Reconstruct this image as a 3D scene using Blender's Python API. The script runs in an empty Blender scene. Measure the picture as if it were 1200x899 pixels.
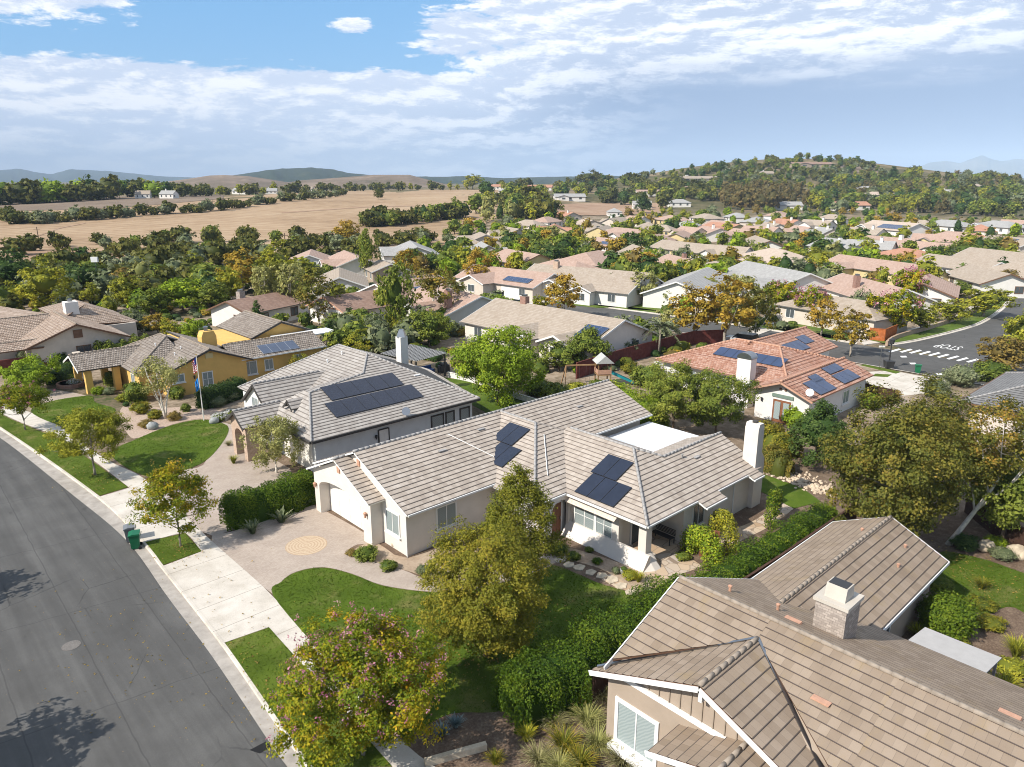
HAZE = 0.00009
import bpy, math, random
import numpy as np
from mathutils import Vector, Matrix
SC = bpy.context.scene
COL = SC.collection
R = math.radians
random.seed(7)
# ------------------------------------------------------------------ camera frame <-> ground
# world X runs away from the near street along the house sides, Y runs along the street
CH, CF, CVH = 22.0, 850.0, 212.0
CP = math.atan((449.5 - CVH) / CF)
cc, cs = math.cos(CP), math.sin(CP)
FX, FY = math.cos(R(47)), math.sin(R(47))          # camera forward on the ground
RX, RY = math.sin(R(47)), -math.cos(R(47))         # camera right on the ground
def c2w(x, y): return (x * RX + y * FX, x * RY + y * FY)
def w2c(X, Y): return (X * RX + Y * RY, X * FX + Y * FY)
def ray(u, v):
    x = (u - 600) / CF; y = (449.5 - v) / CF
    yc = cc + y * cs
    return (x * RX + yc * FX, x * RY + yc * FY, -cs + y * cc)
def G(u, v, z=0.0):
    d = ray(u, v); t = (z - CH) / d[2]
    return (d[0] * t, d[1] * t)
def sstep(a, b, x):
    t = min(1.0, max(0.0, (x - a) / (b - a))); return t * t * (3 - 2 * t)
def terrain_c(x, y):
    """height of the ground in the camera frame (x right, y forward)"""
    if y < 150: return -0.15
    u = 600 + 883 * x / y
    h = 10.0 * sstep(230, 620, y) * (1 - sstep(540, 740, u))
    h += 4.0 * sstep(520, 800, y) * sstep(540, 740, u)
    def g(cx, cy, sx, sy, a): return a * math.exp(-((x - cx) / sx) ** 2 - ((y - cy) / sy) ** 2)
    h += g(385, 1010, 180, 230, 27) + g(215, 1000, 200, 240, 19) + g(575, 1050, 200, 230, 17)
    h += sstep(420, 640, y) * sstep(700, 820, u) * 3
    h += 0.5 * sstep(260, 500, y) * (math.sin(x * .021 + y * .013) + math.sin(x * .013 - y * .017))
    return h - 0.15
def terrain(X, Y): return terrain_c(*w2c(X, Y))
def GT(u, v, dz=0.0):
    """where the line of sight of a photograph point meets the terrain"""
    d = ray(u, v); lo, t = 5.0, 5.0
    while t < 6000:
        X, Y = d[0] * t, d[1] * t
        if CH + d[2] * t < terrain(X, Y) + dz: break
        lo = t; t *= 1.02
    else:
        return None
    for _ in range(24):
        m = (lo + t) / 2
        if CH + d[2] * m < terrain(d[0] * m, d[1] * m) + dz: t = m
        else: lo = m
    return (d[0] * t, d[1] * t, terrain(d[0] * t, d[1] * t))
def depth_of(X, Y, Z=0.0):
    return w2c(X, Y)[1] * cc - (Z - CH) * cs
# ------------------------------------------------------------------ materials
class NT:
    def __init__(s, mat):
        s.t = mat.node_tree; s.n = s.t.nodes; s.l = s.t.links
    def new(s, typ, **kw):
        n = s.n.new(typ)
        for k, v in kw.items(): setattr(n, k, v)
        return n
    def put(s, sock, v):
        if hasattr(v, 'is_linked'): s.l.new(v, sock)
        elif v is not None:
            if isinstance(v, (tuple, list)) and len(v) == 3 and sock.type == 'RGBA': v = (*v, 1)
            sock.default_value = v
    def math(s, op, a, b=None, c=None, clamp=False):
        n = s.new('ShaderNodeMath', operation=op, use_clamp=clamp)
        for i, x in enumerate((a, b, c)):
            if x is not None: s.put(n.inputs[i], x)
        return n.outputs[0]
    def mix(s, f, a, b, blend='MIX'):
        n = s.new('ShaderNodeMix', data_type='RGBA', blend_type=blend)
        s.put(n.inputs[0], f); s.put(n.inputs[6], a); s.put(n.inputs[7], b)
        return n.outputs[2]
    def noise(s, vec, scale, detail=4, rough=.6, out=0):
        n = s.new('ShaderNodeTexNoise'); s.put(n.inputs['Vector'], vec)
        n.inputs['Scale'].default_value = scale; n.inputs['Detail'].default_value = detail; n.inputs['Roughness'].default_value = rough
        return n.outputs[out]
    def ramp(s, f, stops, interp='LINEAR'):
        n = s.new('ShaderNodeValToRGB'); n.color_ramp.interpolation = interp
        e = n.color_ramp.elements
        while len(e) < len(stops): e.new(0.5)
        for i, (p, c) in enumerate(stops):
            e[i].position = p; e[i].color = (*c, 1) if len(c) == 3 else c
        s.put(n.inputs[0], f); return n.outputs[0]
    def smooth(s, f, a, b):
        n = s.new('ShaderNodeMapRange', interpolation_type='SMOOTHSTEP')
        s.put(n.inputs[0], f); s.put(n.inputs[1], a); s.put(n.inputs[2], b); n.inputs[3].default_value = 0; n.inputs[4].default_value = 1
        return n.outputs[0]
    def sep(s, v):
        n = s.new('ShaderNodeSeparateXYZ'); s.put(n.inputs[0], v); return n.outputs
    def comb(s, x, y, z=0.0):
        n = s.new('ShaderNodeCombineXYZ'); s.put(n.inputs[0], x); s.put(n.inputs[1], y); s.put(n.inputs[2], z); return n.outputs[0]
    def scalev(s, v, k):
        n = s.new('ShaderNodeVectorMath', operation='MULTIPLY'); s.put(n.inputs[0], v); n.inputs[1].default_value = k; return n.outputs[0]
    def bump(s, h, strength=.5, dist=.05):
        n = s.new('ShaderNodeBump'); s.put(n.inputs['Height'], h); n.inputs['Strength'].default_value = strength; n.inputs['Distance'].default_value = dist
        return n.outputs[0]
def newmat(name):
    m = bpy.data.materials.new(name); m.use_nodes = True
    t = NT(m); p = t.n['Principled BSDF']
    return m, t, p
def setp(t, p, col=None, rough=.8, spec=.25, normal=None, metal=0):
    t.put(p.inputs['Base Color'], col); t.put(p.inputs['Roughness'], rough); p.inputs['Specular IOR Level'].default_value = spec
    p.inputs['Metallic'].default_value = metal
    if normal is not None: t.put(p.inputs['Normal'], normal)
MC = {}
ONE = (1, 1, 1)
LEAFK = {'lf_gold': (1.1, 1.1, 1), 'lf_rust': (1.1, 1.1, 1), 'lf_straw': ONE, 'lf_pink': ONE, 'lf_white': ONE, 'lf_blue': ONE, 'lf_grass': ONE, 'lf_lime': (1.15, 1.12, 1), 'lf_pale': (1.2, 1.15, 1), 'lf_yelgreen': (1.2, 1.2, 1.1), 'lf_oak': (2.1, 1.75, 1.4), 'lf_dark': (2.1, 1.7, 1.4), 'lf_hedge': (1.7, 1.15, .9), 'lf_green': (1.9, 1.5, 1.3), 'lf_grey': (1.2, 1.1, 1)}
def flat(name, col, rough=.7, spec=.3, metal=0, var=.12, scale=3.0, bump=0.0, bscale=60.0):
    """plain surface with a little wear: base colour varied by noise"""
    if name in MC: return MC[name]
    m, t, p = newmat(name)
    pos = t.new('ShaderNodeTexCoord').outputs['Object']
    n1 = t.noise(pos, scale, 5, .65)
    lo = tuple(c * (1 - var) for c in col); hi = tuple(min(1, c * (1 + var)) for c in col)
    c = t.ramp(n1, [(.3, lo), (.7, hi)])
    nm = t.bump(t.noise(pos, bscale, 3), bump, .02) if bump else None
    setp(t, p, c, rough, spec, nm, metal); MC[name] = m; return m
def tile_mat(name, cols, course=.36, width=.30, gap=(.10, .085, .075), gap_shade_w=.13, var=.9, barrel=False, weather=None):
    """roof tiles in the roof's own slope coordinates: every tile its own shade, gap shadow under each course painted as a dark line"""
    m, t, p = newmat(name)
    uv = t.new('ShaderNodeUVMap').outputs[0]
    x, y, _ = t.sep(uv)
    v = t.math('DIVIDE', y, course); row = t.math('FLOOR', v); fv = t.math('FRACT', v)
    sh = t.math('MULTIPLY', t.math('FRACT', t.math('MULTIPLY', row, .5)), 1.0)
    uu = t.math('ADD', t.math('DIVIDE', x, width), sh); colm = t.math('FLOOR', uu); fu = t.math('FRACT', uu)
    wn = t.new('ShaderNodeTexWhiteNoise', noise_dimensions='2D'); t.put(wn.inputs['Vector'], t.comb(colm, row))
    r = t.math('MULTIPLY_ADD', t.math('SUBTRACT', wn.outputs[0], .5), var, .5)
    big = t.noise(uv, .55, 4, .6)
    r = t.math('ADD', r, t.math('MULTIPLY', t.math('SUBTRACT', big, .5), .9), clamp=True)
    n = len(cols)
    c = t.ramp(r, [(i / (n - 1), cc_) for i, cc_ in enumerate(cols)])
    fine = t.noise(uv, 22, 3, .7)
    c = t.mix(t.math('MULTIPLY', fine, .35), c, tuple(q * .55 for q in cols[0]))
    if weather:
        w = t.smooth(t.noise(t.scalev(uv, (1, .35, 1)), 1.1, 5, .7), .52, .74)
        c = t.mix(t.math('MULTIPLY', w, .7), c, weather)
    g = t.math('LESS_THAN', fv, gap_shade_w)
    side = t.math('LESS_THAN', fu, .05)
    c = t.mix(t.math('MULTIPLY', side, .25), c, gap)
    c = t.mix(t.math('MULTIPLY', g, .85), c, gap)  # shadow under the course butt, painted into the tile colour
    h = t.math('MULTIPLY', t.math('SUBTRACT', 1.0, fv), .5)
    if barrel:
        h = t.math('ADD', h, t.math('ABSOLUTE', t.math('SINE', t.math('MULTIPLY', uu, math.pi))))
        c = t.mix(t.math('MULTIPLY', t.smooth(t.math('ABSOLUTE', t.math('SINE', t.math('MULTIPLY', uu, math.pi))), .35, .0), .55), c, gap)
    nm = t.bump(h, .8 if barrel else .35, .05 if barrel else .03)
    setp(t, p, c, .85, .15, nm); MC[name] = m; return m
def leaf_mat(name, stops, trans=.26, rough=.5):
    k = LEAFK.get(name, (1.5, 1.3, 1.15)); gain = 1 if k == ONE else 1.3; stops = [tuple(min(.7, a * b * gain) for a, b in zip(q, k)) for q in stops]
    m, t, p = newmat(name)
    a = t.new('ShaderNodeAttribute', attribute_name='tint').outputs['Fac']
    oi = t.new('ShaderNodeObjectInfo').outputs['Random']
    f = t.math('ADD', a, t.math('MULTIPLY', t.math('SUBTRACT', oi, .5), .22), clamp=True)
    n = len(stops)
    c = t.ramp(f, [(i / (n - 1), q) for i, q in enumerate(stops)])
    setp(t, p, c, rough, .10)
    tr = t.new('ShaderNodeBsdfTranslucent'); t.put(tr.inputs[0], t.mix(.5, c, (.5, .6, .1), 'MULTIPLY'))
    t.put(tr.inputs[0], c)
    mx = t.new('ShaderNodeMixShader'); mx.inputs[0].default_value = trans
    t.l.new(p.outputs[0], mx.inputs[1]); t.l.new(tr.outputs[0], mx.inputs[2])
    t.l.new(mx.outputs[0], t.n['Material Output'].inputs[0])
    MC[name] = m; return m
# ------------------------------------------------------------------ mesh builder
class MB:
    def __init__(s): s.v = []; s.f = []; s.uv = []; s.m = []
    def poly(s, pts, uv=None, m=0):
        i = len(s.v); s.v += [tuple(p) for p in pts]; s.f.append(tuple(range(i, i + len(pts))))
        s.uv.append(uv if uv else [(0, 0)] * len(pts)); s.m.append(m)
    def box(s, x0, y0, z0, x1, y1, z1, m=0):
        s.prism([(x0, y0), (x1, y0), (x1, y1), (x0, y1)], z0, z1, m)
    def prism(s, poly, z0, z1, m=0, mtop=None):
        a = sum(poly[i][0] * poly[(i + 1) % len(poly)][1] - poly[(i + 1) % len(poly)][0] * poly[i][1] for i in range(len(poly)))
        if a < 0: poly = poly[::-1]
        n = len(poly)
        for i in range(n):
            p, q = poly[i], poly[(i + 1) % n]
            d = math.hypot(q[0] - p[0], q[1] - p[1])
            s.poly([(*p, z0), (*q, z0), (*q, z1), (*p, z1)], [(0, z0), (d, z0), (d, z1), (0, z1)], m)
        s.poly([(*p, z1) for p in poly], [tuple(p) for p in poly], m if mtop is None else mtop)
        s.poly([(*p, z0) for p in poly[::-1]], [tuple(p) for p in poly[::-1]], m)
    def ext(s, pts, vec, m=0):
        """extrude a planar outline (3-D points) along vec, closed"""
        b = [tuple(Vector(p) + Vector(vec)) for p in pts]; n = len(pts)
        s.poly(pts[::-1], None, m); s.poly(b, None, m)
        for i in range(n):
            j = (i + 1) % n; s.poly([pts[i], pts[j], b[j], b[i]], None, m)
    def obox(s, c, t, n, w, d, h, m=0):
        """box centred at c: w along t, d along n, h up"""
        c = Vector(c); t = Vector(t); n = Vector(n); u = Vector((0, 0, 1))
        s.abox(c, t, n, u, w, d, h, m)
    def abox(s, c, t, n, u, w, d, h, m=0):
        P = [c + t * (a * w / 2) + n * (b * d / 2) + u * (e * h / 2) for a in (-1, 1) for b in (-1, 1) for e in (-1, 1)]
        for q in ((0, 1, 3, 2), (4, 6, 7, 5), (0, 4, 5, 1), (2, 3, 7, 6), (0, 2, 6, 4), (1, 5, 7, 3)):
            s.poly([P[i] for i in q], None, m)
    def beam(s, a, b, w, h, m=0):
        a = Vector(a); b = Vector(b); t = (b - a); L = t.length; t.normalize()
        n = t.cross(Vector((0, 0, 1)));  n = Vector((1, 0, 0)) if n.length < 1e-4 else n.normalized()
        s.abox((a + b) / 2, t, n, n.cross(t), L, w, h, m)
    def tube(s, path, rad, n=6, m=0, cap=True):
        rings = []
        for i, p in enumerate(path):
            p = Vector(p)
            d = Vector(path[min(i + 1, len(path) - 1)]) - Vector(path[max(i - 1, 0)])
            d.normalize()
            a = d.cross(Vector((0, 0, 1)));  a = Vector((1, 0, 0)) if a.length < 1e-3 else a.normalized()
            b = d.cross(a); r = rad[i] if isinstance(rad, (list, tuple)) else rad
            i0 = len(s.v)
            for k in range(n):
                q = p + (a * math.cos(2 * math.pi * k / n) + b * math.sin(2 * math.pi * k / n)) * r
                s.v.append(tuple(q))
            rings.append(i0)
        for i in range(len(rings) - 1):
            for k in range(n):
                k2 = (k + 1) % n
                s.f.append((rings[i] + k, rings[i] + k2, rings[i + 1] + k2, rings[i + 1] + k)); s.uv.append([(0, 0)] * 4); s.m.append(m)
        if cap:
            for r0, rev in ((rings[0], True), (rings[-1], False)):
                ids = [r0 + k for k in range(n)]
                s.f.append(tuple(ids[::-1] if rev else ids)); s.uv.append([(0, 0)] * n); s.m.append(m)
    def lathe(s, c, prof, n=12, m=0):
        s.tube([(c[0], c[1], c[2] + z) for r, z in prof], [max(r, .002) for r, z in prof], n, m)
    def mesh(s, name, mats, org=(0, 0, 0), smooth=False):
        me = bpy.data.meshes.new(name)
        ox, oy, oz = org
        me.from_pydata([(a - ox, b - oy, c - oz) for a, b, c in s.v], [], s.f)
        uvl = me.uv_layers.new(name='UVMap')
        flatuv = np.array([q for f in s.uv for q in f], dtype=np.float32).ravel()
        uvl.data.foreach_set('uv', flatuv)
        for mt in (mats if isinstance(mats, (list, tuple)) else [mats]): me.materials.append(mt)
        me.polygons.foreach_set('material_index', np.array(s.m, dtype=np.int32))
        if smooth: me.polygons.foreach_set('use_smooth', np.ones(len(s.f), dtype=bool))
        me.update(); return me
def link(name, me, parent=None, loc=None):
    o = bpy.data.objects.new(name, me); COL.objects.link(o)
    if parent: o.parent = parent
    if loc: o.location = loc
    return o
ORG = {}
def thing(name, label, cat, loc=(0, 0, 0), rot=0, group=None):
    o = bpy.data.objects.new(name, None); COL.objects.link(o); o.empty_display_size = .3
    o.location = loc; o.rotation_euler = (0, 0, rot); o['label'] = label; o['category'] = cat
    if group: o['group'] = group
    return o
def part(root, name, mb, mats, under=None, local=False, smooth=False, label=None):
    """a part (or with under=... a sub-part) given in world coordinates, or in the thing's own with local=True"""
    me = mb.mesh(name, mats, (0, 0, 0) if local else tuple(root.location), smooth)
    o = link(name, me, under or root)
    if label: o['label'] = label
    return o
def solo(name, label, cat, mb, mats, org=(0, 0, 0), group=None, smooth=False):
    o = link(name, mb.mesh(name, mats, org, smooth), None, org); o['label'] = label; o['category'] = cat
    if group: o['group'] = group
    return o
def setting(name, mb, mats, kind='structure', smooth=False):
    o = link(name, mb.mesh(name, mats, (0, 0, 0), smooth)); o['kind'] = kind; return o
def copy_tree(root, loc, rot=None, scale=None, label=None, group=None):
    r = root.copy(); COL.objects.link(r); r.location = loc
    if rot is not None: r.rotation_euler = (0, 0, rot)
    if scale is not None: r.scale = scale
    if label: r['label'] = label
    if group: r['group'] = group
    elif 'group' in r: del r['group']
    for ch in list(root.children):
        c = ch.copy(); COL.objects.link(c); c.parent = r
        for g in list(ch.children):
            d = g.copy(); COL.objects.link(d); d.parent = c
    return r
# ------------------------------------------------------------------ roofs
def clip_v(pts, vs, lo, keep_above):
    out = []; n = len(pts)
    for i in range(n):
        p, q = pts[i], pts[(i + 1) % n]; a, b = vs[i] - lo, vs[(i + 1) % n] - lo
        if not keep_above: a, b = -a, -b
        if a >= 0: out.append(p)
        if (a > 0 > b) or (a < 0 < b):
            t = a / (a - b); out.append(tuple(p[k] + t * (q[k] - p[k]) for k in range(3)))
    return out
def roof_face(mb, pts, course=.36, step=.035, thick=.11, m=0, munder=1):
    """one roof slope: overlapping tile courses on a slab"""
    P = [Vector(p) for p in pts]
    n = Vector((0, 0, 0))
    for i in range(len(P)):
        a, b = P[i], P[(i + 1) % len(P)]
        n += Vector(((a.y - b.y) * (a.z + b.z), (a.z - b.z) * (a.x + b.x), (a.x - b.x) * (a.y + b.y)))
    n.normalize()
    if n.z < 0: n = -n; P = P[::-1]; pts = [tuple(p) for p in P]
    h = Vector((0, 0, 1)).cross(n)
    h = Vector((1, 0, 0)) if h.length < 1e-4 else h.normalized()
    s = n.cross(h)
    V = [p.dot(s) for p in P]; v0, v1 = min(V), max(V)
    def uv(p, dv=0): p = Vector(p); return (p.dot(h), p.dot(s) - v0 + dv)
    if step <= 0:
        mb.poly(pts, [uv(p) for p in pts], m)
    else:
        k = 0
        while v0 + k * course < v1 - 1e-4:
            lo = v0 + k * course; hi = min(v1, lo + course)
            q = clip_v(pts, [Vector(p).dot(s) for p in pts], lo, True)
            if len(q) >= 3: q = clip_v(q, [Vector(p).dot(s) for p in q], hi, False)
            if len(q) >= 3:
                up = []
                for p in q:
                    w = Vector(p); f = (w.dot(s) - lo) / course
                    up.append(w + n * (.004 + step * (1 - f)))
                mb.poly([tuple(p) for p in up], [uv(p) for p in q], m)
                # butt edge of the course
                for i in range(len(q)):
                    a, b = q[i], q[(i + 1) % len(q)]
                    if abs(Vector(a).dot(s) - lo) < 1e-4 and abs(Vector(b).dot(s) - lo) < 1e-4:
                        mb.poly([tuple(Vector(a) + n * .0), tuple(Vector(b)), tuple(up[(i + 1) % len(q)]), tuple(up[i])],
                                [uv(a, .001), uv(b, .001), uv(b, .02), uv(a, .02)], m)
            k += 1
    lowp = [tuple(p - n * thick) for p in P]
    mb.poly(lowp[::-1], None, munder)
    for i in range(len(P)):
        j = (i + 1) % len(P)
        mb.poly([lowp[i], lowp[j], tuple(P[j]), tuple(P[i])], None, munder)
def caps(mb, lines, r=.09, m=0, seg=.4):
    """ridge and hip tiles as short overlapping half rounds"""
    for a, b in lines:
        a = Vector(a); b = Vector(b); L = (b - a).length; k = max(1, int(L / seg))
        for i in range(k):
            p = a.lerp(b, i / k); q = a.lerp(b, (i + 1.08) / k)
            mb.tube([tuple(p + Vector((0, 0, .03))), tuple(q + Vector((0, 0, .03)))], [r * 1.1, r * .92], 6, m)
def gable_wall(mb, axis, a0, a1, b0, b1, z0, ze, bm, zr, m=0):
    """house body with two gable ends; axis = direction of the ridge"""
    prof = [(b0, z0), (b1, z0), (b1, ze), (bm, zr), (b0, ze)]
    if axis == 'x': mb.ext([(a0, b, z) for b, z in prof], (a1 - a0, 0, 0), m)
    else: mb.ext([(b, a0, z) for b, z in prof], (0, a1 - a0, 0), m)
def window(root, c, nrm, w, h, frame, glass, local=False, bars=1, sill=True, proud=.0, fw=.09, hb=0, trim=None):
    """window > frame, sill; nrm is the wall's outward direction in degrees"""
    n = Vector((math.cos(R(nrm)), math.sin(R(nrm)), 0)); t = Vector((-n.y, n.x, 0)); c = Vector(c) + n * proud
    g = MB(); g.obox(c + n * .012, t, n, w, .024, h)
    go = part(root, 'window', g, glass, local=local)
    f = MB()
    for sgn in (-1, 1):
        f.obox(c + n * .03 + t * (sgn * (w / 2 + fw / 2 - .01)), t, n, fw, .07, h + 2 * fw)
        f.obox(c + n * .03 + Vector((0, 0, sgn * (h / 2 + fw / 2 - .01))), t, n, w - .02, .066, fw)
    for i in range(bars):
        f.obox(c + n * .025 + t * (w * ((i + 1) / (bars + 1) - .5)), t, n, .055, .05, h)
    for i in range(hb):
        f.obox(c + n * .024 + Vector((0, 0, h * ((i + 1) / (hb + 1) - .5))), t, n, w, .04, .03)
    part(root, 'frame', f, frame, under=go, local=local)
    if sill:
        s = MB(); s.obox(c + n * .07 + Vector((0, 0, -h / 2 - fw - .05)), t, n, w + 2 * fw + .12, .15, .09)
        part(root, 'sill', s, trim or frame, under=go, local=local)
    return go
def solar(root, o, ax, up, cols, rows, pw, ph, mats, local=False, gap=.02, lift=.10):
    """solar panels, each a part, lying on a roof slope: o lower corner, ax along the row, up the slope"""
    o = Vector(o); ax = Vector(ax).normalized(); up = Vector(up).normalized(); n = ax.cross(up)
    if n.z < 0: n = -n
    for i in range(cols):
        for j in range(rows):
            c = o + ax * ((i + .5) * pw) + up * ((j + .5) * ph) + n * lift
            b = MB(); b.abox(c, ax, up, n, pw - gap, ph - gap, .045, 1)
            b.abox(c + n * .024, ax, up, n, pw - gap - .035, ph - gap - .035, .004, 0)
            part(root, 'solar_panel', b, mats, local=local)
# ------------------------------------------------------------------ foliage
def leaves_mesh(name, mat, C, Nrm, size, tint, rng, aspect=.6, core=None):
    """many small leaf faces: centres C, facing Nrm"""
    n = len(C)
    Nrm = Nrm / (np.linalg.norm(Nrm, axis=1, keepdims=True) + 1e-6)
    rv = rng.normal(size=(n, 3)); a = np.cross(Nrm, rv); a /= np.linalg.norm(a, axis=1, keepdims=True) + 1e-6
    b = np.cross(Nrm, a)
    L = (size * rng.uniform(.5, 1.5, n))[:, None] * .5
    bend = Nrm * L * .35
    V = np.empty((n, 4, 3), dtype=np.float32)
    V[:, 0] = C - a * L - bend; V[:, 1] = C + b * L * aspect; V[:, 2] = C + a * L - bend; V[:, 3] = C - b * L * aspect
    verts = V.reshape(-1, 3); nv = n * 4
    tin = tint.astype(np.float32); cv = 0; cf = 0
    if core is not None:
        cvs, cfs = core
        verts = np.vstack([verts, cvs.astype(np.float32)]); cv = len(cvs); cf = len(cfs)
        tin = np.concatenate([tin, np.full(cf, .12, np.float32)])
    me = bpy.data.meshes.new(name)
    me.vertices.add(nv + cv); me.vertices.foreach_set('co', verts.ravel())
    loops = np.arange(nv, dtype=np.int32); starts = np.arange(0, nv, 4, dtype=np.int32)
    if cf:
        loops = np.concatenate([loops, (cfs + nv).ravel().astype(np.int32)])
        starts = np.concatenate([starts, nv + np.arange(0, cf * 4, 4, dtype=np.int32)])
    me.loops.add(len(loops)); me.loops.foreach_set('vertex_index', loops)
    me.polygons.add(n + cf); me.polygons.foreach_set('loop_start', starts)
    at = me.attributes.new('tint', 'FLOAT', 'FACE'); at.data.foreach_set('value', np.clip(tin, 0, 1))
    me.materials.append(mat); me.update(calc_edges=True)
    return me
def shell_points(rng, n, H, base, Rx, Ry, shape, lump, hollow=.55, lx=0, ly=0):
    """points spread through a crown's volume, denser near an uneven outside"""
    d = rng.normal(size=(n, 3)); d /= np.linalg.norm(d, axis=1, keepdims=True)
    ph = rng.uniform(0, 6.28, 8)
    k = 1 + lump * (np.sin(3 * d[:, 0] + ph[0]) * np.sin(4 * d[:, 1] + ph[1]) + .8 * np.sin(6 * d[:, 2] + ph[2] + 3 * d[:, 0]) * np.sin(5 * d[:, 1] + ph[3]))
    r = (hollow + (1 - hollow) * rng.uniform(0, 1, n) ** .6) * k
    p = d * r[:, None]
    hz = (H - base) / 2; z = base + hz + p[:, 2] * hz
    t = np.clip((z - base) / (H - base), 0, 1)
    w = {'round': np.ones_like(t), 'cone': np.clip(1.35 - 1.05 * t, .12, 1.3), 'vase': np.clip(.45 + .8 * t, .2, 1.15),
         'column': np.clip(1.15 - .5 * np.abs(t - .4), .3, 1.1), 'flat': np.clip(1.25 - .6 * t, .5, 1.2)}[shape]
    return np.stack([p[:, 0] * Rx * w + lx * (z - base), p[:, 1] * Ry * w + ly * (z - base), z], 1)
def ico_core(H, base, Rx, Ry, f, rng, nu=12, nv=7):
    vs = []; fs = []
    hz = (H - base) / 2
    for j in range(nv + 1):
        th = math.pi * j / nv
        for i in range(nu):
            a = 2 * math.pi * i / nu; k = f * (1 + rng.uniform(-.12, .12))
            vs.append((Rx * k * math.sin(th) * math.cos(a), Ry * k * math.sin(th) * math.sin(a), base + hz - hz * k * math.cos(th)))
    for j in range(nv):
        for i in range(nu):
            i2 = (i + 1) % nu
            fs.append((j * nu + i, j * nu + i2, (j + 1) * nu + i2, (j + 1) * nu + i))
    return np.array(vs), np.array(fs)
def crown_mesh(name, mat, seed, H, base, Rx, Ry=None, n=3000, leaf=.2, shape='round', lump=.18, nclump=60, csize=.45, hollow=.55, core=0, up=.5, drop=0, tintspread=.6, lx=0, ly=0):
    rng = np.random.default_rng(seed); Ry = Ry or Rx
    K = shell_points(rng, nclump, H - csize * .6, base + csize * .4, Rx - csize * .5, Ry - csize * .5, shape, lump, hollow, lx, ly)
    ct = rng.uniform(0, 1, nclump)
    cs_ = csize * rng.uniform(.6, 1.35, nclump)
    idx = rng.integers(0, nclump, n)
    off = rng.normal(size=(n, 3)); off /= np.linalg.norm(off, axis=1, keepdims=True)
    off *= (rng.uniform(0, 1, n) ** .5)[:, None] * cs_[idx][:, None]
    off[:, 2] *= .75
    if drop: off[:, 2] -= rng.uniform(0, 1, n) ** 2 * drop
    C = K[idx] + off
    ctr = np.array([0, 0, base + (H - base) * .4])
    N = (C - ctr) / max(Rx, .1) + off / csize * .9 + rng.normal(size=(n, 3)) * .75 + np.array([0, 0, up])
    tint = (1 - tintspread) * .5 + tintspread * (.55 * ct[idx] + .45 * rng.uniform(0, 1, n))
    cr = ico_core(H, base, Rx, Ry, core, rng) if core else None
    me = leaves_mesh(name, mat, C, N, leaf, tint, rng, core=cr)
    return me, K
def trunk_mesh(name, mat, seed, H, base, r, K=None, limbs=6, lean=(0, 0), multi=1, z0=-.2, top=.6):
    rng = random.Random(seed); mb = MB()
    for q in range(multi):
        a = q * 6.28 / multi + rng.random(); sp = 0 if multi == 1 else .35 * base + .3
        hz = base + (H - base) * top
        path = []
        for i in range(7):
            t = i / 6
            path.append((lean[0] * t * hz + math.cos(a) * sp * t ** 1.2 * (multi > 1) + rng.uniform(-.06, .06) * i * .4, lean[1] * t * hz + math.sin(a) * sp * t ** 1.2 * (multi > 1) + rng.uniform(-.06, .06) * i * .4, z0 + (hz - z0) * t))
        rad = [r * (1.25 if i == 0 else 1) * (1 - .8 * i / 6) / (1 if multi == 1 else 1.4) for i in range(7)]
        mb.tube(path, rad, 7)
        if K is not None and len(K):
            for k in range(limbs):
                tgt = K[rng.randrange(len(K))]
                i = rng.randrange(2, 6); s = Vector(path[i]); e = Vector(tgt); mid = s.lerp(e, .5) + Vector((0, 0, -.12 * (e - s).length))
                mb.tube([tuple(s), tuple(mid), tuple(e)], [rad[i] * .6, rad[i] * .4, rad[i] * .14], 5)
    return mb.mesh(name, mat, smooth=True)
def tree(name, label, cat, loc, crown, trunk, rot=0, scale=(1, 1, 1), group=None, extra=()):
    o = thing(name, label, cat, loc, rot, group); o.scale = scale
    if trunk: link('trunk', trunk, o)
    link('crown', crown, o)
    for nm, me in extra: link(nm, me, o)
    return o
def blades(mb_pts, rng, n, h, spread, w=.02, droop=.5, tip=True):
    """arching grass blades from the origin; returns verts, quads"""
    vs = []; fs = []
    for i in range(n):
        a = rng.uniform(0, 6.283); l = h * rng.uniform(.6, 1.15); s = spread * rng.uniform(.25, 1.1); r0 = rng.uniform(0, .18) * spread
        ca, sa = math.cos(a), math.sin(a); pa = (-sa * w, ca * w)
        P = []
        for t in (0, .45, .8, 1):
            r = r0 + s * t ** 1.5; z = l * (t - droop * .55 * t ** 3)
            P.append((ca * r, sa * r, z))
        b = len(vs)
        for j, p in enumerate(P):
            k = (1, .9, .55, .08)[j]
            vs += [(p[0] - pa[0] * k, p[1] - pa[1] * k, p[2]), (p[0] + pa[0] * k, p[1] + pa[1] * k, p[2])]
        for j in range(3): fs.append((b + 2 * j, b + 2 * j + 1, b + 2 * j + 3, b + 2 * j + 2))
    return vs, fs
def blade_mesh(name, mat, seed, n, h, spread, w=.02, droop=.5):
    rng = random.Random(seed); vs, fs = blades(None, rng, n, h, spread, w, droop)
    me = bpy.data.meshes.new(name); me.from_pydata(vs, [], fs); me.materials.append(mat)
    at = me.attributes.new('tint', 'FLOAT', 'FACE')
    vals = []
    for i in range(n):
        q = rng.random(); vals += [q * .5, q * .8, min(1, q + .2)]
    at.data.foreach_set('value', vals); me.update(); return me
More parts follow.
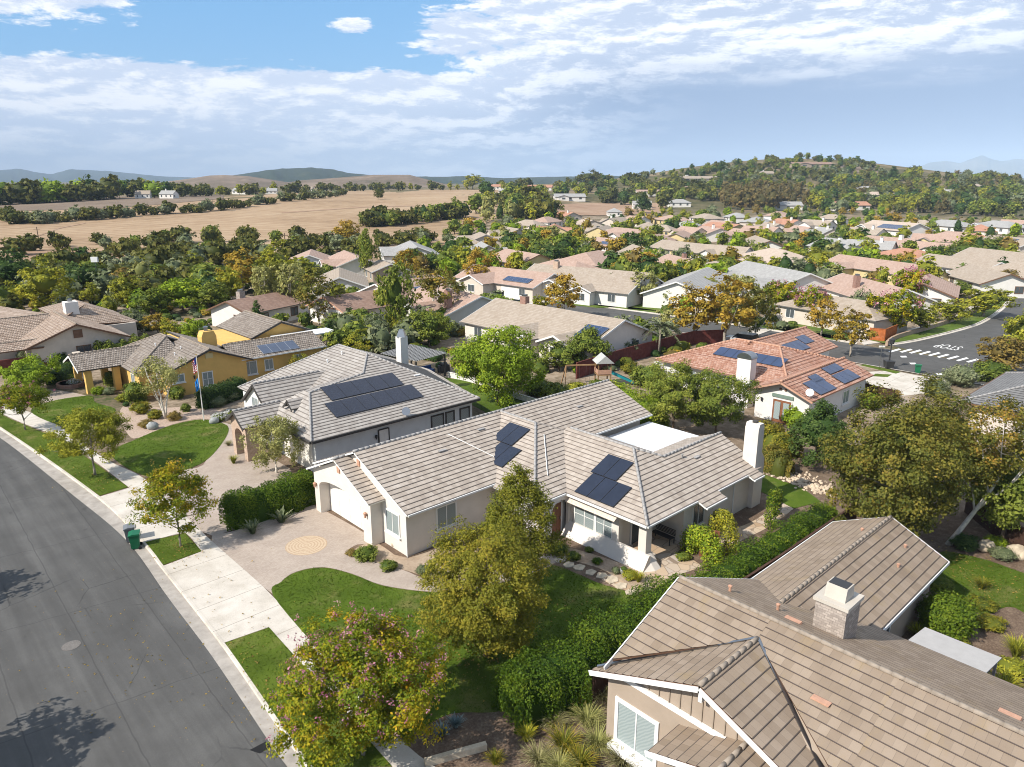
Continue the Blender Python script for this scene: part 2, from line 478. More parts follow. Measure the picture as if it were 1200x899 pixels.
def hedge(name, label, path, w, h, mat, seed, n, leaf, cat='hedge', wave=.15, group=None, zb=0):
    """clipped hedge along a ground path: leaf shell on a bushy core"""
    rng = np.random.default_rng(seed)
    P = [Vector((x, y, 0)) for x, y in path]; seg = [(P[i + 1] - P[i]).length for i in range(len(P) - 1)]; tot = sum(seg)
    org = tuple(P[0]); root = thing(name, label, cat, (org[0], org[1], zb), 0, group)
    s = rng.uniform(0, tot, n); C = np.zeros((n, 3)); N = np.zeros((n, 3))
    ends = rng.uniform(0, 1, n)
    for i in range(n):
        d = s[i]; k = 0
        while k < len(seg) - 1 and d > seg[k]: d -= seg[k]; k += 1
        t = (P[k + 1] - P[k]).normalized(); nn = Vector((-t.y, t.x, 0)); c = P[k] + t * d
        lw = w / 2 * (1 + wave * math.sin(s[i] * 1.7 + seed) + wave * .7 * math.sin(s[i] * 3.9 + 2)); lh = h * (1 + wave * .5 * math.sin(s[i] * 1.3 + 1) + wave * .5 * math.sin(s[i] * 4.3))
        th = rng.uniform(-.12, math.pi + .12); ca, sa = math.cos(th), max(0, math.sin(th))
        # rounded-box section
        q = (abs(ca) ** 4 + abs(sa) ** 4) ** -.25
        rr = q * rng.uniform(.84, 1.08)
        ox, oz = ca * rr * lw, sa * rr * lh
        if th < 0 or th > math.pi: ox = math.copysign(lw * rng.uniform(.9, 1.05), ca); oz = rng.uniform(0, .5) * lh
        pull = 0
        if s[i] < .8: pull = .8 - s[i]; ox *= max(.35, 1 - pull * .5); oz *= max(.5, 1 - pull * .3)
        if tot - s[i] < .8: pull = .8 - (tot - s[i]); ox *= max(.35, 1 - pull * .5); oz *= max(.5, 1 - pull * .3)
        C[i] = c + nn * ox + Vector((0, 0, oz)) - Vector((org[0], org[1], 0))
        N[i] = nn * (ca * 1.2) + Vector((0, 0, sa * 1.2 + .25))
    for i in np.nonzero(ends < .09)[0]:
        a_end = rng.random() < .5; k = 0 if a_end else len(seg) - 1
        t = (P[k + 1] - P[k]).normalized(); nn = Vector((-t.y, t.x, 0)); sg = -1 if a_end else 1
        c = (P[0] if a_end else P[-1]) - Vector((org[0], org[1], 0)); q = rng.uniform(-1, 1); z = rng.uniform(.02, 1) * (1 - .25 * abs(q) ** 3)
        C[i] = c + t * sg * (rng.uniform(-.42, -.1) - .25 * abs(q) ** 2 - .2 * z * z) + nn * (q * w * .46) + Vector((0, 0, z * h)); N[i] = t * sg * 1.2 + Vector((0, 0, .3))
    N += rng.normal(size=(n, 3)) * .55
    cl = .5 + .25 * np.sin(C[:, 0] * 3.1 + seed) * np.sin(C[:, 1] * 2.7) + .2 * np.sin(C[:, 2] * 4 + C[:, 0])
    tint = .5 * cl + .5 * rng.uniform(0, 1, n)
    cv = []; cf = []
    ns = 8
    pts = []
    for i in range(len(P)):
        t = (P[min(i + 1, len(P) - 1)] - P[max(i - 1, 0)]).normalized(); nn = Vector((-t.y, t.x, 0))
        for j in range(ns):
            th = math.pi * j / (ns - 1); ca, sa = math.cos(th), math.sin(th); q = (abs(ca) ** 4 + abs(sa) ** 4) ** -.25 * .86
            sh = t * (.45 if i == 0 else (-.45 if i == len(P) - 1 else 0))
            p = P[i] + sh + nn * (ca * q * w / 2) + Vector((0, 0, sa * q * h)) - Vector((org[0], org[1], 0)); cv.append(tuple(p))
    for i in range(len(P) - 1):
        for j in range(ns - 1): cf.append((i * ns + j, i * ns + j + 1, (i + 1) * ns + j + 1, (i + 1) * ns + j))
    for i in (0, len(P) - 1):
        b = i * ns
        for j in range(3): cf.append((b + j, b + j + 1, b + 6 - j, b + 7 - j))
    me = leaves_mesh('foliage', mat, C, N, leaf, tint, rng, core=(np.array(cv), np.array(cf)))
    link('foliage', me, root)
    st = MB(); x0 = 0
    rr = random.Random(seed)
    for k in range(max(3, int(tot / 1.2))):
        d = (k + .5) * tot / max(3, int(tot / 1.2)); kk = 0
        while kk < len(seg) - 1 and d > seg[kk]: d -= seg[kk]; kk += 1
        c = P[kk].lerp(P[kk + 1], d / seg[kk]) - Vector((org[0], org[1], 0))
        st.tube([(c.x, c.y, -.15), (c.x + rr.uniform(-.1, .1), c.y + rr.uniform(-.1, .1), h * .5)], [.05, .02], 5)
    link('stem', st.mesh('stem', MC['bark_brown']), root)
    return root
def shrub_mesh(mat, seed, Rr, H, n, leaf, core=.8, shape='round', lump=.12, nclump=40):
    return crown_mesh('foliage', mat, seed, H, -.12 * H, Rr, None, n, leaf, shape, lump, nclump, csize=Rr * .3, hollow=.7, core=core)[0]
def shrub(name, label, loc, me, scale=(1, 1, 1), rot=0, group=None, cat='shrub'):
    o = link(name, me, None, loc); o.scale = scale; o.rotation_euler = (0, 0, rot); o['label'] = label; o['category'] = cat
    if group: o['group'] = group
    return o
# ------------------------------------------------------------------ materials used everywhere
flat('bark_brown', (.16, .115, .08), .9, .1, var=.4, scale=9, bump=.5, bscale=40)
flat('bark_grey', (.30, .26, .21), .9, .1, var=.35, scale=7, bump=.4, bscale=30)
flat('bark_white', (.62, .57, .49), .85, .1, var=.3, scale=5, bump=.2, bscale=20)
leaf_mat('lf_olive', [(.035, .055, .010), (.085, .105, .014), (.14, .145, .018), (.27, .215, .032)])
leaf_mat('lf_crape', [(.04, .07, .008), (.085, .13, .010), (.175, .175, .010), (.34, .215, .014)])
leaf_mat('lf_green', [(.022, .045, .010), (.055, .092, .017), (.092, .135, .024), (.155, .195, .036)])
leaf_mat('lf_hedge', [(.014, .045, .008), (.032, .085, .010), (.06, .13, .014), (.13, .22, .025)])
leaf_mat('lf_lime', [(.06, .10, .012), (.13, .19, .016), (.19, .26, .02), (.33, .34, .03)])
leaf_mat('lf_oak', [(.018, .028, .009), (.038, .05, .014), (.062, .072, .02), (.10, .105, .03)])
leaf_mat('lf_gold', [(.10, .085, .015), (.20, .15, .022), (.30, .20, .03), (.42, .24, .04)])
leaf_mat('lf_rust', [(.085, .065, .022), (.155, .115, .032), (.22, .155, .042), (.30, .205, .06)])
leaf_mat('lf_syc', [(.032, .048, .012), (.07, .085, .017), (.115, .115, .022), (.22, .145, .03)])
leaf_mat('lf_pale', [(.10, .115, .04), (.18, .19, .07), (.26, .26, .10), (.36, .34, .15)])
leaf_mat('lf_yelgreen', [(.08, .09, .014), (.16, .17, .02), (.24, .23, .025), (.36, .30, .03)])
leaf_mat('lf_grey', [(.06, .085, .045), (.11, .14, .075), (.16, .19, .11), (.24, .26, .16)])
leaf_mat('lf_dark', [(.010, .026, .009), (.02, .045, .013), (.034, .065, .018), (.06, .095, .025)])
leaf_mat('lf_straw', [(.13, .12, .045), (.24, .22, .09), (.36, .33, .15), (.50, .46, .24)])
leaf_mat('lf_pink', [(.32, .08, .13), (.44, .16, .22), (.55, .25, .30), (.60, .38, .40)], .2)
leaf_mat('lf_white', [(.55, .54, .46), (.7, .69, .62), (.8, .79, .72), (.85, .84, .8)], .15)
leaf_mat('lf_blue', [(.10, .15, .16), (.16, .22, .22), (.22, .28, .27), (.28, .34, .32)], .1)
leaf_mat('lf_euc', [(.045, .048, .020), (.085, .08, .032), (.125, .105, .042), (.17, .135, .055)])
# houses
flat('stucco_white', (.70, .67, .62), .9, .15, var=.05, scale=1.2, bump=.25, bscale=90)
flat('stucco_cream', (.66, .605, .54), .9, .15, var=.05, scale=1.2, bump=.25, bscale=90)
flat('stucco_tan', (.36, .29, .225), .9, .15, var=.06, scale=1.2, bump=.25, bscale=90)
flat('stucco_beige', (.58, .51, .43), .9, .15, var=.07, scale=1.2, bump=.25, bscale=90)
flat('stucco_yellow', (.66, .42, .135), .9, .15, var=.07, scale=1.2, bump=.25, bscale=90)
flat('stucco_grey', (.60, .62, .61), .9, .15, var=.06, scale=1.2, bump=.25, bscale=90)
flat('stucco_palegold', (.60, .49, .26), .9, .15, var=.06, scale=1.2)
flat('siding_tan', (.30, .245, .19), .85, .15, var=.08, scale=2)
flat('trim_white', (.72, .71, .68), .6, .3, var=.04)
flat('trim_dark', (.055, .05, .045), .6, .3, var=.15)
flat('trim_brown', (.17, .095, .06), .7, .2, var=.2)
flat('trim_grey', (.20, .195, .19), .6, .3, var=.1)
flat('metal_grey', (.33, .34, .35), .35, .5, 1, var=.08)
flat('metal_dark', (.03, .03, .032), .5, .4, var=.1)
flat('terracotta', (.47, .27, .185), .8, .2, var=.15, scale=6)
flat('door_wood', (.22, .09, .045), .55, .35, var=.25, scale=8)
flat('door_white', (.72, .69, .63), .6, .3, var=.05)
flat('fence_red', (.15, .045, .036), .8, .15, var=.3, scale=2.5)
flat('fence_brown', (.075, .042, .03), .85, .1, var=.35, scale=2.5)
flat('fence_orange', (.38, .115, .035), .8, .15, var=.25, scale=2.5)
flat('fence_white', (.72, .69, .64), .8, .2, var=.08)
flat('concrete', (.50, .455, .39), .85, .2, var=.10, scale=.8, bump=.15, bscale=50)
flat('stone_pale', (.50, .42, .31), .9, .15, var=.3, scale=2.2, bump=.3, bscale=18)
flat('cap_grey', (.34, .325, .31), .9, .1, var=.2, scale=4)
flat('cap_tan', (.30, .25, .20), .9, .1, var=.2, scale=4)
flat('awning_white', (.72, .72, .71), .55, .3, var=.03)
flat('awning_grey', (.40, .385, .37), .85, .1, var=.06)
flat('bin_green', (.006, .12, .05), .45, .4, var=.12)
flat('bin_grey', (.16, .17, .18), .5, .35, var=.12)
flat('bin_blue', (.02, .06, .20), .5, .35, var=.12)
flat('teal', (.02, .32, .36), .4, .4, var=.06)
flat('wood_play', (.30, .18, .09), .8, .15, var=.2)
flat('tyre', (.02, .02, .02), .8, .2)
flat('paint_black', (.012, .012, .014), .25, .5)
flat('paint_silver', (.42, .43, .45), .3, .5)
flat('paint_white', (.75, .75, .75), .3, .5)
flat('paint_navy', (.02, .03, .06), .25, .5)
flat('car_glass', (.02, .025, .03), .08, .5)
flat('flag_red', (.42, .03, .04), .8, .1); flat('flag_white', (.75, .75, .75), .8, .1); flat('flag_blue', (.03, .05, .20), .8, .1); flat('flag_sky', (.02, .20, .55), .8, .1)
def mk_glass(name, a, b):
    m, t, p = newmat(name)
    pos = t.new('ShaderNodeTexCoord').outputs['Object']
    w = t.new('ShaderNodeTexWave', wave_type='BANDS', bands_direction='DIAGONAL'); w.inputs['Scale'].default_value = 4; w.inputs['Distortion'].default_value = 3
    t.put(w.inputs['Vector'], pos)
    setp(t, p, t.ramp(w.outputs['Color'], [(.2, a), (.8, b)]), .12, .5); MC[name] = m
mk_glass('glass_pale', (.20, .24, .24), (.28, .32, .315)); mk_glass('glass_dark', (.045, .055, .06), (.11, .125, .13)); mk_glass('glass_blind', (.27, .32, .32), (.33, .38, .375))
def mk_solar(name, col, line):
    m, t, p = newmat(name)
    pos = t.new('ShaderNodeTexCoord').outputs['Object']
    n = t.noise(pos, .9, 3)
    setp(t, p, t.ramp(n, [(.3, col), (.7, tuple(c * 1.35 for c in col))]), .22, .5); MC[name] = m
mk_solar('pv_black', (.014, .018, .032), None); mk_solar('pv_blue', (.020, .038, .088), None); mk_solar('pv_grey', (.06, .075, .11), None)
flat('pv_frame', (.02, .02, .024), .4, .4); flat('pv_silver', (.50, .52, .55), .35, .5, .6)
tile_mat('tile_main', [(.31, .255, .21), (.385, .325, .27), (.455, .39, .325), (.52, .45, .38), (.62, .55, .48)], gap=(.15, .125, .11), gap_shade_w=.13, var=.5)
tile_mat('tile_white_house', [(.30, .265, .235), (.37, .335, .30), (.43, .395, .355), (.49, .455, .415)], gap=(.16, .14, .125), gap_shade_w=.20, var=.6)
tile_mat('tile_brown', [(.225, .17, .122), (.285, .22, .162), (.335, .262, .196), (.385, .308, .238)], course=.40, width=.34, gap=(.075, .06, .055), gap_shade_w=.085, var=.5, weather=(.29, .215, .125))
tile_mat('tile_yellow_house', [(.21, .17, .14), (.28, .235, .195), (.34, .29, .245), (.42, .37, .32)], width=.26, gap=(.10, .085, .07), gap_shade_w=.12, var=.7, barrel=True)
tile_mat('tile_beige_house', [(.30, .215, .16), (.38, .29, .22), (.46, .36, .285), (.54, .44, .36)], width=.26, gap=(.13, .095, .08), gap_shade_w=.12, var=.7, barrel=True)
tile_mat('tile_red', [(.36, .175, .115), (.44, .24, .165), (.51, .305, .225), (.57, .385, .30)], width=.30, gap=(.18, .085, .06), gap_shade_w=.10, var=.8, barrel=True)
tile_mat('tile_grey', [(.15, .145, .14), (.19, .185, .18), (.23, .225, .22), (.27, .26, .25)], gap=(.06, .06, .06), gap_shade_w=.12, var=.6)
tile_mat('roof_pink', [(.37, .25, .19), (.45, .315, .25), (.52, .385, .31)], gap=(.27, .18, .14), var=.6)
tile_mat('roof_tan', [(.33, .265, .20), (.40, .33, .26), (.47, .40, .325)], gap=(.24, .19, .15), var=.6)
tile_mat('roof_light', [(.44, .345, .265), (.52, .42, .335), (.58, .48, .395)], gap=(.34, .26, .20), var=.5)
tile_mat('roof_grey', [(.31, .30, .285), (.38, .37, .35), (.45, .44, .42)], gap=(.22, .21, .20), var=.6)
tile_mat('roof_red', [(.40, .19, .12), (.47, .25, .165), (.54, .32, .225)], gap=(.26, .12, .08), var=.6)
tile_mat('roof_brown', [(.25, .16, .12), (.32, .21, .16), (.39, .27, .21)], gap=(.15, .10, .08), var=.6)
def brickmat(name, c1, c2, mortar, sc, squash=(.5, .25), rot=0):
    m, t, p = newmat(name)
    uv = t.new('ShaderNodeTexCoord').outputs['Object']
    x, y, z = t.sep(uv)
    vec = t.comb(t.math('ADD', x, y), z)
    b = t.new('ShaderNodeTexBrick'); t.put(b.inputs['Vector'], vec); b.inputs['Scale'].default_value = sc
    b.inputs['Color1'].default_value = (*c1, 1); b.inputs['Color2'].default_value = (*c2, 1); b.inputs['Mortar'].default_value = (*mortar, 1)
    b.inputs['Mortar Size'].default_value = .02
    c = t.mix(.35, b.outputs['Color'], t.ramp(t.noise(uv, 5, 4), [(.3, c1), (.7, c2)]))
    setp(t, p, c, .9, .1, t.bump(b.outputs['Fac'], .4, -.02)); MC[name] = m
brickmat('brick_red', (.22, .11, .085), (.36, .22, .17), (.34, .29, .25), 3.2)
brickmat('stone_chimney', (.26, .22, .19), (.50, .43, .37), (.20, .17, .15), 2.4)
brickmat('stone_porch', (.36, .25, .18), (.55, .42, .32), (.40, .33, .27), 3)
# ------------------------------------------------------------------ camera, sun, sky, air
cam = bpy.data.cameras.new('camera'); cam.sensor_width = 36; cam.lens = 36 * CF / 1200; cam.clip_start = .5; cam.clip_end = 60000
co = bpy.data.objects.new('camera', cam); COL.objects.link(co); co.location = (0, 0, CH)
co.rotation_euler = (math.pi / 2 - CP, 0, R(47 - 90)); SC.camera = co
SUN_EL = R(41); sv = Vector((-1, .14, 0)).normalized() * math.cos(SUN_EL) + Vector((0, 0, math.sin(SUN_EL)))
sl = bpy.data.lights.new('sun', 'SUN'); sl.energy = 4.5; sl.angle = R(.55); sl.color = (1, .945, .86)
so = bpy.data.objects.new('sun', sl); COL.objects.link(so); so.rotation_euler = (-sv).to_track_quat('-Z', 'Y').to_euler(); so.location = (-40, 6, 60)
W = bpy.data.worlds.new('World'); SC.world = W; W.use_nodes = True
t = NT(W); t.n.clear()
sky = t.new('ShaderNodeTexSky', sky_type='NISHITA'); sky.sun_disc = False; sky.sun_elevation = SUN_EL; sky.sun_rotation = math.atan2(sv.x, sv.y)
sky.air_density = 1.0; sky.dust_density = .6; sky.ozone_density = 1.6; sky.altitude = 100
d = t.new('ShaderNodeTexCoord').outputs['Generated']
dx, dy, dz = t.sep(d)
right = t.math('ADD', t.math('MULTIPLY', dx, RX), t.math('MULTIPLY', dy, RY))
fwd = t.math('ADD', t.math('MULTIPLY', dx, FX), t.math('MULTIPLY', dy, FY))
az = t.math('MULTIPLY', t.math('ARCTAN2', right, fwd), 180 / math.pi)
el = t.math('MULTIPLY', t.math('ARCSINE', dz), 180 / math.pi)
def gs(a0, e0, sa, se):
    q = t.math('ADD', t.math('POWER', t.math('DIVIDE', t.math('SUBTRACT', az, a0), sa), 2), t.math('POWER', t.math('DIVIDE', t.math('SUBTRACT', el, e0), se), 2))
    return t.math('EXPONENT', t.math('MULTIPLY', q, -1))
warp = t.noise(t.comb(t.math('MULTIPLY', az, .05), t.math('MULTIPLY', el, .12)), 1.0, 5, .6, out=1)
wx, wy, _ = t.sep(warp)
azw = t.math('ADD', az, t.math('MULTIPLY', t.math('SUBTRACT', wx, .5), 7)); elw = t.math('ADD', el, t.math('MULTIPLY', t.math('SUBTRACT', wy, .5), 1.6))
nA = t.noise(t.comb(t.math('MULTIPLY', azw, .10), t.math('MULTIPLY', elw, .30), 3.7), 1.0, 9, .62)
nB = t.noise(t.comb(t.math('MULTIPLY', azw, .07), t.math('MULTIPLY', elw, .75), 9.1), 1.0, 7, .6)
nC = t.noise(t.comb(t.math('MULTIPLY', azw, .17), t.math('MULTIPLY', elw, .55), 5.2), 1.0, 12, .68)
nC2 = t.noise(t.comb(t.math('MULTIPLY', t.math('SUBTRACT', azw, .5), .17), t.math('MULTIPLY', t.math('ADD', elw, .5), .55), 5.2), 1.0, 12, .68)
nD = t.noise(t.comb(t.math('MULTIPLY', azw, .55), t.math('MULTIPLY', elw, 2.0), 1.2), 1.0, 8, .62)
relief = t.math('MULTIPLY', t.math('SUBTRACT', nC, nC2), 1.7)
rightside = t.smooth(az, -9.0, 4.0)
band = t.math('MULTIPLY', t.smooth(el, 8.6, 6.6), .95)
cov = t.math('MAXIMUM', t.math('MULTIPLY', rightside, 1.0), band)
hi = t.smooth(el, 13.5, 22)
cov = t.math('MAXIMUM', cov, t.math('MULTIPLY', gs(-32, 11.3, 8, 1.9), 1.05))
cov = t.math('MAXIMUM', cov, t.math('MULTIPLY', gs(-17, 13.3, 11, .9), .8))
cov = t.math('MAXIMUM', cov, t.math('MULTIPLY', gs(-11.6, 10.5, 2.0, .75), .86))
cov = t.math('MAXIMUM', cov, t.math('MULTIPLY', gs(-3.0, 9.8, 4.5, 2.2), .95))
cov = t.math('MAXIMUM', cov, t.math('MULTIPLY', hi, .55))
dens = t.math('ADD', t.math('MULTIPLY', cov, .95), t.math('ADD', t.math('MULTIPLY', t.math('SUBTRACT', nC, .5), 1.25), t.math('MULTIPLY', t.math('SUBTRACT', nD, .5), .95)))
mask = t.smooth(dens, .40, .62)
# thin veil everywhere low down
veil = t.smooth(el, 9.5, 3.0)
lit = t.smooth(t.math('ADD', t.math('MULTIPLY', nB, .55), t.math('ADD', relief, t.math('ADD', t.math('MULTIPLY', nA, .25), t.math('MULTIPLY', nD, .22)))), .38, .70)
KX = 8.2
def kx(c): return tuple(q * KX for q in c)
greyc = t.mix(t.smooth(az, -12, 20), kx((.56, .64, .79)), kx((.46, .54, .69)))
cloudc = t.mix(lit, greyc, kx((.90, .915, .95)))
lowc = t.mix(t.smooth(az, -16, 10), kx((.51, .60, .76)), kx((.22, .315, .49)))
# rain haze below the cloud base on the right, paler to the left
low = t.smooth(t.math('ADD', el, t.math('MULTIPLY', t.math('SUBTRACT', nB, .5), 3.2)), 9.6, 5.4)
lowl = t.smooth(t.math('ADD', el, t.math('MULTIPLY', t.math('SUBTRACT', nB, .5), 5.0)), 7.0, 2.0)
lowm = t.mix(t.smooth(az, -4, 9), t.comb(lowl, lowl, lowl), t.comb(low, low, low))
lm, _, _ = t.sep(lowm)
streak = t.mix(t.math('MULTIPLY', lit, t.smooth(az, 16, -6)), lowc, kx((.76, .81, .90)))
horiz = t.smooth(el, 2.6, .2)
streak = t.mix(t.math('MULTIPLY', horiz, t.math('MULTIPLY_ADD', t.smooth(az, 10, -12), .4, .08)), streak, kx((.62, .71, .84)))
cloudc = t.mix(lm, cloudc, streak)
blue = t.mix(.62, sky.outputs[0], kx((.115, .385, .74)))
final = t.mix(mask, blue, cloudc)
final = t.mix(t.smooth(el, 0, -2), final, kx((.5, .56, .66)))
final = t.mix(t.smooth(fwd, .35, -.1), final, t.mix(.5, sky.outputs[0], kx((.36, .44, .56))))
bg = t.new('ShaderNodeBackground'); t.put(bg.inputs[0], final); bg.inputs[1].default_value = .11
t.l.new(bg.outputs[0], t.new('ShaderNodeOutputWorld').inputs[0])
vs_ = SC.view_settings; vs_.view_transform = 'Standard'; vs_.look = 'None'; vs_.gamma = 1; vs_.use_curve_mapping = False; vs_.exposure = .56
SC.cycles.use_denoising = True; SC.cycles.pixel_filter_type = 'BLACKMAN_HARRIS'; SC.cycles.filter_width = 1.0
SC.cycles.max_bounces = 5; SC.cycles.diffuse_bounces = 3; SC.cycles.glossy_bounces = 2; SC.cycles.transmission_bounces = 3; SC.cycles.volume_bounces = 0; SC.cycles.transparent_max_bounces = 8
# haze
m = bpy.data.materials.new('haze'); m.use_nodes = True; h = NT(m); h.n.clear()
pv = h.new('ShaderNodeVolumePrincipled'); pv.inputs['Color'].default_value = (.62, .79, 1, 1); pv.inputs['Density'].default_value = HAZE; pv.inputs['Anisotropy'].default_value = -.3
h.l.new(pv.outputs[0], h.new('ShaderNodeOutputMaterial').inputs['Volume'])
if HAZE > 0:
    b = MB(); P = [c2w(*q) for q in ((-16000, -2600), (16000, -2600), (16000, 18500), (-16000, 18500))]
    b.prism(P, -3, 640); setting('haze', b, m, 'stuff')
# ------------------------------------------------------------------ ground
def ground_mat():
    m, t, p = newmat('earth')
    pos = t.new('ShaderNodeNewGeometry').outputs['Position']
    dist = t.new('ShaderNodeVectorMath', operation='LENGTH'); t.put(dist.inputs[0], pos); dist = dist.outputs['Value']
    n1 = t.noise(pos, .09, 6, .65); n2 = t.noise(pos, 1.3, 5, .7); n3 = t.noise(pos, 9, 3, .7)
    mulch = t.ramp(t.math('ADD', t.math('MULTIPLY', n2, .5), t.math('MULTIPLY', n3, .5)), [(.3, (.085, .058, .042)), (.5, (.15, .105, .075)), (.62, (.23, .17, .12)), (.72, (.36, .28, .20))])
    town = t.ramp(t.math('ADD', t.math('MULTIPLY', n1, .6), t.math('MULTIPLY', n2, .4)), [(.34, (.045, .07, .02)), (.45, (.16, .125, .08)), (.55, (.32, .25, .18)), (.68, (.44, .37, .29))])
    dry = t.ramp(t.math('ADD', t.math('MULTIPLY', t.noise(pos, .012, 8, .7), .7), t.math('MULTIPLY', t.noise(pos, .12, 4, .7), .3)), [(.36, (.06, .065, .028)), (.49, (.12, .105, .052)), (.58, (.26, .195, .12)), (.7, (.36, .28, .19))])
    c = t.mix(t.smooth(dist, 48, 85), mulch, town)
    c = t.mix(t.smooth(dist, 420, 620), c, dry)
    setp(t, p, c, .95, .05, t.bump(t.math('ADD', n2, n3), .4, .05)); return m
EARTH = ground_mat()
def build_ground():
    ys = [-40, -20, 0, 15, 30, 50, 75, 100, 125, 149]
    y = 160.0
    while y < 2600: ys.append(y); y *= 1.022
    while y < 24000: ys.append(y); y *= 1.12
    nx = 190; V = []; F = []
    for yy in ys:
        hw = max(160, .95 * yy + 60)
        for i in range(nx + 1):
            x = -hw + 2 * hw * i / nx
            X, Y = c2w(x, yy); V.append((X, Y, terrain_c(x, yy)))
    for j in range(len(ys) - 1):
        for i in range(nx):
            a = j * (nx + 1) + i; F.append((a, a + 1, a + nx + 2, a + nx + 1))
    b = MB(); b.v = V; b.f = F; b.uv = [[(0, 0)] * 4] * len(F); b.m = [0] * len(F)
    setting('ground', b, EARTH, smooth=True)
build_ground()
def interp(P, u):
    if u <= P[0][0]: return P[0][1]
    for (a, b), (c, d_) in zip(P, P[1:]):
        if u <= c: return b + (d_ - b) * (u - a) / (c - a)
    return P[-1][1]
def field(name, top, bot, mat, nu=60, nv=16, lift=.18):
    b = MB(); u0, u1 = top[0][0], top[-1][0]; idx = {}
    for i in range(nu + 1):
        u = u0 + (u1 - u0) * i / nu
        for j in range(nv + 1):
            v = interp(bot, u) + (interp(top, u) - interp(bot, u)) * j / nv
            g = GT(u, v)
            if g is None: g = GT(u, v + 2) or GT(u, v + 5)
            idx[i, j] = len(b.v); b.v.append((g[0], g[1], g[2] + lift))
    for i in range(nu):
        for j in range(nv):
            b.f.append((idx[i, j], idx[i + 1, j], idx[i + 1, j + 1], idx[i, j + 1])); b.uv.append([(0, 0)] * 4); b.m.append(0)
    return setting(name, b, mat, smooth=True)
def field_mat(name, cols, sc=.02, rows=0, ang=0):
    m, t, p = newmat(name)
    pos = t.new('ShaderNodeNewGeometry').outputs['Position']
    f = t.math('ADD', t.math('MULTIPLY', t.noise(pos, sc, 7, .65), .6), t.math('MULTIPLY', t.noise(pos, sc * 14, 4, .7), .4))
    if rows:
        x, y, _ = t.sep(pos)
        w = t.math('SINE', t.math('MULTIPLY', t.math('ADD', t.math('MULTIPLY', x, math.cos(ang)), t.math('MULTIPLY', y, math.sin(ang))), rows))
        f = t.math('ADD', f, t.math('MULTIPLY', w, .035))
    setp(t, p, t.ramp(f, [(.34 + .32 * i / (len(cols) - 1), c) for i, c in enumerate(cols)]), .95, .05, t.bump(f, .5, .3)); return m
golden = field_mat('dry_grass', [(.22, .15, .09), (.32, .22, .135), (.385, .275, .175), (.43, .325, .215)], .012, .9, R(20))
brownf = field_mat('ploughed', [(.15, .115, .085), (.21, .16, .12), (.27, .21, .155)], .02, 1.1, R(70))
redsoil = field_mat('red_soil', [(.26, .165, .105), (.34, .225, .15), (.42, .30, .21)], .03)
field('dry_field', [(-80, 250), (60, 243), (150, 238), (250, 232), (330, 227), (400, 224), (470, 222.5), (600, 222.5)], [(-80, 318), (150, 312), (300, 305), (450, 305), (530, 285), (600, 245)], golden, 90, 22)
field('ploughed_field', [(-80, 231), (60, 231), (140, 230), (200, 229), (262, 229)], [(-80, 249), (60, 247), (140, 244), (200, 239), (262, 233)], brownf, 50, 8, .3)
field('bare_field', [(640, 240), (700, 238), (780, 238)], [(640, 252), (700, 253), (780, 250)], redsoil, 30, 6, .25)
field('sandy_lot', [(20, 293), (150, 296)], [(20, 309), (150, 306)], redsoil, 20, 4, .3)
field('hill_clearing', [(985, 194), (1010, 195), (1034, 201)], [(985, 204), (1010, 205), (1034, 207)], brownf, 16, 5, .4)
field('slope_clearing', [(1050, 228), (1090, 230), (1130, 233)], [(1050, 239), (1090, 238), (1130, 238)], redsoil, 16, 5, .4)
# ---- distant ridges: crest line from the photograph, real distance, front and back slope
def ridge(name, pts, dist, depth, mat, seed, rough=.06, nu=120):
    b = MB(); rng = np.random.default_rng(seed); nr = 12; u0, u1 = pts[0][0], pts[-1][0]
    ph = rng.uniform(0, 6.28, 12)
    def nz(a, c): return sum(math.sin(a * f + ph[k] + c * (1.3 + k * .7) * 2) / (k + 1.5) for k, f in enumerate((.11, .23, .41, .77, 1.3)))
    for i in range(nu + 1):
        u = u0 + (u1 - u0) * i / nu; v = interp(pts, u)
        zt = CH + (CVH - v) * dist / 883.0; zt = max(zt, 1)
        x = (u - 600) / 883.0
        for j in range(nr + 1):
            s = j / nr * 1.5                       # 0 foot, 1 crest, 1.5 behind
            yy = dist - depth * (1 - s) * 1.0
            prof = math.sin(min(s, 1) * math.pi / 2) ** 1.2 if s <= 1 else max(.35, 1 - (s - 1) * 1.1)
            e = math.sin(min(1, s) * math.pi)
            z = zt * prof * (1 + rough * e * nz(u, s)) + (-3 if j == 0 else 0)
            yy += depth * min(.12, rough * 2 if rough > .03 else .008) * e * nz(u * 1.3, s)
            X, Y = c2w(x * yy, yy); b.v.append((X, Y, z + (nz(u * 3.1, 5) * zt * .012 * (rough > .03) if s > .8 else 0)))
    for i in range(nu):
        for j in range(nr):
            a = i * (nr + 1) + j; b.f.append((a, a + nr + 1, a + nr + 2, a + 1)); b.uv.append([(0, 0)] * 4); b.m.append(0)
    setting(name, b, mat, smooth=True)
def hill_mat(name, a, bb, c, sc, lo=.42, hi=.6):
    m, t, p = newmat(name)
    pos = t.new('ShaderNodeNewGeometry').outputs['Position']
    f = t.math('ADD', t.math('MULTIPLY', t.noise(pos, sc, 8, .62), .7), t.math('MULTIPLY', t.noise(pos, sc * 9, 6, .75), .3))
    setp(t, p, t.ramp(f, [(lo - .08, a), ((lo + hi) / 2, bb), (hi + .04, c)]), .95, .05, t.bump(f, 1, 6)); return m
scrub = hill_mat('scrub_hill', (.022, .034, .016), (.045, .055, .026), (.17, .14, .085), .0035, .44, .72)
oakhill = hill_mat('oak_hill', (.020, .032, .014), (.038, .048, .022), (.13, .11, .06), .006, .44, .78)
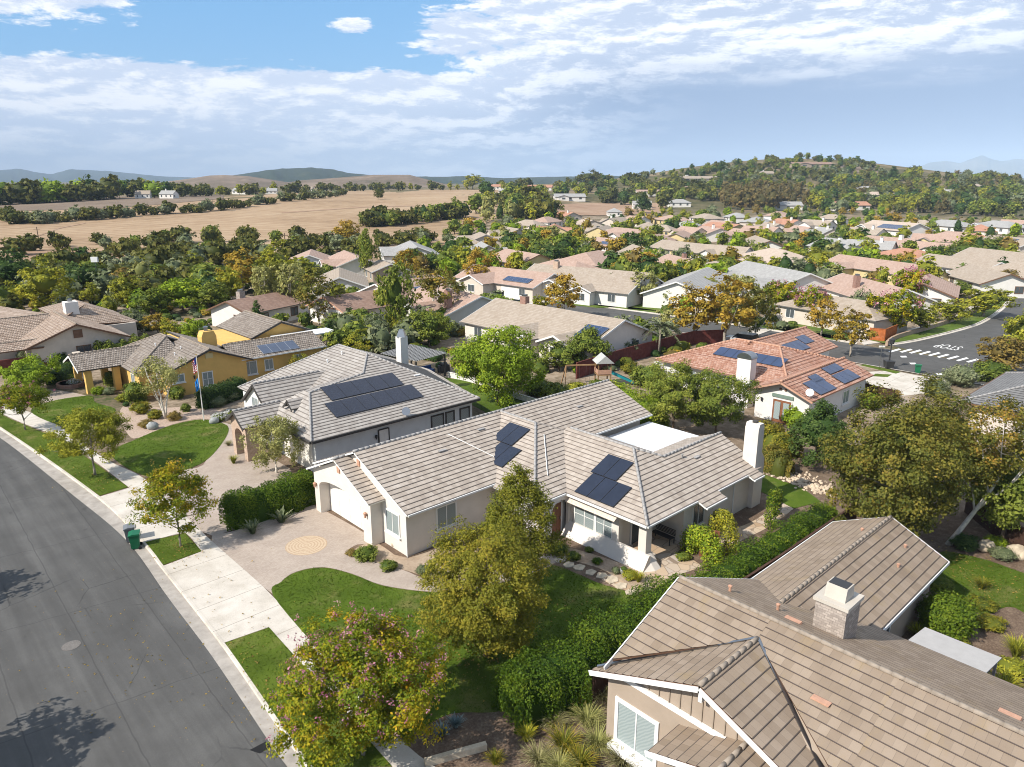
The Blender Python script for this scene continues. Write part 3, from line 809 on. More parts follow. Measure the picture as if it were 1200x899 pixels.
dryhill = hill_mat('dry_hill', (.10, .085, .055), (.20, .15, .11), (.29, .225, .165), .006)
mount = hill_mat('mountain', (.05, .06, .035), (.12, .115, .07), (.30, .25, .17), .0016, .42, .66)
ridge('hills', [(-120, 203), (-60, 198), (0, 200), (25, 198.5), (48, 203), (62, 204.5), (85, 199), (110, 200), (150, 203), (190, 207), (240, 208.5), (330, 210)], 10500, 2600, scrub, 1)
ridge('hills', [(250, 211), (272, 206), (300, 202), (330, 198.6), (365, 197.2), (390, 199), (408, 203), (440, 206), (480, 207), (520, 207.5), (545, 206.5), (590, 209), (640, 207.5), (720, 206.5), (800, 209), (860, 211)], 4200, 1200, oakhill, 2)
ridge('hills', [(150, 216), (190, 213.5), (222, 209.5), (246, 206), (262, 205.4), (290, 206.5), (318, 210.5), (352, 216)], 1750, 420, dryhill, 3, .02)
ridge('hills', [(325, 216), (352, 211.5), (395, 208.5), (438, 205.2), (480, 205.2), (503, 211), (525, 216.5)], 1600, 420, dryhill, 4, .02)
ridge('hills', [(1020, 214), (1055, 206), (1085, 192), (1105, 189.5), (1122, 192), (1145, 183.5), (1168, 190), (1188, 187.5), (1230, 190), (1300, 200)], 14500, 2500, mount, 5, .04)

for P in ([(-60, 303), (0, 292), (40, 279), (70, 268), (100, 262)], [(300, 288), (400, 291), (500, 286)], [(330, 250), (430, 243), (520, 241)]):
    field('dirt_track', [(u, v - .5) for u, v in P], [(u, v + .5) for u, v in P], redsoil, 30, 1, .3)
# ------------------------------------------------------------------ streets, kerbs, pavements, lawns
def gp(P, z=0.0): return [G(u, v, z) for u, v in P]
def smooth(P, k=8, closed=False):
    out = []; n = len(P); rng = range(n if closed else n - 1)
    for i in rng:
        g = (lambda j: P[j % n]) if closed else (lambda j: P[max(0, min(n - 1, j))])
        a, b, c, d = g(i - 1), g(i), g(i + 1), g(i + 2)
        for s in range(k):
            t = s / k
            out.append(tuple(.5 * (2 * b[q] + (c[q] - a[q]) * t + (2 * a[q] - 5 * b[q] + 4 * c[q] - d[q]) * t * t + (3 * b[q] - a[q] - 3 * c[q] + d[q]) * t ** 3) for q in (0, 1)))
    if not closed: out.append(P[-1])
    return out
def asphalt():
    m, t, p = newmat('asphalt')
    pos = t.new('ShaderNodeNewGeometry').outputs['Position']
    big = t.noise(pos, .35, 6, .65); fine = t.noise(pos, 26, 3, .8)
    x, y, _ = t.sep(pos)
    tr = t.noise(t.comb(t.math('MULTIPLY', x, 1.1), t.math('MULTIPLY', y, .05)), 1.3, 4, .6)
    grit = t.noise(pos, 90, 2, .8)
    f = 0
    f = t.math('ADD', t.math('ADD', t.math('MULTIPLY', big, .26), t.math('ADD', t.math('MULTIPLY', fine, .2), t.math('MULTIPLY', grit, .2))), t.math('MULTIPLY', tr, .34))
    c = t.ramp(f, [(.36, (.062, .060, .056)), (.5, (.090, .087, .082)), (.63, (.132, .128, .120))])
    wv = t.noise(t.scalev(pos, (1, 1, 1)), .8, 3, .5, out=1); wx, wy, _ = t.sep(wv)
    def crack(coord, period, amp):
        q = t.math('FRACT', t.math('ADD', t.math('DIVIDE', coord, period), t.math('MULTIPLY', wx, amp)))
        return t.math('LESS_THAN', t.math('ABSOLUTE', t.math('SUBTRACT', q, .5)), .03 / period)
    k = t.math('MAXIMUM', crack(t.math('ADD', x, t.math('MULTIPLY', y, -.02)), 3.4, .05), crack(t.math('ADD', y, t.math('MULTIPLY', x, .15)), 9.3, .03))
    c = t.mix(t.math('MULTIPLY', k, .4), c, (.035, .034, .033))
    vo = t.new('ShaderNodeTexVoronoi', feature='DISTANCE_TO_EDGE'); t.put(vo.inputs['Vector'], t.mix(.25, pos, t.noise(pos, .9, 4, .6, out=1))); vo.inputs['Scale'].default_value = .32
    ck = t.math('MULTIPLY', t.math('LESS_THAN', vo.outputs['Distance'], .006), t.smooth(t.noise(pos, .13, 3), .5, .6))
    c = t.mix(t.math('MULTIPLY', ck, .5), c, (.03, .03, .03))
    oil = t.smooth(t.noise(t.scalev(pos, (1, .6, 1)), 1.15, 3, .5), .66, .74)
    c = t.mix(t.math('MULTIPLY', oil, .35), c, (.035, .034, .033))
    lf = t.math('GREATER_THAN', t.noise(pos, 7.5, 2, .5), .745)
    c = t.mix(t.math('MULTIPLY', lf, .6), c, (.30, .20, .11))
    setp(t, p, c, .85, .25, t.bump(fine, .35, .01)); return m
ASPH = asphalt()
def concrete_mat():
    m, t, p = newmat('pavement_concrete')
    pos = t.new('ShaderNodeNewGeometry').outputs['Position']
    n = t.noise(pos, .6, 6, .65); f = t.noise(pos, 14, 4, .75)
    c = t.ramp(t.math('ADD', t.math('MULTIPLY', n, .65), t.math('MULTIPLY', f, .35)), [(.34, (.42, .375, .31)), (.5, (.55, .50, .43)), (.66, (.65, .60, .53))])
    _, y, _ = t.sep(pos)
    q = t.math('FRACT', t.math('DIVIDE', t.math('ADD', y, .6), 2.45))
    c = t.mix(t.math('MULTIPLY', t.math('LESS_THAN', q, .018), .6), c, (.16, .13, .10))
    spot = t.math('GREATER_THAN', t.noise(pos, 3.5, 2, .5), .70)
    c = t.mix(t.math('MULTIPLY', spot, .35), c, (.26, .21, .15))
    setp(t, p, c, .9, .15, t.bump(f, .2, .01)); return m
CONC = concrete_mat()
def paver_mat():
    m, t, p = newmat('pavers')
    pos = t.new('ShaderNodeNewGeometry').outputs['Position']
    b = t.new('ShaderNodeTexBrick'); t.put(b.inputs['Vector'], pos); b.inputs['Scale'].default_value = 3.6; b.offset = .5
    b.inputs['Color1'].default_value = (.37, .30, .245, 1); b.inputs['Color2'].default_value = (.48, .405, .34, 1); b.inputs['Mortar'].default_value = (.27, .21, .165, 1); b.inputs['Mortar Size'].default_value = .014
    n = t.noise(pos, .7, 5, .65)
    c = t.mix(.4, b.outputs[0], t.ramp(n, [(.3, (.31, .25, .205)), (.7, (.50, .42, .35))]))
    setp(t, p, c, .9, .12, t.bump(b.outputs['Fac'], .35, -.02)); return m
PAV = paver_mat()
def flag_mat():
    m, t, p = newmat('flagstones')
    pos = t.new('ShaderNodeNewGeometry').outputs['Position']
    v = t.new('ShaderNodeTexVoronoi', feature='F1'); t.put(v.inputs['Vector'], pos); v.inputs['Scale'].default_value = 1.5
    e = t.new('ShaderNodeTexVoronoi', feature='DISTANCE_TO_EDGE'); t.put(e.inputs['Vector'], pos); e.inputs['Scale'].default_value = 1.5
    r, _, _ = t.sep(v.outputs['Color'])
    c = t.ramp(r, [(0, (.40, .28, .18)), (.5, (.52, .40, .28)), (1, (.46, .40, .34))])
    c = t.mix(t.math('LESS_THAN', e.outputs['Distance'], .025), c, (.26, .20, .15))
    setp(t, p, c, .9, .12); return m
FLAG = flag_mat()
def lawn_mat(name, a, b_, c_, dead=(.30, .24, .10), deadamt=.25):
    m, t, p = newmat(name)
    pos = t.new('ShaderNodeNewGeometry').outputs['Position']
    n = t.noise(pos, .45, 6, .6); f = t.noise(t.scalev(pos, (1, 1, .2)), 22, 3, .75)
    c = t.ramp(t.math('ADD', t.math('MULTIPLY', n, .55), t.math('MULTIPLY', f, .45)), [(.34, a), (.5, b_), (.64, c_)])
    dd = t.smooth(t.math('ADD', t.math('MULTIPLY', t.noise(pos, .33, 5, .7), .75), t.math('MULTIPLY', f, .25)), .50, .66)
    c = t.mix(t.math('MULTIPLY', dd, deadamt), c, dead)
    setp(t, p, c, .85, .1, t.bump(f, 1.0, .06)); return m
LAWN = lawn_mat('lawn_turf', (.048, .080, .007), (.082, .132, .012), (.12, .178, .02), deadamt=.5)
LAWN2 = lawn_mat('strip_turf', (.054, .085, .008), (.092, .138, .014), (.135, .182, .024), deadamt=.55)
LAWN3 = lawn_mat('far_turf', (.06, .10, .015), (.10, .155, .025), (.16, .20, .04), deadamt=.45)
BLADE = leaf_mat('lf_grass', [(.038, .066, .006), (.076, .12, .012), (.115, .165, .018), (.17, .20, .032)], .2)
def sheet(name, P, mat, z0, z1, kind='structure'):
    b = MB(); b.prism(P, z0, z1); return setting(name, b, mat, kind)
def inpoly(P, x, y):
    c = False; j = len(P) - 1
    for i in range(len(P)):
        if (P[i][1] > y) != (P[j][1] > y) and x < (P[j][0] - P[i][0]) * (y - P[i][1]) / (P[j][1] - P[i][1]) + P[i][0]: c = not c
        j = i
    return c
def grass(P, dens, h, seed, z=.02):
    """turf as short blades over a lawn, one stuff object"""
    rng = np.random.default_rng(seed); A = np.array(P); lo, hi = A.min(0), A.max(0)
    n = int(dens * (hi[0] - lo[0]) * (hi[1] - lo[1])); Q = rng.uniform(lo, hi, (n, 2))
    ins = np.zeros(n, bool); x, y = Q[:, 0], Q[:, 1]; j = len(P) - 1
    for i in range(len(P)):
        xi, yi = P[i]; xj, yj = P[j]
        with np.errstate(divide='ignore', invalid='ignore'):
            ins ^= ((yi > y) != (yj > y)) & (x < (xj - xi) * (y - yi) / (yj - yi) + xi)
        j = i
    Q = Q[ins]; n = len(Q)
    C = np.column_stack([Q, np.full(n, z + h * .4)])
    N = rng.normal(size=(n, 3)); N[:, 2] = np.abs(N[:, 2]) * .6
    patch = .5 + .25 * np.sin(Q[:, 0] * 1.3 + seed) * np.sin(Q[:, 1] * 1.7) + .2 * np.sin(Q[:, 0] * .5 + Q[:, 1] * .8)
    me = leaves_mesh('lawn_grass', BLADE, C, N, h * 1.6, .55 * patch + .45 * rng.uniform(0, 1, n), rng, aspect=.35)
    o = link('lawn_grass', me); o['kind'] = 'stuff'
# near street, lying to the left of its kerb line
edge = smooth([(5.5, 128), (6.6, 104)] + gp([(-70, 468), (0, 511.7), (83, 576.7), (146.7, 630), (196.7, 698), (245, 762), (293, 833), (338, 898)]) + [(9.6, 16), (9.4, 4), (9.3, -14)])
kerb = smooth([(6.1, 128), (7.2, 104)] + gp([(-70, 460), (0, 500), (116.7, 581.7), (170, 635), (191.7, 663), (263, 753), (365, 897)]) + [(10.2, 16), (10.0, 4), (9.9, -14)])
b = MB(); b.poly([(x, y, -.13) for x, y in edge] + [(-30, -14, -.13), (-30, 128, -.13)]); setting('street', b, ASPH)
b = MB()
def strip(b, L0, L1, z0, z1, m=0):
    """ribbon between two polylines resampled to the same count"""
    def rs(L, n):
        d = [0]
        for p, q in zip(L, L[1:]): d.append(d[-1] + math.hypot(q[0] - p[0], q[1] - p[1]))
        o = []; k = 0
        for i in range(n + 1):
            s = d[-1] * i / n
            while k < len(d) - 2 and d[k + 1] < s: k += 1
            f = (s - d[k]) / max(1e-9, d[k + 1] - d[k]); o.append((L[k][0] + (L[k + 1][0] - L[k][0]) * f, L[k][1] + (L[k + 1][1] - L[k][1]) * f))
        return o
    n = 90; A, B = rs(L0, n), rs(L1, n)
    for i in range(n):
        b.poly([(*A[i], z0), (*A[i + 1], z0), (*B[i + 1], z1), (*B[i], z1)], None, m)
def off(L, k):
    o = []
    for i in range(len(L)):
        p, q = L[max(0, i - 1)], L[min(len(L) - 1, i + 1)]; d = math.hypot(q[0] - p[0], q[1] - p[1])
        o.append((L[i][0] - (q[1] - p[1]) / d * k, L[i][1] + (q[0] - p[0]) / d * k))
    return o
kin = off(kerb, -.16)
strip(b, edge, kin, -.125, -.115); setting('gutter', b, flat('gutter_concrete', (.36, .325, .285), .9, .1, var=.22, scale=1.3))
b = MB(); strip(b, kin, off(kerb, -.13), -.115, .008); strip(b, off(kerb, -.13), kerb, .008, .012); strip(b, kerb, off(kerb, .02), .012, -.1); setting('kerb', b, CONC)
blk = kerb + [(9.9, -30), (91.5, -30), (91.5, 150), (6.1, 150)]
sheet('garden_bed', blk, EARTH, -.145, -.012)
walk_out = smooth([(9.4, 120), (9.9, 104)] + gp([(-60, 452), (13, 490), (70, 513), (110, 540), (152, 572), (217, 624), (237, 647), (315, 735), (378, 805), (460, 899)]) + [(12.4, 15), (12.2, 0), (12.1, -14)])
walk_in = smooth([(11.2, 120), (11.7, 104)] + gp([(-60, 446), (35, 483), (70, 500), (100, 523), (133, 543), (172, 563), (247, 633), (318, 697), (378, 767), (470, 868)]) + [(14.0, 15), (13.9, 0), (13.8, -14)])
b = MB(); strip(b, walk_out, walk_in, .004, .004); setting('sidewalk', b, CONC)
b = MB(); q = gp([(191.7, 663), (236.7, 646), (316, 734.5), (263, 753)]); b.prism(q, -.14, .001)
q = gp([(117, 582), (152, 571.5), (217.5, 623.5), (170, 635)]); b.prism(q, -.14, .001); setting('driveway_apron', b, CONC)
strips = [([(191.7, 662), (170.5, 635.5), (217, 625), (236, 646)], 3), ([(264, 753.5), (315.5, 735.8), (378, 806), (459, 898), (367, 899), (310, 820)], 4),
          ([(-58, 457), (13, 491.5), (70, 515), (110, 542), (150, 571), (117, 581), (60, 540), (0, 499.5), (-68, 462)], 5)]
for P, s in strips:
    q = gp(P); sheet('verge', q, LAWN2, -.14, .02); grass(q, 90, .05, s)
main_lawn = smooth(gp([(320, 697.5), (330, 682), (347, 671), (378, 665.5), (412, 673), (450, 687), (510, 694.5), (560, 691), (610, 677), (640, 666), (655, 664), (700, 683), (752, 703), (716, 738), (640, 800), (590, 832), (530, 836), (486, 858), (474, 866), (430, 823), (379, 768)]), 5, True)
sheet('lawn', main_lawn, LAWN, -.14, .02); grass(main_lawn, 110, .055, 1)
white_lawn = smooth(gp([(130, 532), (168, 557), (200, 553), (230, 546), (250, 532), (267, 508), (263, 497), (235, 492), (200, 499), (162, 514)]), 5, True)
sheet('lawn', white_lawn, LAWN, -.14, .02); grass(white_lawn, 70, .06, 2)
yl = smooth(gp([(36, 482), (62, 470), (105, 464), (112, 472), (136, 481), (100, 497), (72, 499)]), 5, True)
sheet('lawn', yl, LAWN, -.14, .02); grass(yl, 60, .06, 6)
back_lawn = smooth(gp([(1100, 648), (1150, 655), (1200, 672), (1260, 690), (1260, 760), (1190, 712), (1150, 720), (1110, 690)]), 5, True)
sheet('lawn', back_lawn, LAWN, -.14, .02); grass(back_lawn, 100, .06, 7)
sheet('lawn', gp([(510, 441), (545, 446), (640, 478), (690, 505), (600, 500), (545, 470)]), LAWN, -.14, .02)
sheet('lawn', gp([(884, 552), (940, 572), (962, 588), (930, 596), (884, 572)]), LAWN, -.14, .02)
drive = smooth(gp([(248, 634), (320, 696), (330, 681), (347, 670), (378, 664.5), (412, 672), (450, 686), (510, 693.5), (560, 690), (610, 676), (640, 665), (655, 655), (640, 650), (600, 665), (512, 679), (470, 667), (425, 655), (407, 647), (419, 638), (441, 634), (376, 596), (345, 586), (310, 608), (275, 622)]), 4, True)
sheet('driveway', drive, PAV, -.14, -.002)
sheet('driveway', smooth(gp([(176, 560), (231, 548), (251, 533), (268, 508), (292, 525), (345, 560), (250, 628)]), 4, True), PAV, -.14, -.003)
mx, my = G(359, 639)
m, t, p = newmat('medallion')
pos = t.new('ShaderNodeTexCoord').outputs['Object']
ln = t.new('ShaderNodeVectorMath', operation='LENGTH'); t.put(ln.inputs[0], pos)
ring = t.math('SINE', t.math('MULTIPLY', ln.outputs['Value'], 34))
an = t.noise(pos, 9, 3)
setp(t, p, t.ramp(t.math('ADD', t.math('MULTIPLY', ring, .18), an), [(.3, (.42, .30, .20)), (.6, (.52, .41, .29))]), .9, .1)
b = MB(); b.prism([(math.cos(a * .1963) * 1.28, math.sin(a * .1963) * 1.28) for a in range(32)], -.01, .003)
o = link('paver_medallion', b.mesh('paver_medallion', m), None, (mx, my, 0)); o['kind'] = 'structure'
sheet('patio', gp([(700, 676), (722, 688), (742, 694), (772, 690), (800, 672), (824, 664), (800, 648), (770, 640), (745, 650), (745, 668)]), FLAG, -.14, .004)
sheet('patio', [(31.5, 22.5), (36.2, 22.5), (36.2, 25), (31.5, 25)], FLAG, -.14, .05)
sheet('path', smooth(gp([(806, 640), (830, 632), (850, 640), (880, 628), (905, 615), (925, 600), (935, 590), (922, 586), (905, 596), (880, 612), (850, 622), (815, 625)]), 3, True), FLAG, -.14, .0)
sheet('path', smooth(gp([(30, 462), (55, 456), (95, 462), (110, 470), (70, 474)]), 3, True), PAV, -.14, .0)
sheet('path', gp([(464, 866), (477, 873), (500, 899), (470, 910)]), CONC, -.14, .006)
sheet('path', smooth(gp([(256, 496), (272, 498), (285, 505), (262, 530), (246, 545), (238, 545), (258, 515)]), 3, True), PAV, -.14, .0)
# far streets
far_kerb = smooth([(93.5, 60)][:0] + gp([(1044, 404), (1080, 398), (1132, 385), (1156, 376), (1176, 362), (1187, 349), (1196, 338), (1230, 318)]))
st3 = off(far_kerb, -12.0)
b = MB(); strip(b, far_kerb, st3, -.128, -.128); setting('street', b, ASPH)
s2a = smooth([(92.6, 8), (92.6, 40), (92.6, 62), (91.5, 80), (88.5, 102), (83, 128), (76, 150)]); s2b = smooth([(103.4, 8), (103.4, 40), (103.2, 62), (101.4, 80), (98.0, 102), (92.5, 128), (86, 152)])
b = MB(); strip(b, s2a, s2b, -.132, -.132); setting('street', b, ASPH)
b = MB()
for L, k in ((far_kerb, .45), (st3, -.45), (s2a, .5), (s2b, -.5)):
    if L is s2b: L = [p for p in L if p[1] > 37.5]
    if L is st3: L = L[6:]
    strip(b, L, off(L, k), -.12, -.10); strip(b, off(L, k), off(L, k * 1.4), -.0, .0); strip(b, off(L, k), off(L, k * 1.01), -.12, .0)
setting('kerb', b, CONC)
b = MB(); s = off(far_kerb, 3.6); strip(b, s, off(far_kerb, 5.0), .0, .0)
L = [p for p in s2b if p[1] > 40]; strip(b, off(L, -3.2), off(L, -4.6), .0, .0)
b.prism(gp([(1013, 404), (1046, 399), (1030, 396), (1005, 398)]), -.14, .004); setting('sidewalk', b, CONC)
b = MB(); strip(b, off(far_kerb, .65), off(far_kerb, 3.55), .01, .01); strip(b, off(L, -.75), off(L, -3.15), .01, .01); setting('verge', b, LAWN3)
for P in ([(905, 384), (945, 377), (1000, 392), (1010, 396), (980, 398), (930, 392)], [(640, 351), (690, 352), (738, 360), (700, 360), (655, 355)], [(735, 362), (745, 350), (775, 348), (800, 358), (790, 366)], [(1040, 372), (1064, 366), (1072, 374), (1050, 380)]):
    sheet('lawn', gp(P), LAWN3, -.14, .01)
for P in ([(868, 400), (890, 372), (925, 366), (943, 371), (925, 379), (900, 388)], [(1000, 455), (1015, 436), (1045, 434), (1075, 440), (1118, 447), (1110, 458), (1040, 466), (1005, 468)], [(590, 348), (605, 338), (632, 338), (660, 348), (640, 356), (605, 353)], [(1180, 350), (1185, 338), (1230, 320), (1230, 330)]):
    sheet('driveway', gp(P), CONC, -.14, .0)
sheet('verge', gp([(1008, 428), (1014, 427), (1056, 436), (1050, 438)]), LAWN2, -.14, .01); sheet('verge', gp([(1026, 438), (1045, 439), (1040, 442), (1022, 441)]), LAWN2, -.14, .01)
flat('road_paint', (.72, .71, .68), .7, .2, var=.12, scale=2)
b = MB()
for u, v in ((1048.7, 409.7), (1062, 410), (1073, 411), (1084, 412.6), (1095, 414), (1105.5, 416), (1117, 418), (1128, 420), (1140, 421.5)):
    b.poly([(*G(u + a * 6.2 + c * 1.5, v - a * 1.7 + c * .62), -.122) for a, c in ((-1, -1), (1, -1), (1, 1), (-1, 1))])
for u, v, w in ((1059, 417, 4.5), (1070, 425, 4.5), (1102, 437.5, 5.5)):
    b.poly([(*G(u - w, v - 1), -.122), (*G(u + w * .6, v - 1), -.122), (*G(u + w, v + .8), -.122), (*G(u - w * .5, v + .9), -.122)])
setting('road_marking', b, MC['road_paint'])
cu = bpy.data.curves.new('road_word', 'FONT'); cu.body = 'STOP'; cu.size = 1.25; cu.align_x = 'CENTER'; cu.space_character = 1.05
to = bpy.data.objects.new('road_word', cu); COL.objects.link(to)
dg = bpy.context.evaluated_depsgraph_get(); me = bpy.data.meshes.new_from_object(to.evaluated_get(dg)); bpy.data.objects.remove(to)
me.materials.clear(); me.materials.append(MC['road_paint'])
x, y = G(1106, 408); o = link('road_word', me, None, (x + 3.4, y, -.121)); o.rotation_euler = (0, 0, R(90)); o.scale = (1, 3.6, 1); o['kind'] = 'structure'
# small pieces set into the near street
x, y = G(83, 754)
b = MB(); b.lathe((x, y, -.13), [(.42, 0), (.42, .012), (.40, .014), (.0, .014)], 20)
o = solo('manhole_cover', 'round grey manhole cover in the middle of the asphalt street', 'manhole cover', b, flat('iron', (.16, .145, .13), .7, .3, var=.3, scale=14), (x, y, -.13))
b = MB(); b.poly([(*G(292, 876), -.1265), (*G(304, 880), -.1265), (*G(319, 872), -.1265), (*G(311, 866), -.1265)]); setting('asphalt_patch', b, flat('patch', (.022, .022, .023), .9, .1))
for k in range(8):
    u, v = [(656, 656), (667, 662), (678.5, 665.5), (692, 671), (706, 675), (717, 680), (727, 687), (739, 694)][k]
    rr = random.Random(k); x, y = G(u, v); b = MB()
    b.prism([(x + .43 * math.cos(a * 1.2566 + k) * rr.uniform(.8, 1.2), y + .34 * math.sin(a * 1.2566 + k) * rr.uniform(.8, 1.2)) for a in range(5)], -.02, .045)
    solo('stepping_stone', 'flat tan stepping stone in a row along the lawn edge below the bay window', 'stepping stone', b, MC['stone_pale'], (x, y, 0), 'stepping stones along the lawn edge')

sheet('gravel_bed', smooth(gp([(140, 486), (150, 474), (190, 478), (230, 476), (268, 484), (262, 494), (235, 490.5), (200, 498), (163, 513), (150, 509)]), 3, True), flat('gravel', (.42, .32, .25), .95, .05, var=.3, scale=6, bump=.5, bscale=40), -.14, .0)
# leaf litter under and around the trees
rng = np.random.default_rng(9); LC = []
for (u, v), n, sx, sy in (((560, 770), 260, 70, 34), ((430, 850), 160, 60, 30), ((300, 800), 90, 30, 60), ((215, 645), 110, 26, 18), ((120, 560), 90, 40, 14), ((262, 700), 26, 50, 60), ((1110, 660), 220, 50, 18), ((1160, 690), 120, 40, 20), ((150, 760), 150, 90, 70), ((660, 720), 60, 40, 16)):
    for _ in range(n):
        a = u + rng.normal() * sx * .6; c = v + rng.normal() * sy * .6; x, y = G(a, c); LC.append((x, y, .075 if x > 10.5 else -.11))
LC = np.array(LC); me = leaves_mesh('fallen_leaves', MC['lf_rust'], LC, rng.normal(size=LC.shape) * .25 + [0, 0, 1], .11, rng.uniform(.3, 1, len(LC)), rng); o = link('fallen_leaves', me); o['kind'] = 'stuff'

SOIL2 = field_mat('tan_soil', [(.24, .17, .115), (.34, .255, .18), (.43, .335, .245), (.50, .41, .31)], .5)
sheet('garden_bed', smooth(gp([(408, 650), (420, 641), (441, 636), (478, 654), (545, 630), (565, 655), (540, 672), (512, 678.5), (470, 666.5), (425, 654.5)]), 3, True), SOIL2, -.14, .006)
sheet('garden_bed', smooth(gp([(652, 640), (690, 648), (755, 672), (748, 690), (725, 678), (700, 665), (655, 652)]), 3, True), SOIL2, -.14, .006)
# ------------------------------------------------------------------ houses near the camera (world = grid of the streets)
def roof_obj(root, faces, tile, under, course=.36, step=.035, cap_lines=(), capmat=None, capr=.09, name='roof'):
    b = MB()
    for f in faces: roof_face(b, f, course, step)
    ro = part(root, name, b, [MC[tile], MC[under]])
    if cap_lines:
        for ln in cap_lines:
            c = MB(); caps(c, [ln], capr); part(root, 'ridge_tile_row', c, MC[capmat or 'cap_grey'], under=ro, smooth=True)
    return ro
def gutters(root, lines, mat, size=.11, name='gutter'):
    for a, c in lines:
        b = MB(); b.beam((a[0], a[1], a[2] - .06), (c[0], c[1], c[2] - .06), size, size); part(root, name, b, MC[mat])
def vents(root, pts, mat='terracotta', flatv=()):
    for x, y, z in pts:
        b = MB(); b.lathe((x, y, z - .12), [(.06, 0), (.06, .34), (.09, .36), (.09, .42), (.02, .45)], 8); part(root, 'roof_vent', b, MC[mat])
    for x, y, z, tx, ty, sl in flatv:
        b = MB(); n = Vector((-sl * (ty == 0), -sl * (tx == 0), 1)).normalized(); a = Vector((tx, ty, 0)); b.abox(Vector((x, y, z)) + n * .06, a, n.cross(a), n, .62, .26, .07); part(root, 'roof_vent', b, MC[mat])
def downspout(root, x, y, z, mat='trim_white'):
    b = MB(); b.tube([(x, y, z), (x, y, .05)], .045, 6); part(root, 'downspout', b, MC[mat])
def wall_lamp(root, x, y, z, nrm, mat='metal_dark'):
    n = Vector((math.cos(R(nrm)), math.sin(R(nrm)), 0)); c = Vector((x, y, z)) + n * .14; b = MB()
    b.lathe(tuple(c - Vector((0, 0, .2))), [(.02, 0), (.07, .05), (.10, .3), (.13, .32), (.02, .42)], 6); b.obox(c - n * .07, (-n.y, n.x, 0), n, .08, .14, .14)
    part(root, 'wall_lamp', b, MC[mat])
def dish(root, x, y, z, az):
    b = MB(); c = Vector((x, y, z)); d = Vector((math.cos(R(az)), math.sin(R(az)), .5)).normalized()
    b.tube([tuple(c), tuple(c + Vector((0, 0, .45)))], .025, 5); p = c + Vector((0, 0, .45)); b.tube([tuple(p - d * .04), tuple(p), tuple(p + d * .07)], [.1, .3, .36], 12, cap=True)
    part(root, 'dish_antenna', b, MC['metal_grey'])
def fascia(root, pts, mat, h=.2, w=.05, name='fascia'):
    b = MB()
    for p, q in zip(pts, pts[1:]): b.beam((p[0], p[1], p[2] - h / 2), (q[0], q[1], q[2] - h / 2), w, h)
    part(root, name, b, MC[mat])
def door(root, c, nrm, w, h, mat, handle=True, panels=2, name='door', frame='trim_white'):
    n = Vector((math.cos(R(nrm)), math.sin(R(nrm)), 0)); t_ = Vector((-n.y, n.x, 0)); c = Vector(c); b = MB()
    b.obox(c + n * .02, t_, n, w, .05, h)
    for i in range(panels):
        for j in (-1, 1): b.obox(c + n * .05 + t_ * (j * w / 4) + Vector((0, 0, h * ((i + .5) / panels - .5))), t_, n, w * .36, .02, h / panels * .74)
    d_ = part(root, name, b, MC[mat])
    f = MB()
    for s in (-1, 1): f.obox(c + n * .03 + t_ * s * (w / 2 + .05), t_, n, .1, .08, h + .1)
    f.obox(c + n * .03 + Vector((0, 0, h / 2 + .05)), t_, n, w, .078, .1); part(root, 'frame', f, MC[frame], under=d_)
    if handle:
        k = MB(); k.obox(c + n * .09 + t_ * (w * .38), t_, n, .04, .06, .18); part(root, 'handle', k, MC['metal_grey'], under=d_)
    return d_
def garage_door(root, c, nrm, w, h, mat, rows=4, cols=4):
    n = Vector((math.cos(R(nrm)), math.sin(R(nrm)), 0)); t_ = Vector((-n.y, n.x, 0)); c = Vector(c); b = MB()
    b.obox(c, t_, n, w, .06, h)
    for i in range(rows):
        for j in range(cols):
            b.obox(c + n * .035 + t_ * (w * ((j + .5) / cols - .5)) + Vector((0, 0, h * ((i + .5) / rows - .5))), t_, n, w / cols * .84, .02, h / rows * .74)
    part(root, 'garage_door', b, MC[mat])
# ================= main house
H1 = thing('house', 'off-white house in the middle with grey-brown tiles, arched garage and white patio cover', 'house', (34, 34, 0))
S = .42
b = MB()
gable_wall(b, 'x', 22.4, 39.5, 33.3, 43.5, -.15, 3.16, 38.4, 5.22)
b.box(39.5, 34.6, -.15, 46.8, 43.5, 3.1)
gable_wall(b, 'x', 46.5, 46.9, 34.6, 43.5, 2.9, 3.3, 38.4, 5.2)
b.box(29.5, 29.2, -.15, 40, 33.4, 2.98)
b.box(32.0, 25.0, -.15, 40, 29.3, 2.9)
b.box(36.0, 22.9, -.15, 44.2, 25.2, 2.86)
gable_wall(b, 'x', 43.9, 44.25, 22.95, 29, 2.5, 2.95, 26, 4.22)
b.box(39, 25, -.15, 44.2, 28.6, 2.9)
for x in (31.9,):                                    # porch corner pillar, pilaster and flared plinth
    b.box(31.95, 22.75, -.1, 32.5, 23.3, 2.85); b.box(31.9, 24.75, -.1, 32.3, 25.25, 2.86); b.box(31.93, 28.55, -.1, 32.3, 29.0, 2.9)
b.box(31.95, 23.25, 2.55, 32.45, 24.8, 2.82); b.box(32.45, 22.78, 2.55, 36.05, 23.2, 2.82)
b.ext([(31.2, 22.4, -.12), (32.0, 22.4, -.12), (32.0, 22.4, .85), (31.85, 22.4, .85)], (0, 6.5, 0))
b.ext([(32.0, 21.9, -.12), (31.2, 22.4, -.12), (31.85, 22.72, .8), (32.0, 22.72, .8)], (.55, 0, 0))
b.box(22.32, 43.5, -.1, 22.6, 43.7, 2.9)
part(H1, 'wall', b, MC['stucco_cream'])
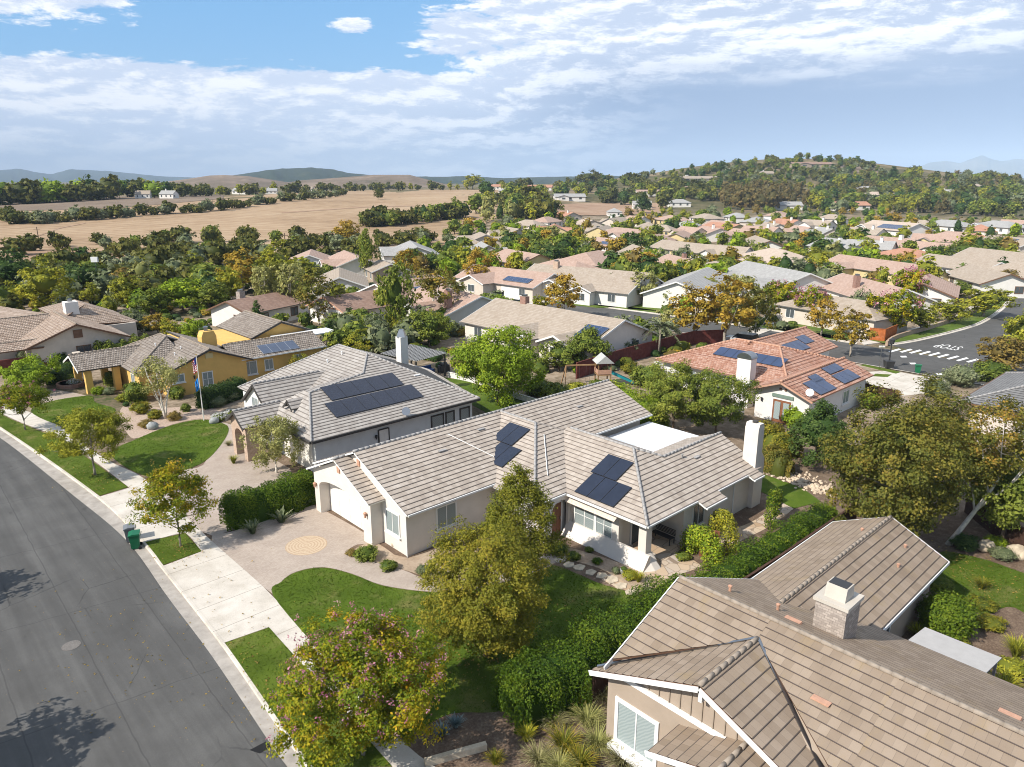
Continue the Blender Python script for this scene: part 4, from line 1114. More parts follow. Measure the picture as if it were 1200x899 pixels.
# garage bay in front of the gable, with an arched recess
b = MB(); y0, y1, ym = 35.9, 43.0, 39.5
def arch_front(ya, yb, zs, zt, n=14):
    return [(ya + (yb - ya) * (1 - math.cos(math.pi * i / n)) / 2, zs + (zt - zs) * math.sin(math.pi * i / n)) for i in range(n + 1)]
out = [(y0, -.15), (y0, 3.05), (ym, 4.66), (y1, 3.05), (y1, -.15)]
arc = arch_front(42.35, 36.85, 2.05, 2.75)
prof = out + [(42.35, -.15)] + arc + [(36.85, -.15)]
b.ext([(21.55, y, z) for y, z in prof], (.86, 0, 0)); part(H1, 'garage_bay', b, MC['stucco_cream'])
garage_door(H1, (22.33, 39.6, 1.2), 180, 5.4, 2.4, 'door_white')
for y in (36.35, 42.72): wall_lamp(H1, 21.55, y, 2.0, 180, 'terracotta')
for x, y, z in ((21.53, 39.5, 4.05), (22.38, 38.4, 4.62)):
    b = MB(); b.obox((x, y, z), (0, .707, .707), (-1, 0, 0), .001, .04, .001) if 0 else b.ext([(x, y - .16, z - .22), (x, y + .16, z - .22), (x, y + .16, z + .22), (x, y - .16, z + .22)], (-.05, 0, 0)); part(H1, 'gable_vent', b, MC['terracotta'])
z1 = 5.45
def zA(y): return z1 - S * abs(y - 38.4)
F = [[(22.05, 32.7, zA(32.7)), (39.6, 32.7, zA(32.7)), (39.6, 33.75, zA(33.75)), (47.2, 33.75, zA(33.75)), (47.2, 38.4, z1), (22.05, 38.4, z1)],
     [(22.05, 38.4, z1), (47.2, 38.4, z1), (47.2, 44.1, zA(44.1)), (22.05, 44.1, zA(44.1))],
     [(21.2, 43.4, 3.08), (21.2, 39.5, 4.85), (23.6, 39.5, 4.85), (22.5, 43.4, 3.08)], [(21.2, 35.5, 3.04), (22.5, 35.5, 3.04), (23.6, 39.5, 4.85), (21.2, 39.5, 4.85)]]
zr = 5.40; xr = 34.6
F += [[(28.7, 28.75, 2.92), (xr, 34.65, zr), (xr, 38.6, zr), (28.7, 38.6, 2.92)], [(28.7, 28.75, 2.92), (39.5, 28.75, 2.92), (39.5, 30.0, 3.44), (xr, 34.65, zr)], [(xr, 34.65, zr), (39.6, 29.7, 3.3), (39.6, 38.6, 3.3), (xr, 38.6, zr)]]
F += [[(31.5, 22.4, 2.9), (36.5, 27.4, 5.0), (36.5, 33.3, 5.0), (31.5, 33.3, 2.9)],
      [(31.5, 22.4, 2.9), (44.5, 22.4, 2.9), (44.9, 26.0, 4.41), (37.9, 26.0, 4.41), (36.5, 27.4, 5.0)],
      [(36.5, 27.4, 5.0), (37.9, 26.0, 4.41), (40.6, 28.7, 3.28), (40.6, 33.3, 3.28), (36.5, 33.3, 5.0)], [(37.9, 26.0, 4.41), (44.9, 26.0, 4.41), (44.9, 28.7, 3.28), (40.6, 28.7, 3.28)],
      [(36.6, 21.75, 2.63), (38.9, 21.75, 2.63), (38.9, 22.42, 2.91), (36.6, 22.42, 2.91)], [(42.6, 21.9, 2.69), (43.9, 21.9, 2.69), (43.9, 22.42, 2.91), (42.6, 22.42, 2.91)]]
roof_obj(H1, F, 'tile_main', 'trim_white', cap_lines=[((22.05, 38.4, z1), (47.2, 38.4, z1)), ((21.2, 39.5, 4.86), (23.3, 39.5, 4.86)), ((xr, 38.4, zr), (xr, 34.65, zr)), ((xr, 34.65, zr), (28.7, 28.75, 2.95)),
    ((36.5, 33.0, 5), (36.5, 27.4, 5)), ((36.5, 27.4, 5), (31.5, 22.4, 2.95)), ((36.5, 27.4, 5), (37.9, 26, 4.43)), ((37.9, 26, 4.43), (44.9, 26, 4.43))])
gutters(H1, [((22.1, 32.66, zA(32.7)), (39.6, 32.66, zA(32.7))), ((39.6, 33.7, zA(33.75)), (47.2, 33.7, zA(33.75))), ((31.45, 22.4, 2.9), (31.45, 28.6, 2.9)), ((31.5, 22.36, 2.9), (36.6, 22.36, 2.9)), ((38.9, 22.36, 2.9), (42.6, 22.36, 2.9)), ((28.7, 28.7, 2.92), (31.4, 28.7, 2.92)), ((36.6, 21.7, 2.63), (38.9, 21.7, 2.63)), ((42.6, 21.85, 2.68), (43.9, 21.85, 2.68))], 'trim_white')
downspout(H1, 41.6, 22.75, 2.8); downspout(H1, 31.85, 29.05, 2.9, 'trim_dark'); downspout(H1, 22.3, 33.2, 3.0)
W_ = (MC['trim_white'], MC['glass_pale'])
window(H1, (22.4, 34.75, 1.75), 180, 1.35, 1.35, *W_); window(H1, (25.4, 33.3, 1.75), 270, 1.45, 1.4, *W_, hb=0)
window(H1, (32.0, 27.55, 1.55), 180, 1.6, 1.45, *W_, hb=1); window(H1, (32.0, 25.95, 1.55), 180, 1.25, 1.45, *W_, hb=1)
window(H1, (37.6, 22.9, 1.5), 270, 1.2, 1.4, MC['trim_white'], MC['glass_dark'])
b = MB(); b.ext([(31.95, 24.75, 2.72), (31.4, 24.75, 2.38), (31.42, 24.75, 2.34), (31.95, 24.75, 2.66)], (0, 4.0, 0)); part(H1, 'awning', b, flat('awning_stripe', (.60, .52, .44), .9, .1, var=.2, scale=8))
door(H1, (34.2, 24.98, 1.1), 270, 1.5, 2.1, 'glass_dark', False, 1, frame='trim_white')
door(H1, (31.0, 29.18, 1.12), 270, .95, 2.15, 'door_wood')
b = MB(); pr = [(30.0, 0)] and arch_front(31.75, 30.25, 2.0, 2.55, 8)
b.ext([(x, 28.95, z) for x, z in ([(29.6, -.1), (29.6, 2.85), (32.0, 2.85), (32.0, -.1), (31.75, -.1)] + pr + [(30.25, -.1)])], (0, -.22, 0)); part(H1, 'entry_arch', b, MC['stucco_cream'])
def on2(x): return 2.92 + S * (x - 28.7)
def on3(x): return 2.9 + S * (x - 31.5)
for x, y, n_ in ((30.2, 35.45, 2), (32.05, 36.5, 2)): solar(H1, (x, y, on2(x)), (0, -1, 0), (1, 0, S), n_, 1, 1.06, 1.98, [MC['pv_black'], MC['pv_frame']])
for x, y, n_ in ((31.75, 28.25, 3), (33.56, 28.5, 2)): solar(H1, (x, y, on3(x)), (0, -1, 0), (1, 0, S), n_, 1, 1.05, 1.94, [MC['pv_black'], MC['pv_frame']])
b = MB(); b.box(39.5, 28.4, 2.72, 47.1, 33.9, 2.84)
for x in (40, 43.5, 46.9): b.box(x - .08, 28.5, -.1, x + .08, 28.66, 2.72)
part(H1, 'patio_cover', b, MC['awning_white'])
b = MB(); b.box(39.55, 31.2, 2.842, 41.9, 33.6, 2.855); part(H1, 'skylight_panel', b, flat('skylight', (.55, .57, .58), .4, .4, var=.05))
b = MB()                                              # chimney with sloped shoulders
pr = [(43.85, -.15), (43.85, 5.75), (43.98, 6.1), (44.5, 6.1), (44.62, 5.75), (44.62, 4.0), (45.05, 3.4), (45.05, -.15)]
b.ext([(x, 22.55, z) for x, z in pr], (0, 1.0, 0)); ch = part(H1, 'chimney', b, MC['stucco_cream'])
b = MB(); b.lathe((44.24, 23.05, 6.1), [(.2, 0), (.2, .12), (.05, .14)], 8); part(H1, 'chimney_cap', b, MC['trim_dark'], under=ch)
vents(H1, [(36.9, 35.2, zA(35.2)), (39.2, 25.4, 4.15)], 'cap_grey', [(27.6, 36.4, zA(36.4), 1, 0, S), (31.7, 37.2, zA(37.2), 1, 0, S), (41.5, 36.6, zA(36.6), 1, 0, S), (40.4, 25.0, 4.0, 1, 0, S)])
b = MB(); b.tube([(31.4, 30.3, 3.65), (34.2, 33.4, 4.97)], .035, 5); part(H1, 'conduit', b, MC['trim_white'])
b = MB(); b.tube([(29.0, 37.6, 5.18), (30.6, 34.6, 3.93)], .03, 5); part(H1, 'conduit', b, MC['trim_white'])
# ================= brown-roofed house, front right
H2 = thing('house', 'tan stucco house at lower right with brown flat-tile roof and stone chimney', 'house', (24, 8, 0))
rz = 6.0; rx = 23.6
def zm(x): return rz - S * abs(x - rx)
b = MB()
b.ext([(20.3, -7.8, -.15), (30.2, -7.8, -.15), (30.2, -7.8, 2.95), (rx, -7.8, 5.7), (20.3, -7.8, 4.3)], (0, 22.5, 0)); b.box(18.6, -7.8, -.15, 20.4, 6.2, 3.6)
b.box(30, 9.8, -.15, 39.2, 15.0, 2.8); gable_wall(b, 'x', 38.9, 39.25, 9.8, 15.0, 2.6, 2.85, 12.4, 4.2)
part(H2, 'wall', b, MC['stucco_tan'])
def zf(y): return 5.6 - S * abs(y - 10.9)
b = MB(); gable_wall(b, 'x', 19.35, 23, 6.9, 15.2, -.15, 3.62, 10.9, 5.35)
for y in [7.4 + .45 * i for i in range(17)]:
    zt = zf(y) - .2
    if zt > 4.0: b.box(19.30, y, 3.78, 19.36, y + .035, zt, 1)
part(H2, 'front_gable', b, [MC['stucco_tan'], MC['siding_tan']])
b = MB(); b.beam((19.29, 15.15, 3.68), (19.29, 9.9, 3.68), .09, .2); part(H2, 'trim_band', b, MC['trim_white'])
F = [[(rx, 15.0, rz), (19.3, 15.0, zm(19.3)), (22.65, 10.9, zm(22.65)), (rx, 10.9, rz)], [(rx, 10.9, rz), (22.65, 10.9, zm(22.65)), (19.5, 6.3, zm(19.5)), (rx, 6.3, rz)], [(rx, 6.3, rz), (18.0, 6.3, zm(18)), (18.0, -8, zm(18.0)), (rx, -8, rz)],
     [(rx, -8, rz), (31.0, -8, zm(31)), (31.0, 15.0, zm(31)), (rx, 15.0, rz)],
     [(18.8, 15.6, zf(15.6)), (18.8, 10.9, 5.6), (22.75, 10.9, 5.6), (19.0, 15.6, zf(15.6))], [(18.8, 10.9, 5.6), (18.8, 6.3, zf(6.3)), (19.6, 6.3, zf(6.3)), (22.75, 10.9, 5.6)]]
F2z = 4.42
F += [[(26.9, 12.3, F2z), (39.6, 12.3, F2z), (39.9, 15.35, 2.9), (30.6, 15.35, 2.9)], [(26.9, 12.3, F2z), (30.6, 9.3, 2.9), (39.7, 9.3, 2.9), (39.6, 12.3, F2z)]]
F += [[(17.5, 11.9, 3.08), (17.5, 9.3, 4.02), (19.6, 9.3, 4.02), (19.6, 11.9, 3.08)], [(17.5, 9.3, 4.02), (17.5, 6.7, 3.08), (19.6, 6.7, 3.08), (19.6, 9.3, 4.02)]]
roof_obj(H2, F, 'tile_brown', 'trim_brown', course=.40, step=.03, cap_lines=[((rx, 15, rz), (rx, -8, rz)), ((18.8, 10.9, 5.62), (22.6, 10.9, 5.62)), ((26.9, 12.3, F2z), (39.6, 12.3, F2z)), ((17.5, 9.3, 4.03), (19.4, 9.3, 4.03))], capmat='cap_tan')
for p, q in (((22.65, 10.9, 5.66), (19.0, 15.5, zf(15.5) + .09)), ((22.65, 10.9, 5.66), (19.45, 6.3, zf(6.3) + .09)), ((26.95, 12.3, F2z + .05), (30.6, 15.3, 2.98)), ((26.95, 12.3, F2z + .05), (30.6, 9.35, 2.98))):
    b = MB(); b.beam(p, q, .11, .05); part(H2, 'valley_flashing', b, MC['metal_grey'])
fascia(H2, [(18.78, 15.7, zf(15.7) - .02), (18.78, 10.9, 5.56), (18.78, 6.3, zf(6.3) - .02)], 'trim_white', .2)
fascia(H2, [(17.48, 12.0, 3.05), (17.48, 9.3, 3.98), (17.48, 6.6, 3.05)], 'trim_white', .2)
fascia(H2, [(30.6, 15.42, 2.9), (39.9, 15.42, 2.9)], 'trim_white', .14); fascia(H2, [(30.6, 9.24, 2.9), (39.75, 9.24, 2.9)], 'trim_white', .16)
fascia(H2, [(39.95, 15.4, 2.9), (39.66, 12.3, F2z), (39.76, 9.25, 2.9)], 'trim_white', .16); fascia(H2, [(18.9, 15.06, zm(18.9)), (rx, 15.06, rz)], 'trim_white', .2); fascia(H2, [(rx, 15.06, rz), (31, 15.06, zm(31))], 'trim_white', .16)
for y, z, x in ((10.9, 5.2, 18.9), (9.3, 3.65, 17.6)):
    b = MB(); b.box(x, y - .07, z - .3, x + .5, y + .07, z); part(H2, 'bracket', b, MC['trim_white'])
b = MB(); gable_wall(b, 'x', 17.95, 19.4, 7.1, 11.5, -.15, 3.0, 9.3, 3.85); part(H2, 'porch', b, MC['siding_tan'])
wo = window(H2, (19.35, 13.75, 1.62), 180, 1.75, 1.75, MC['trim_white'], MC['glass_blind'], fw=.16, sill=False)
b = MB(); b.box(18.98, 12.65, .36, 19.34, 14.85, .58)
for y in (12.85, 13.75, 14.65): b.box(19.06, y - .07, .14, 19.34, y + .07, .36)
part(H2, 'window_box', b, MC['trim_white'], under=wo)
b = MB(); b.box(17.86, 8.7, 1.9, 17.95, 9.25, 2.9); part(H2, 'shutter', b, MC['door_wood'])
b = MB(); b.box(17.88, 7.6, 1.9, 17.95, 8.68, 2.9); part(H2, 'window', b, MC['glass_pale'])
window(H2, (33.2, 9.8, 1.75), 270, .85, 1.6, MC['trim_white'], MC['glass_dark'])
b = MB(); b.box(25.6, 8.95, 3.6, 26.9, 10.15, 6.35); ch = part(H2, 'chimney', b, MC['stone_chimney'])
b = MB(); b.box(25.52, 8.87, 6.35, 26.98, 10.23, 6.5); b.ext([(25.85, 9.15, 6.5), (26.65, 9.15, 6.5), (26.55, 9.15, 7.05), (25.95, 9.15, 7.05)], (0, .8, 0)); part(H2, 'chimney_cap', b, MC['concrete'], under=ch)
b = MB(); b.box(25.98, 9.2, 7.05, 26.52, 9.9, 7.07); part(H2, 'flue', b, MC['metal_dark'], under=ch)
vents(H2, [(25.1, 13.5, zm(25.1)), (25.6, 11.6, zm(25.6))], 'terracotta', [(24.9, 10.6, zm(24.9), 0, 1, -S), (21.6, 8.0, zm(21.6), 0, 1, S), (25.2, 3.4, zm(25.2), 0, 1, -S)])
vents(H2, [(37.4, 12.9, 3.98), (38.0, 10.9, 3.58), (36.0, 10.5, 3.42)], 'terracotta')
b = MB(); b.ext([(30.9, 5.4, 2.56), (33.2, 5.2, 2.50), (33.2, 5.2, 2.56), (30.9, 5.4, 2.62)], (0, 3.0, 0))
for x, y in ((31.0, 8.2), (33.1, 8.1), (33.1, 5.35)): b.box(x - .05, y - .05, -.1, x + .05, y + .05, 2.5)
part(H2, 'patio_awning', b, MC['awning_grey'])
# ================= white house with dormers, left of the main house
H3 = thing('house', 'white stucco house with pale tile hip roof, small dormers and a wide black solar array', 'house', (34, 57, 0))
sB = .40
def zw(y): return 2.9 + sB * (y - 48.3)
b = MB(); b.box(24.8, 48.9, -.15, 40.6, 57.6, 2.92); b.box(27, 57, -.15, 40.6, 60.5, 2.9); b.box(26.5, 58, -.15, 43, 66, 2.92); part(H3, 'wall', b, MC['stucco_grey'])
ap = (35, 57.3, zw(57.3)); st = (32.7, 54.6, zw(54.6)); lr = (27.1, 53.7, zw(53.7)); ap2 = (35, 62.5, ap[2])
F = [[(24.2, 48.3, 2.9), (41.0, 48.3, 2.9), ap, (32.9, 54.7, zw(54.7)), (27.1, 53.7, zw(53.7))],
     [(41.0, 48.3, 2.9), (44.0, 60, 2.9), (44.0, 68, 2.9), ap2, ap], [ap, ap2, (26.4, 66.8, 2.9), (26.4, 54.4, 2.9), (32.9, 54.7, zw(54.7))], [ap2, (44, 68, 2.9), (26.4, 66.8, 2.9)],
     [(24.2, 48.3, 2.9), lr, (27.1, 54.6, lr[2]), (24.2, 57.8, 2.9)], [lr, (32.9, 54.7, zw(54.7)), (33.2, 57.0, 5.0), (27.1, 54.6, lr[2])],
     [(24.2, 57.8, 2.9), (27.1, 54.6, lr[2]), (33.2, 57.0, 5.0), (30, 58.0, 2.9)]]
F += [[(24.7, 62.1, 3.05), (24.7, 59.4, 5.1), (31.8, 59.4, 5.1), (28.5, 62.1, 3.05)], [(24.7, 56.9, 3.2), (28, 56.9, 3.2), (31.8, 59.4, 5.1), (24.7, 59.4, 5.1)],
      [(21.6, 58.0, 2.95), (21.6, 56.3, 4.05), (25.8, 56.3, 4.05), (24.6, 58.0, 2.95)], [(21.6, 54.6, 2.95), (24.4, 54.6, 2.95), (25.8, 56.3, 4.05), (21.6, 56.3, 4.05)],
      [(25.2, 54.75, 4.1), (25.2, 54.0, 4.75), (27.6, 54.0, 4.75), (27.0, 54.75, 4.1)], [(25.2, 53.25, 4.1), (27.2, 53.25, 4.1), (27.6, 54.0, 4.75), (25.2, 54.0, 4.75)]]
roof_obj(H3, F, 'tile_white_house', 'trim_dark', cap_lines=[((24.2, 48.3, 2.93), lr), (lr, (32.9, 54.7, zw(54.7))), ((32.9, 54.7, zw(54.7)), ap), (ap, ap2), (ap, (41, 48.3, 2.93)), (ap2, (26.4, 66.8, 2.93)), ((24.7, 59.4, 5.11), (31, 59.4, 5.11)), ((21.6, 56.3, 4.06), (25.6, 56.3, 4.06))])
b = MB(); gable_wall(b, 'x', 24.95, 29, 57.2, 61.8, -.15, 3.2, 59.4, 4.9); b.prism([(25.6, 53.45), (27.2, 53.45), (27.2, 54.55), (25.6, 54.55)], 3.3, 4.15); b.ext([(25.6, 53.45, 4.15), (25.6, 54.55, 4.15), (25.6, 54, 4.6)], (1.5, 0, 0)); part(H3, 'dormer_wall', b, MC['stucco_white'])
b = MB(); pr = [(54.9, -.15), (54.9, 3.05), (56.3, 3.9), (57.7, 3.05), (57.7, -.15), (57.1, -.15)] + arch_front(57.1, 55.5, 1.9, 2.5, 8) + [(55.5, -.15)]
b.ext([(21.9, y, z) for y, z in pr], (1.2, 0, 0)); part(H3, 'stone_porch', b, MC['stone_porch'])
fascia(H3, [(21.58, 58.05, 2.92), (21.58, 56.3, 4.02), (21.58, 54.55, 2.92)], 'trim_dark', .2); fascia(H3, [(24.68, 62.15, 3.0), (24.68, 59.4, 5.05), (24.68, 56.85, 3.15)], 'trim_dark', .2); fascia(H3, [(25.18, 54.8, 4.05), (25.18, 54, 4.7), (25.18, 53.2, 4.05)], 'trim_dark', .15)
gutters(H3, [((24.2, 48.25, 2.9), (41.0, 48.25, 2.9)), ((24.15, 48.3, 2.9), (24.15, 54.6, 2.9))], 'trim_dark', .2)
window(H3, (24.95, 59.6, 3.3), 180, 1.2, .95, MC['trim_white'], MC['glass_pale'], sill=False)
garage_door(H3, (24.76, 51.7, 1.15), 180, 4.8, 2.3, 'door_white')
Dk = (MC['trim_dark'], MC['glass_pale'])
for x, w in ((36.6, 1.2), (38.0, .8), (39.7, .95)): window(H3, (x, 48.9, 1.55), 270, w, 1.1, *Dk, sill=False, bars=0, fw=.13)
door(H3, (31.0, 48.88, 1.1), 270, .9, 2.1, 'door_white', frame='trim_dark', panels=1); wall_lamp(H3, 30.2, 48.88, 1.7, 270)
for y0, x0, n_ in ((50.1, 27.4, 6), (52.12, 28.2, 5)):
    solar(H3, (x0, y0, zw(y0)), (1, 0, 0), (0, 1, sB), n_, 1, 1.44, 2.0, [MC['pv_black'], MC['pv_frame']])
b = MB(); b.box(41.6, 61.5, 2, 42.5, 62.4, 6.4); ch = part(H3, 'chimney', b, MC['stucco_white'])
b = MB(); b.lathe((42.05, 61.95, 6.4), [(.66, 0), (.62, .08), (.3, .75), (.02, .8)], 4); part(H3, 'chimney_cap', b, MC['metal_grey'], under=ch)
dish(H3, 33.0, 48.4, 2.95, 230); vents(H3, [(34.0, 60.2, 6.1), (32.6, 60.5, 5.5)], 'awning_white', [(37.5, 53.0, zw(53.0), 1, 0, sB)])
# ================= yellow house
H4 = thing('house', 'mustard yellow stucco house with brown-grey barrel tiles and a pillared porch', 'house', (27, 84, 0))
s4 = .40
def gz(x): return 4.65 - s4 * abs(x - 28)
b = MB(); gable_wall(b, 'y', 77.9, 90, 23.6, 32.0, -.15, 2.85, 28, 4.45); b.box(31.5, 78.6, -.15, 41.6, 84.5, 2.75); b.box(21.5, 80.5, -.15, 25, 91, 2.8)
for x, y in ((17.9, 90.2), (17.9, 85.6), (20.6, 85.4), (20.6, 90.2)): b.box(x - .33, y - .33, -.1, x + .33, y + .33, 2.75)
b.box(17.6, 85.3, 2.5, 21, 85.8, 2.8); b.box(17.6, 90, 2.5, 21, 90.5, 2.8)
b.box(34, 88, -.15, 44.6, 97, 2.75); gable_wall(b, 'y', 88.3, 88.8, 37.6, 45.0, -.15, 2.85, 41.2, 4.4)
part(H4, 'wall', b, MC['stucco_yellow'])
F = [[(23.0, 77.5, gz(23)), (28, 77.5, gz(28)), (28, 86, gz(28)), (23, 86, gz(23))], [(28, 77.5, gz(28)), (32.6, 77.5, gz(32.6)), (32.6, 91, gz(32.6)), (28, 91, gz(28))],
     [(21.0, 80.4, 2.62), (26.4, 86, 4.95), (26.4, 88, 4.95), (21.0, 92, 2.62)], [(26.4, 86, 4.95), (31.5, 84, 2.9), (31.5, 92, 2.9), (26.4, 88, 4.95)], [(21.0, 92, 2.62), (26.4, 88, 4.95), (31.5, 92, 2.9)], [(21.0, 80.4, 2.62), (27, 80.4, 2.62), (26.4, 86, 4.95)],
     [(16.9, 91.1, 2.72), (16.9, 88.0, 3.95), (25.0, 88.0, 3.95), (22.0, 91.1, 2.72)], [(16.9, 84.8, 2.72), (22.0, 84.8, 2.72), (25.0, 88.0, 3.95), (16.9, 88.0, 3.95)],
     [(30.8, 78.0, 2.8), (42.0, 78.0, 2.8), (42.0, 81.2, 4.05), (30.8, 81.2, 4.05)], [(30.8, 81.2, 4.05), (42.0, 81.2, 4.05), (42.0, 85.0, 2.6), (30.8, 85.0, 2.6)],
     [(37.0, 87.9, 2.85), (41.2, 87.9, 4.5), (41.2, 99, 4.5), (37.0, 99, 2.85)], [(41.2, 87.9, 4.5), (45.4, 87.9, 2.85), (45.4, 99, 2.85), (41.2, 99, 4.5)]]
roof_obj(H4, F, 'tile_yellow_house', 'trim_dark', course=.4, step=.04, cap_lines=[((28, 77.5, 4.67), (28, 86, 4.67)), ((30.8, 81.2, 4.06), (42, 81.2, 4.06)), ((16.9, 88, 3.97), (24.5, 88, 3.97)), ((41.2, 87.9, 4.52), (41.2, 99, 4.52)), ((26.4, 86, 4.97), (21, 80.4, 2.65)), ((26.4, 88, 4.97), (21, 92, 2.65)), ((26.4, 86, 4.97), (26.4, 88, 4.97))], capmat='cap_tan')
fascia(H4, [(22.95, 77.45, gz(23) - .02), (28, 77.45, gz(28) - .02), (32.65, 77.45, gz(32.6) - .02)], 'trim_dark', .16); fascia(H4, [(36.95, 87.85, 2.83), (41.2, 87.85, 4.48), (45.45, 87.85, 2.83)], 'trim_dark', .2); fascia(H4, [(16.85, 91.15, 2.68), (16.85, 88, 3.9), (16.85, 84.75, 2.68)], 'trim_white', .2)
gutters(H4, [((31.5, 77.95, 2.8), (42, 77.95, 2.8))], 'trim_white', .14)
window(H4, (24.6, 77.9, 1.95), 270, 1.1, .75, *W_, bars=1); window(H4, (27.6, 77.9, 1.35), 270, 1.0, 1.5, *W_, hb=1); window(H4, (32.6, 78.6, 1.55), 270, 1.6, 1.4, *W_); window(H4, (34.9, 78.6, 1.6), 270, .9, 1.1, *W_); window(H4, (38.6, 78.6, 1.6), 270, .9, 1.1, *W_)
window(H4, (21.5, 82.6, 1.3), 180, 1.1, 1.5, *W_); wall_lamp(H4, 26.2, 77.9, 1.8, 270)
b = MB(); b.box(27.6, 77.82, 3.6, 28.4, 77.9, 4.15); part(H4, 'gable_vent', b, MC['stucco_palegold'])
solar(H4, (34.2, 78.25, 2.8 + .39 * .25), (1, 0, 0), (0, 1, .39), 4, 1, 1.12, 1.85, [MC['pv_grey'], MC['pv_silver']])
b = MB(); b.ext([(29.7, 84.3, 2.5), (31.4, 84.3, 2.5), (31.4, 84.3, 4.6), (31.15, 84.3, 5.2), (29.95, 84.3, 5.2), (29.7, 84.3, 4.6)], (0, 1.3, 0)); ch = part(H4, 'chimney', b, MC['stucco_yellow'])
b = MB(); b.lathe((30.5, 84.95, 5.2), [(.22, 0), (.22, .4), (.32, .45), (.02, .6)], 8); part(H4, 'chimney_cap', b, MC['metal_grey'], under=ch)
vents(H4, [(24.8, 84.8, 4.3), (26.6, 82.2, 4.05), (25.6, 81.3, 3.7)], 'awning_white')
# ================= beige barrel-tile house, far left
H5 = thing('house', 'pale beige stucco house at the left edge with pinkish barrel tiles and a white chimney', 'house', (20, 110, 0))
b = MB(); gable_wall(b, 'y', 101.6, 112, 15.8, 26.2, -.15, 2.85, 20.9, 4.75); b.box(10, 107.5, -.15, 18, 128, 2.8); b.box(22, 110, -.15, 30, 122, 2.8); b.box(15.4, 102.2, -.1, 16.2, 103, 2.8); part(H5, 'wall', b, MC['stucco_beige'])
def g5(x): return 4.98 - .4 * abs(x - 20.8)
F = [[(15.0, 101.1, g5(15)), (20.8, 101.1, g5(20.8)), (20.8, 113.5, g5(20.8)), (15.0, 113.5, g5(15))], [(20.8, 101.1, g5(20.8)), (26.8, 101.1, g5(26.8)), (26.8, 113.5, g5(26.8)), (20.8, 113.5, g5(20.8))],
     [(9.0, 106.5, 2.7), (14.5, 112, 4.9), (14.5, 130, 4.9), (9.0, 130, 2.7)], [(9.0, 106.5, 2.7), (20, 106.5, 2.7), (20, 112, 4.9), (14.5, 112, 4.9)], [(14.5, 112, 4.9), (20, 112, 4.9), (20, 130, 2.7), (14.5, 130, 4.9)],
     [(20.8, 110, 4.2), (25.2, 115.2, 5.25), (25.2, 121, 5.25), (20.8, 123, 4.2)], [(25.2, 115.2, 5.25), (30.5, 110.5, 2.75), (30.5, 123, 2.75), (25.2, 121, 5.25)], [(25.2, 115.2, 5.25), (20.4, 110, 3.6), (30.5, 110.5, 2.75)],
     [(12.4, 105.4, 2.6), (12.4, 103.4, 3.3), (18.5, 103.4, 3.3), (17, 105.4, 2.6)], [(12.4, 101.4, 2.6), (17, 101.4, 2.6), (18.5, 103.4, 3.3), (12.4, 103.4, 3.3)]]
roof_obj(H5, F, 'tile_beige_house', 'trim_brown', course=.4, step=.04, cap_lines=[((20.8, 101.1, 5.0), (20.8, 113, 5.0)), ((14.5, 112, 4.92), (9, 106.5, 2.73)), ((14.5, 112, 4.92), (20, 112, 4.92)), ((12.4, 103.4, 3.31), (18, 103.4, 3.31)), ((14.5, 112, 4.92), (14.5, 130, 4.92))], capmat='cap_tan')
fascia(H5, [(14.95, 101.05, g5(15)), (20.8, 101.05, g5(20.8)), (26.85, 101.05, g5(26.8))], 'trim_brown', .2)
b = MB(); b.box(20.4, 101.5, 3.2, 21.4, 101.62, 4.2); part(H5, 'gable_vent', b, MC['trim_brown'])
window(H5, (21.3, 101.6, 1.3), 270, 1.5, 1.6, MC['trim_brown'], MC['glass_dark'], bars=1); window(H5, (9.98, 109.4, 1.4), 180, 1.1, 1.7, *W_, hb=2)
b = MB(); b.box(22.2, 112.6, 3.4, 23.8, 114.2, 6.1); ch = part(H5, 'chimney', b, MC['stucco_white'])
b = MB(); b.lathe((23.0, 113.4, 6.1), [(.3, 0), (.3, .35), (.02, .4)], 8); part(H5, 'chimney_cap', b, MC['metal_grey'], under=ch)
# ================= red-tile house right of centre
H6 = thing('house', 'white stucco house with terracotta barrel-tile roof, four blue solar arrays and French doors', 'house', (70, 36, 0))
b = MB(); gable_wall(b, 'x', 62.9, 75.4, 27.7, 33.0, -.15, 2.75, 30.3, 3.85); b.box(66.2, 30, -.15, 79, 46, 2.75); gable_wall(b, 'x', 78, 84, 35.4, 42.2, -.15, 2.8, 38.7, 4.6); part(H6, 'wall', b, MC['stucco_white'])
rr_ = .36
def z6(y): return 4.12 - .4 * abs(y - 30.3)
F = [[(62.2, 27.15, z6(27.15)), (75.9, 27.15, z6(27.15)), (75.9, 30.3, 4.12), (62.2, 30.3, 4.12)], [(62.2, 30.3, 4.12), (75.9, 30.3, 4.12), (75.9, 33.6, z6(33.6)), (62.2, 33.6, z6(33.6))],
     [(65.4, 31.0, 2.8), (71.8, 35.5, 5.1), (71.8, 40.5, 5.1), (65.4, 46.6, 2.8)], [(65.4, 46.6, 2.8), (71.8, 40.5, 5.1), (79.5, 46.6, 2.8)], [(71.8, 35.5, 5.1), (79.5, 30.5, 2.8), (79.5, 46.6, 2.8), (71.8, 40.5, 5.1)], [(65.4, 31.0, 2.8), (79.5, 30.5, 2.8), (71.8, 35.5, 5.1)],
     [(71.0, 38.7, 5.15), (84.5, 38.7, 5.0), (84.5, 43.0, 3.3), (74, 43.0, 3.3)], [(74, 34.6, 3.3), (84.5, 34.6, 3.3), (84.5, 38.7, 5.0), (71.0, 38.7, 5.15)]]
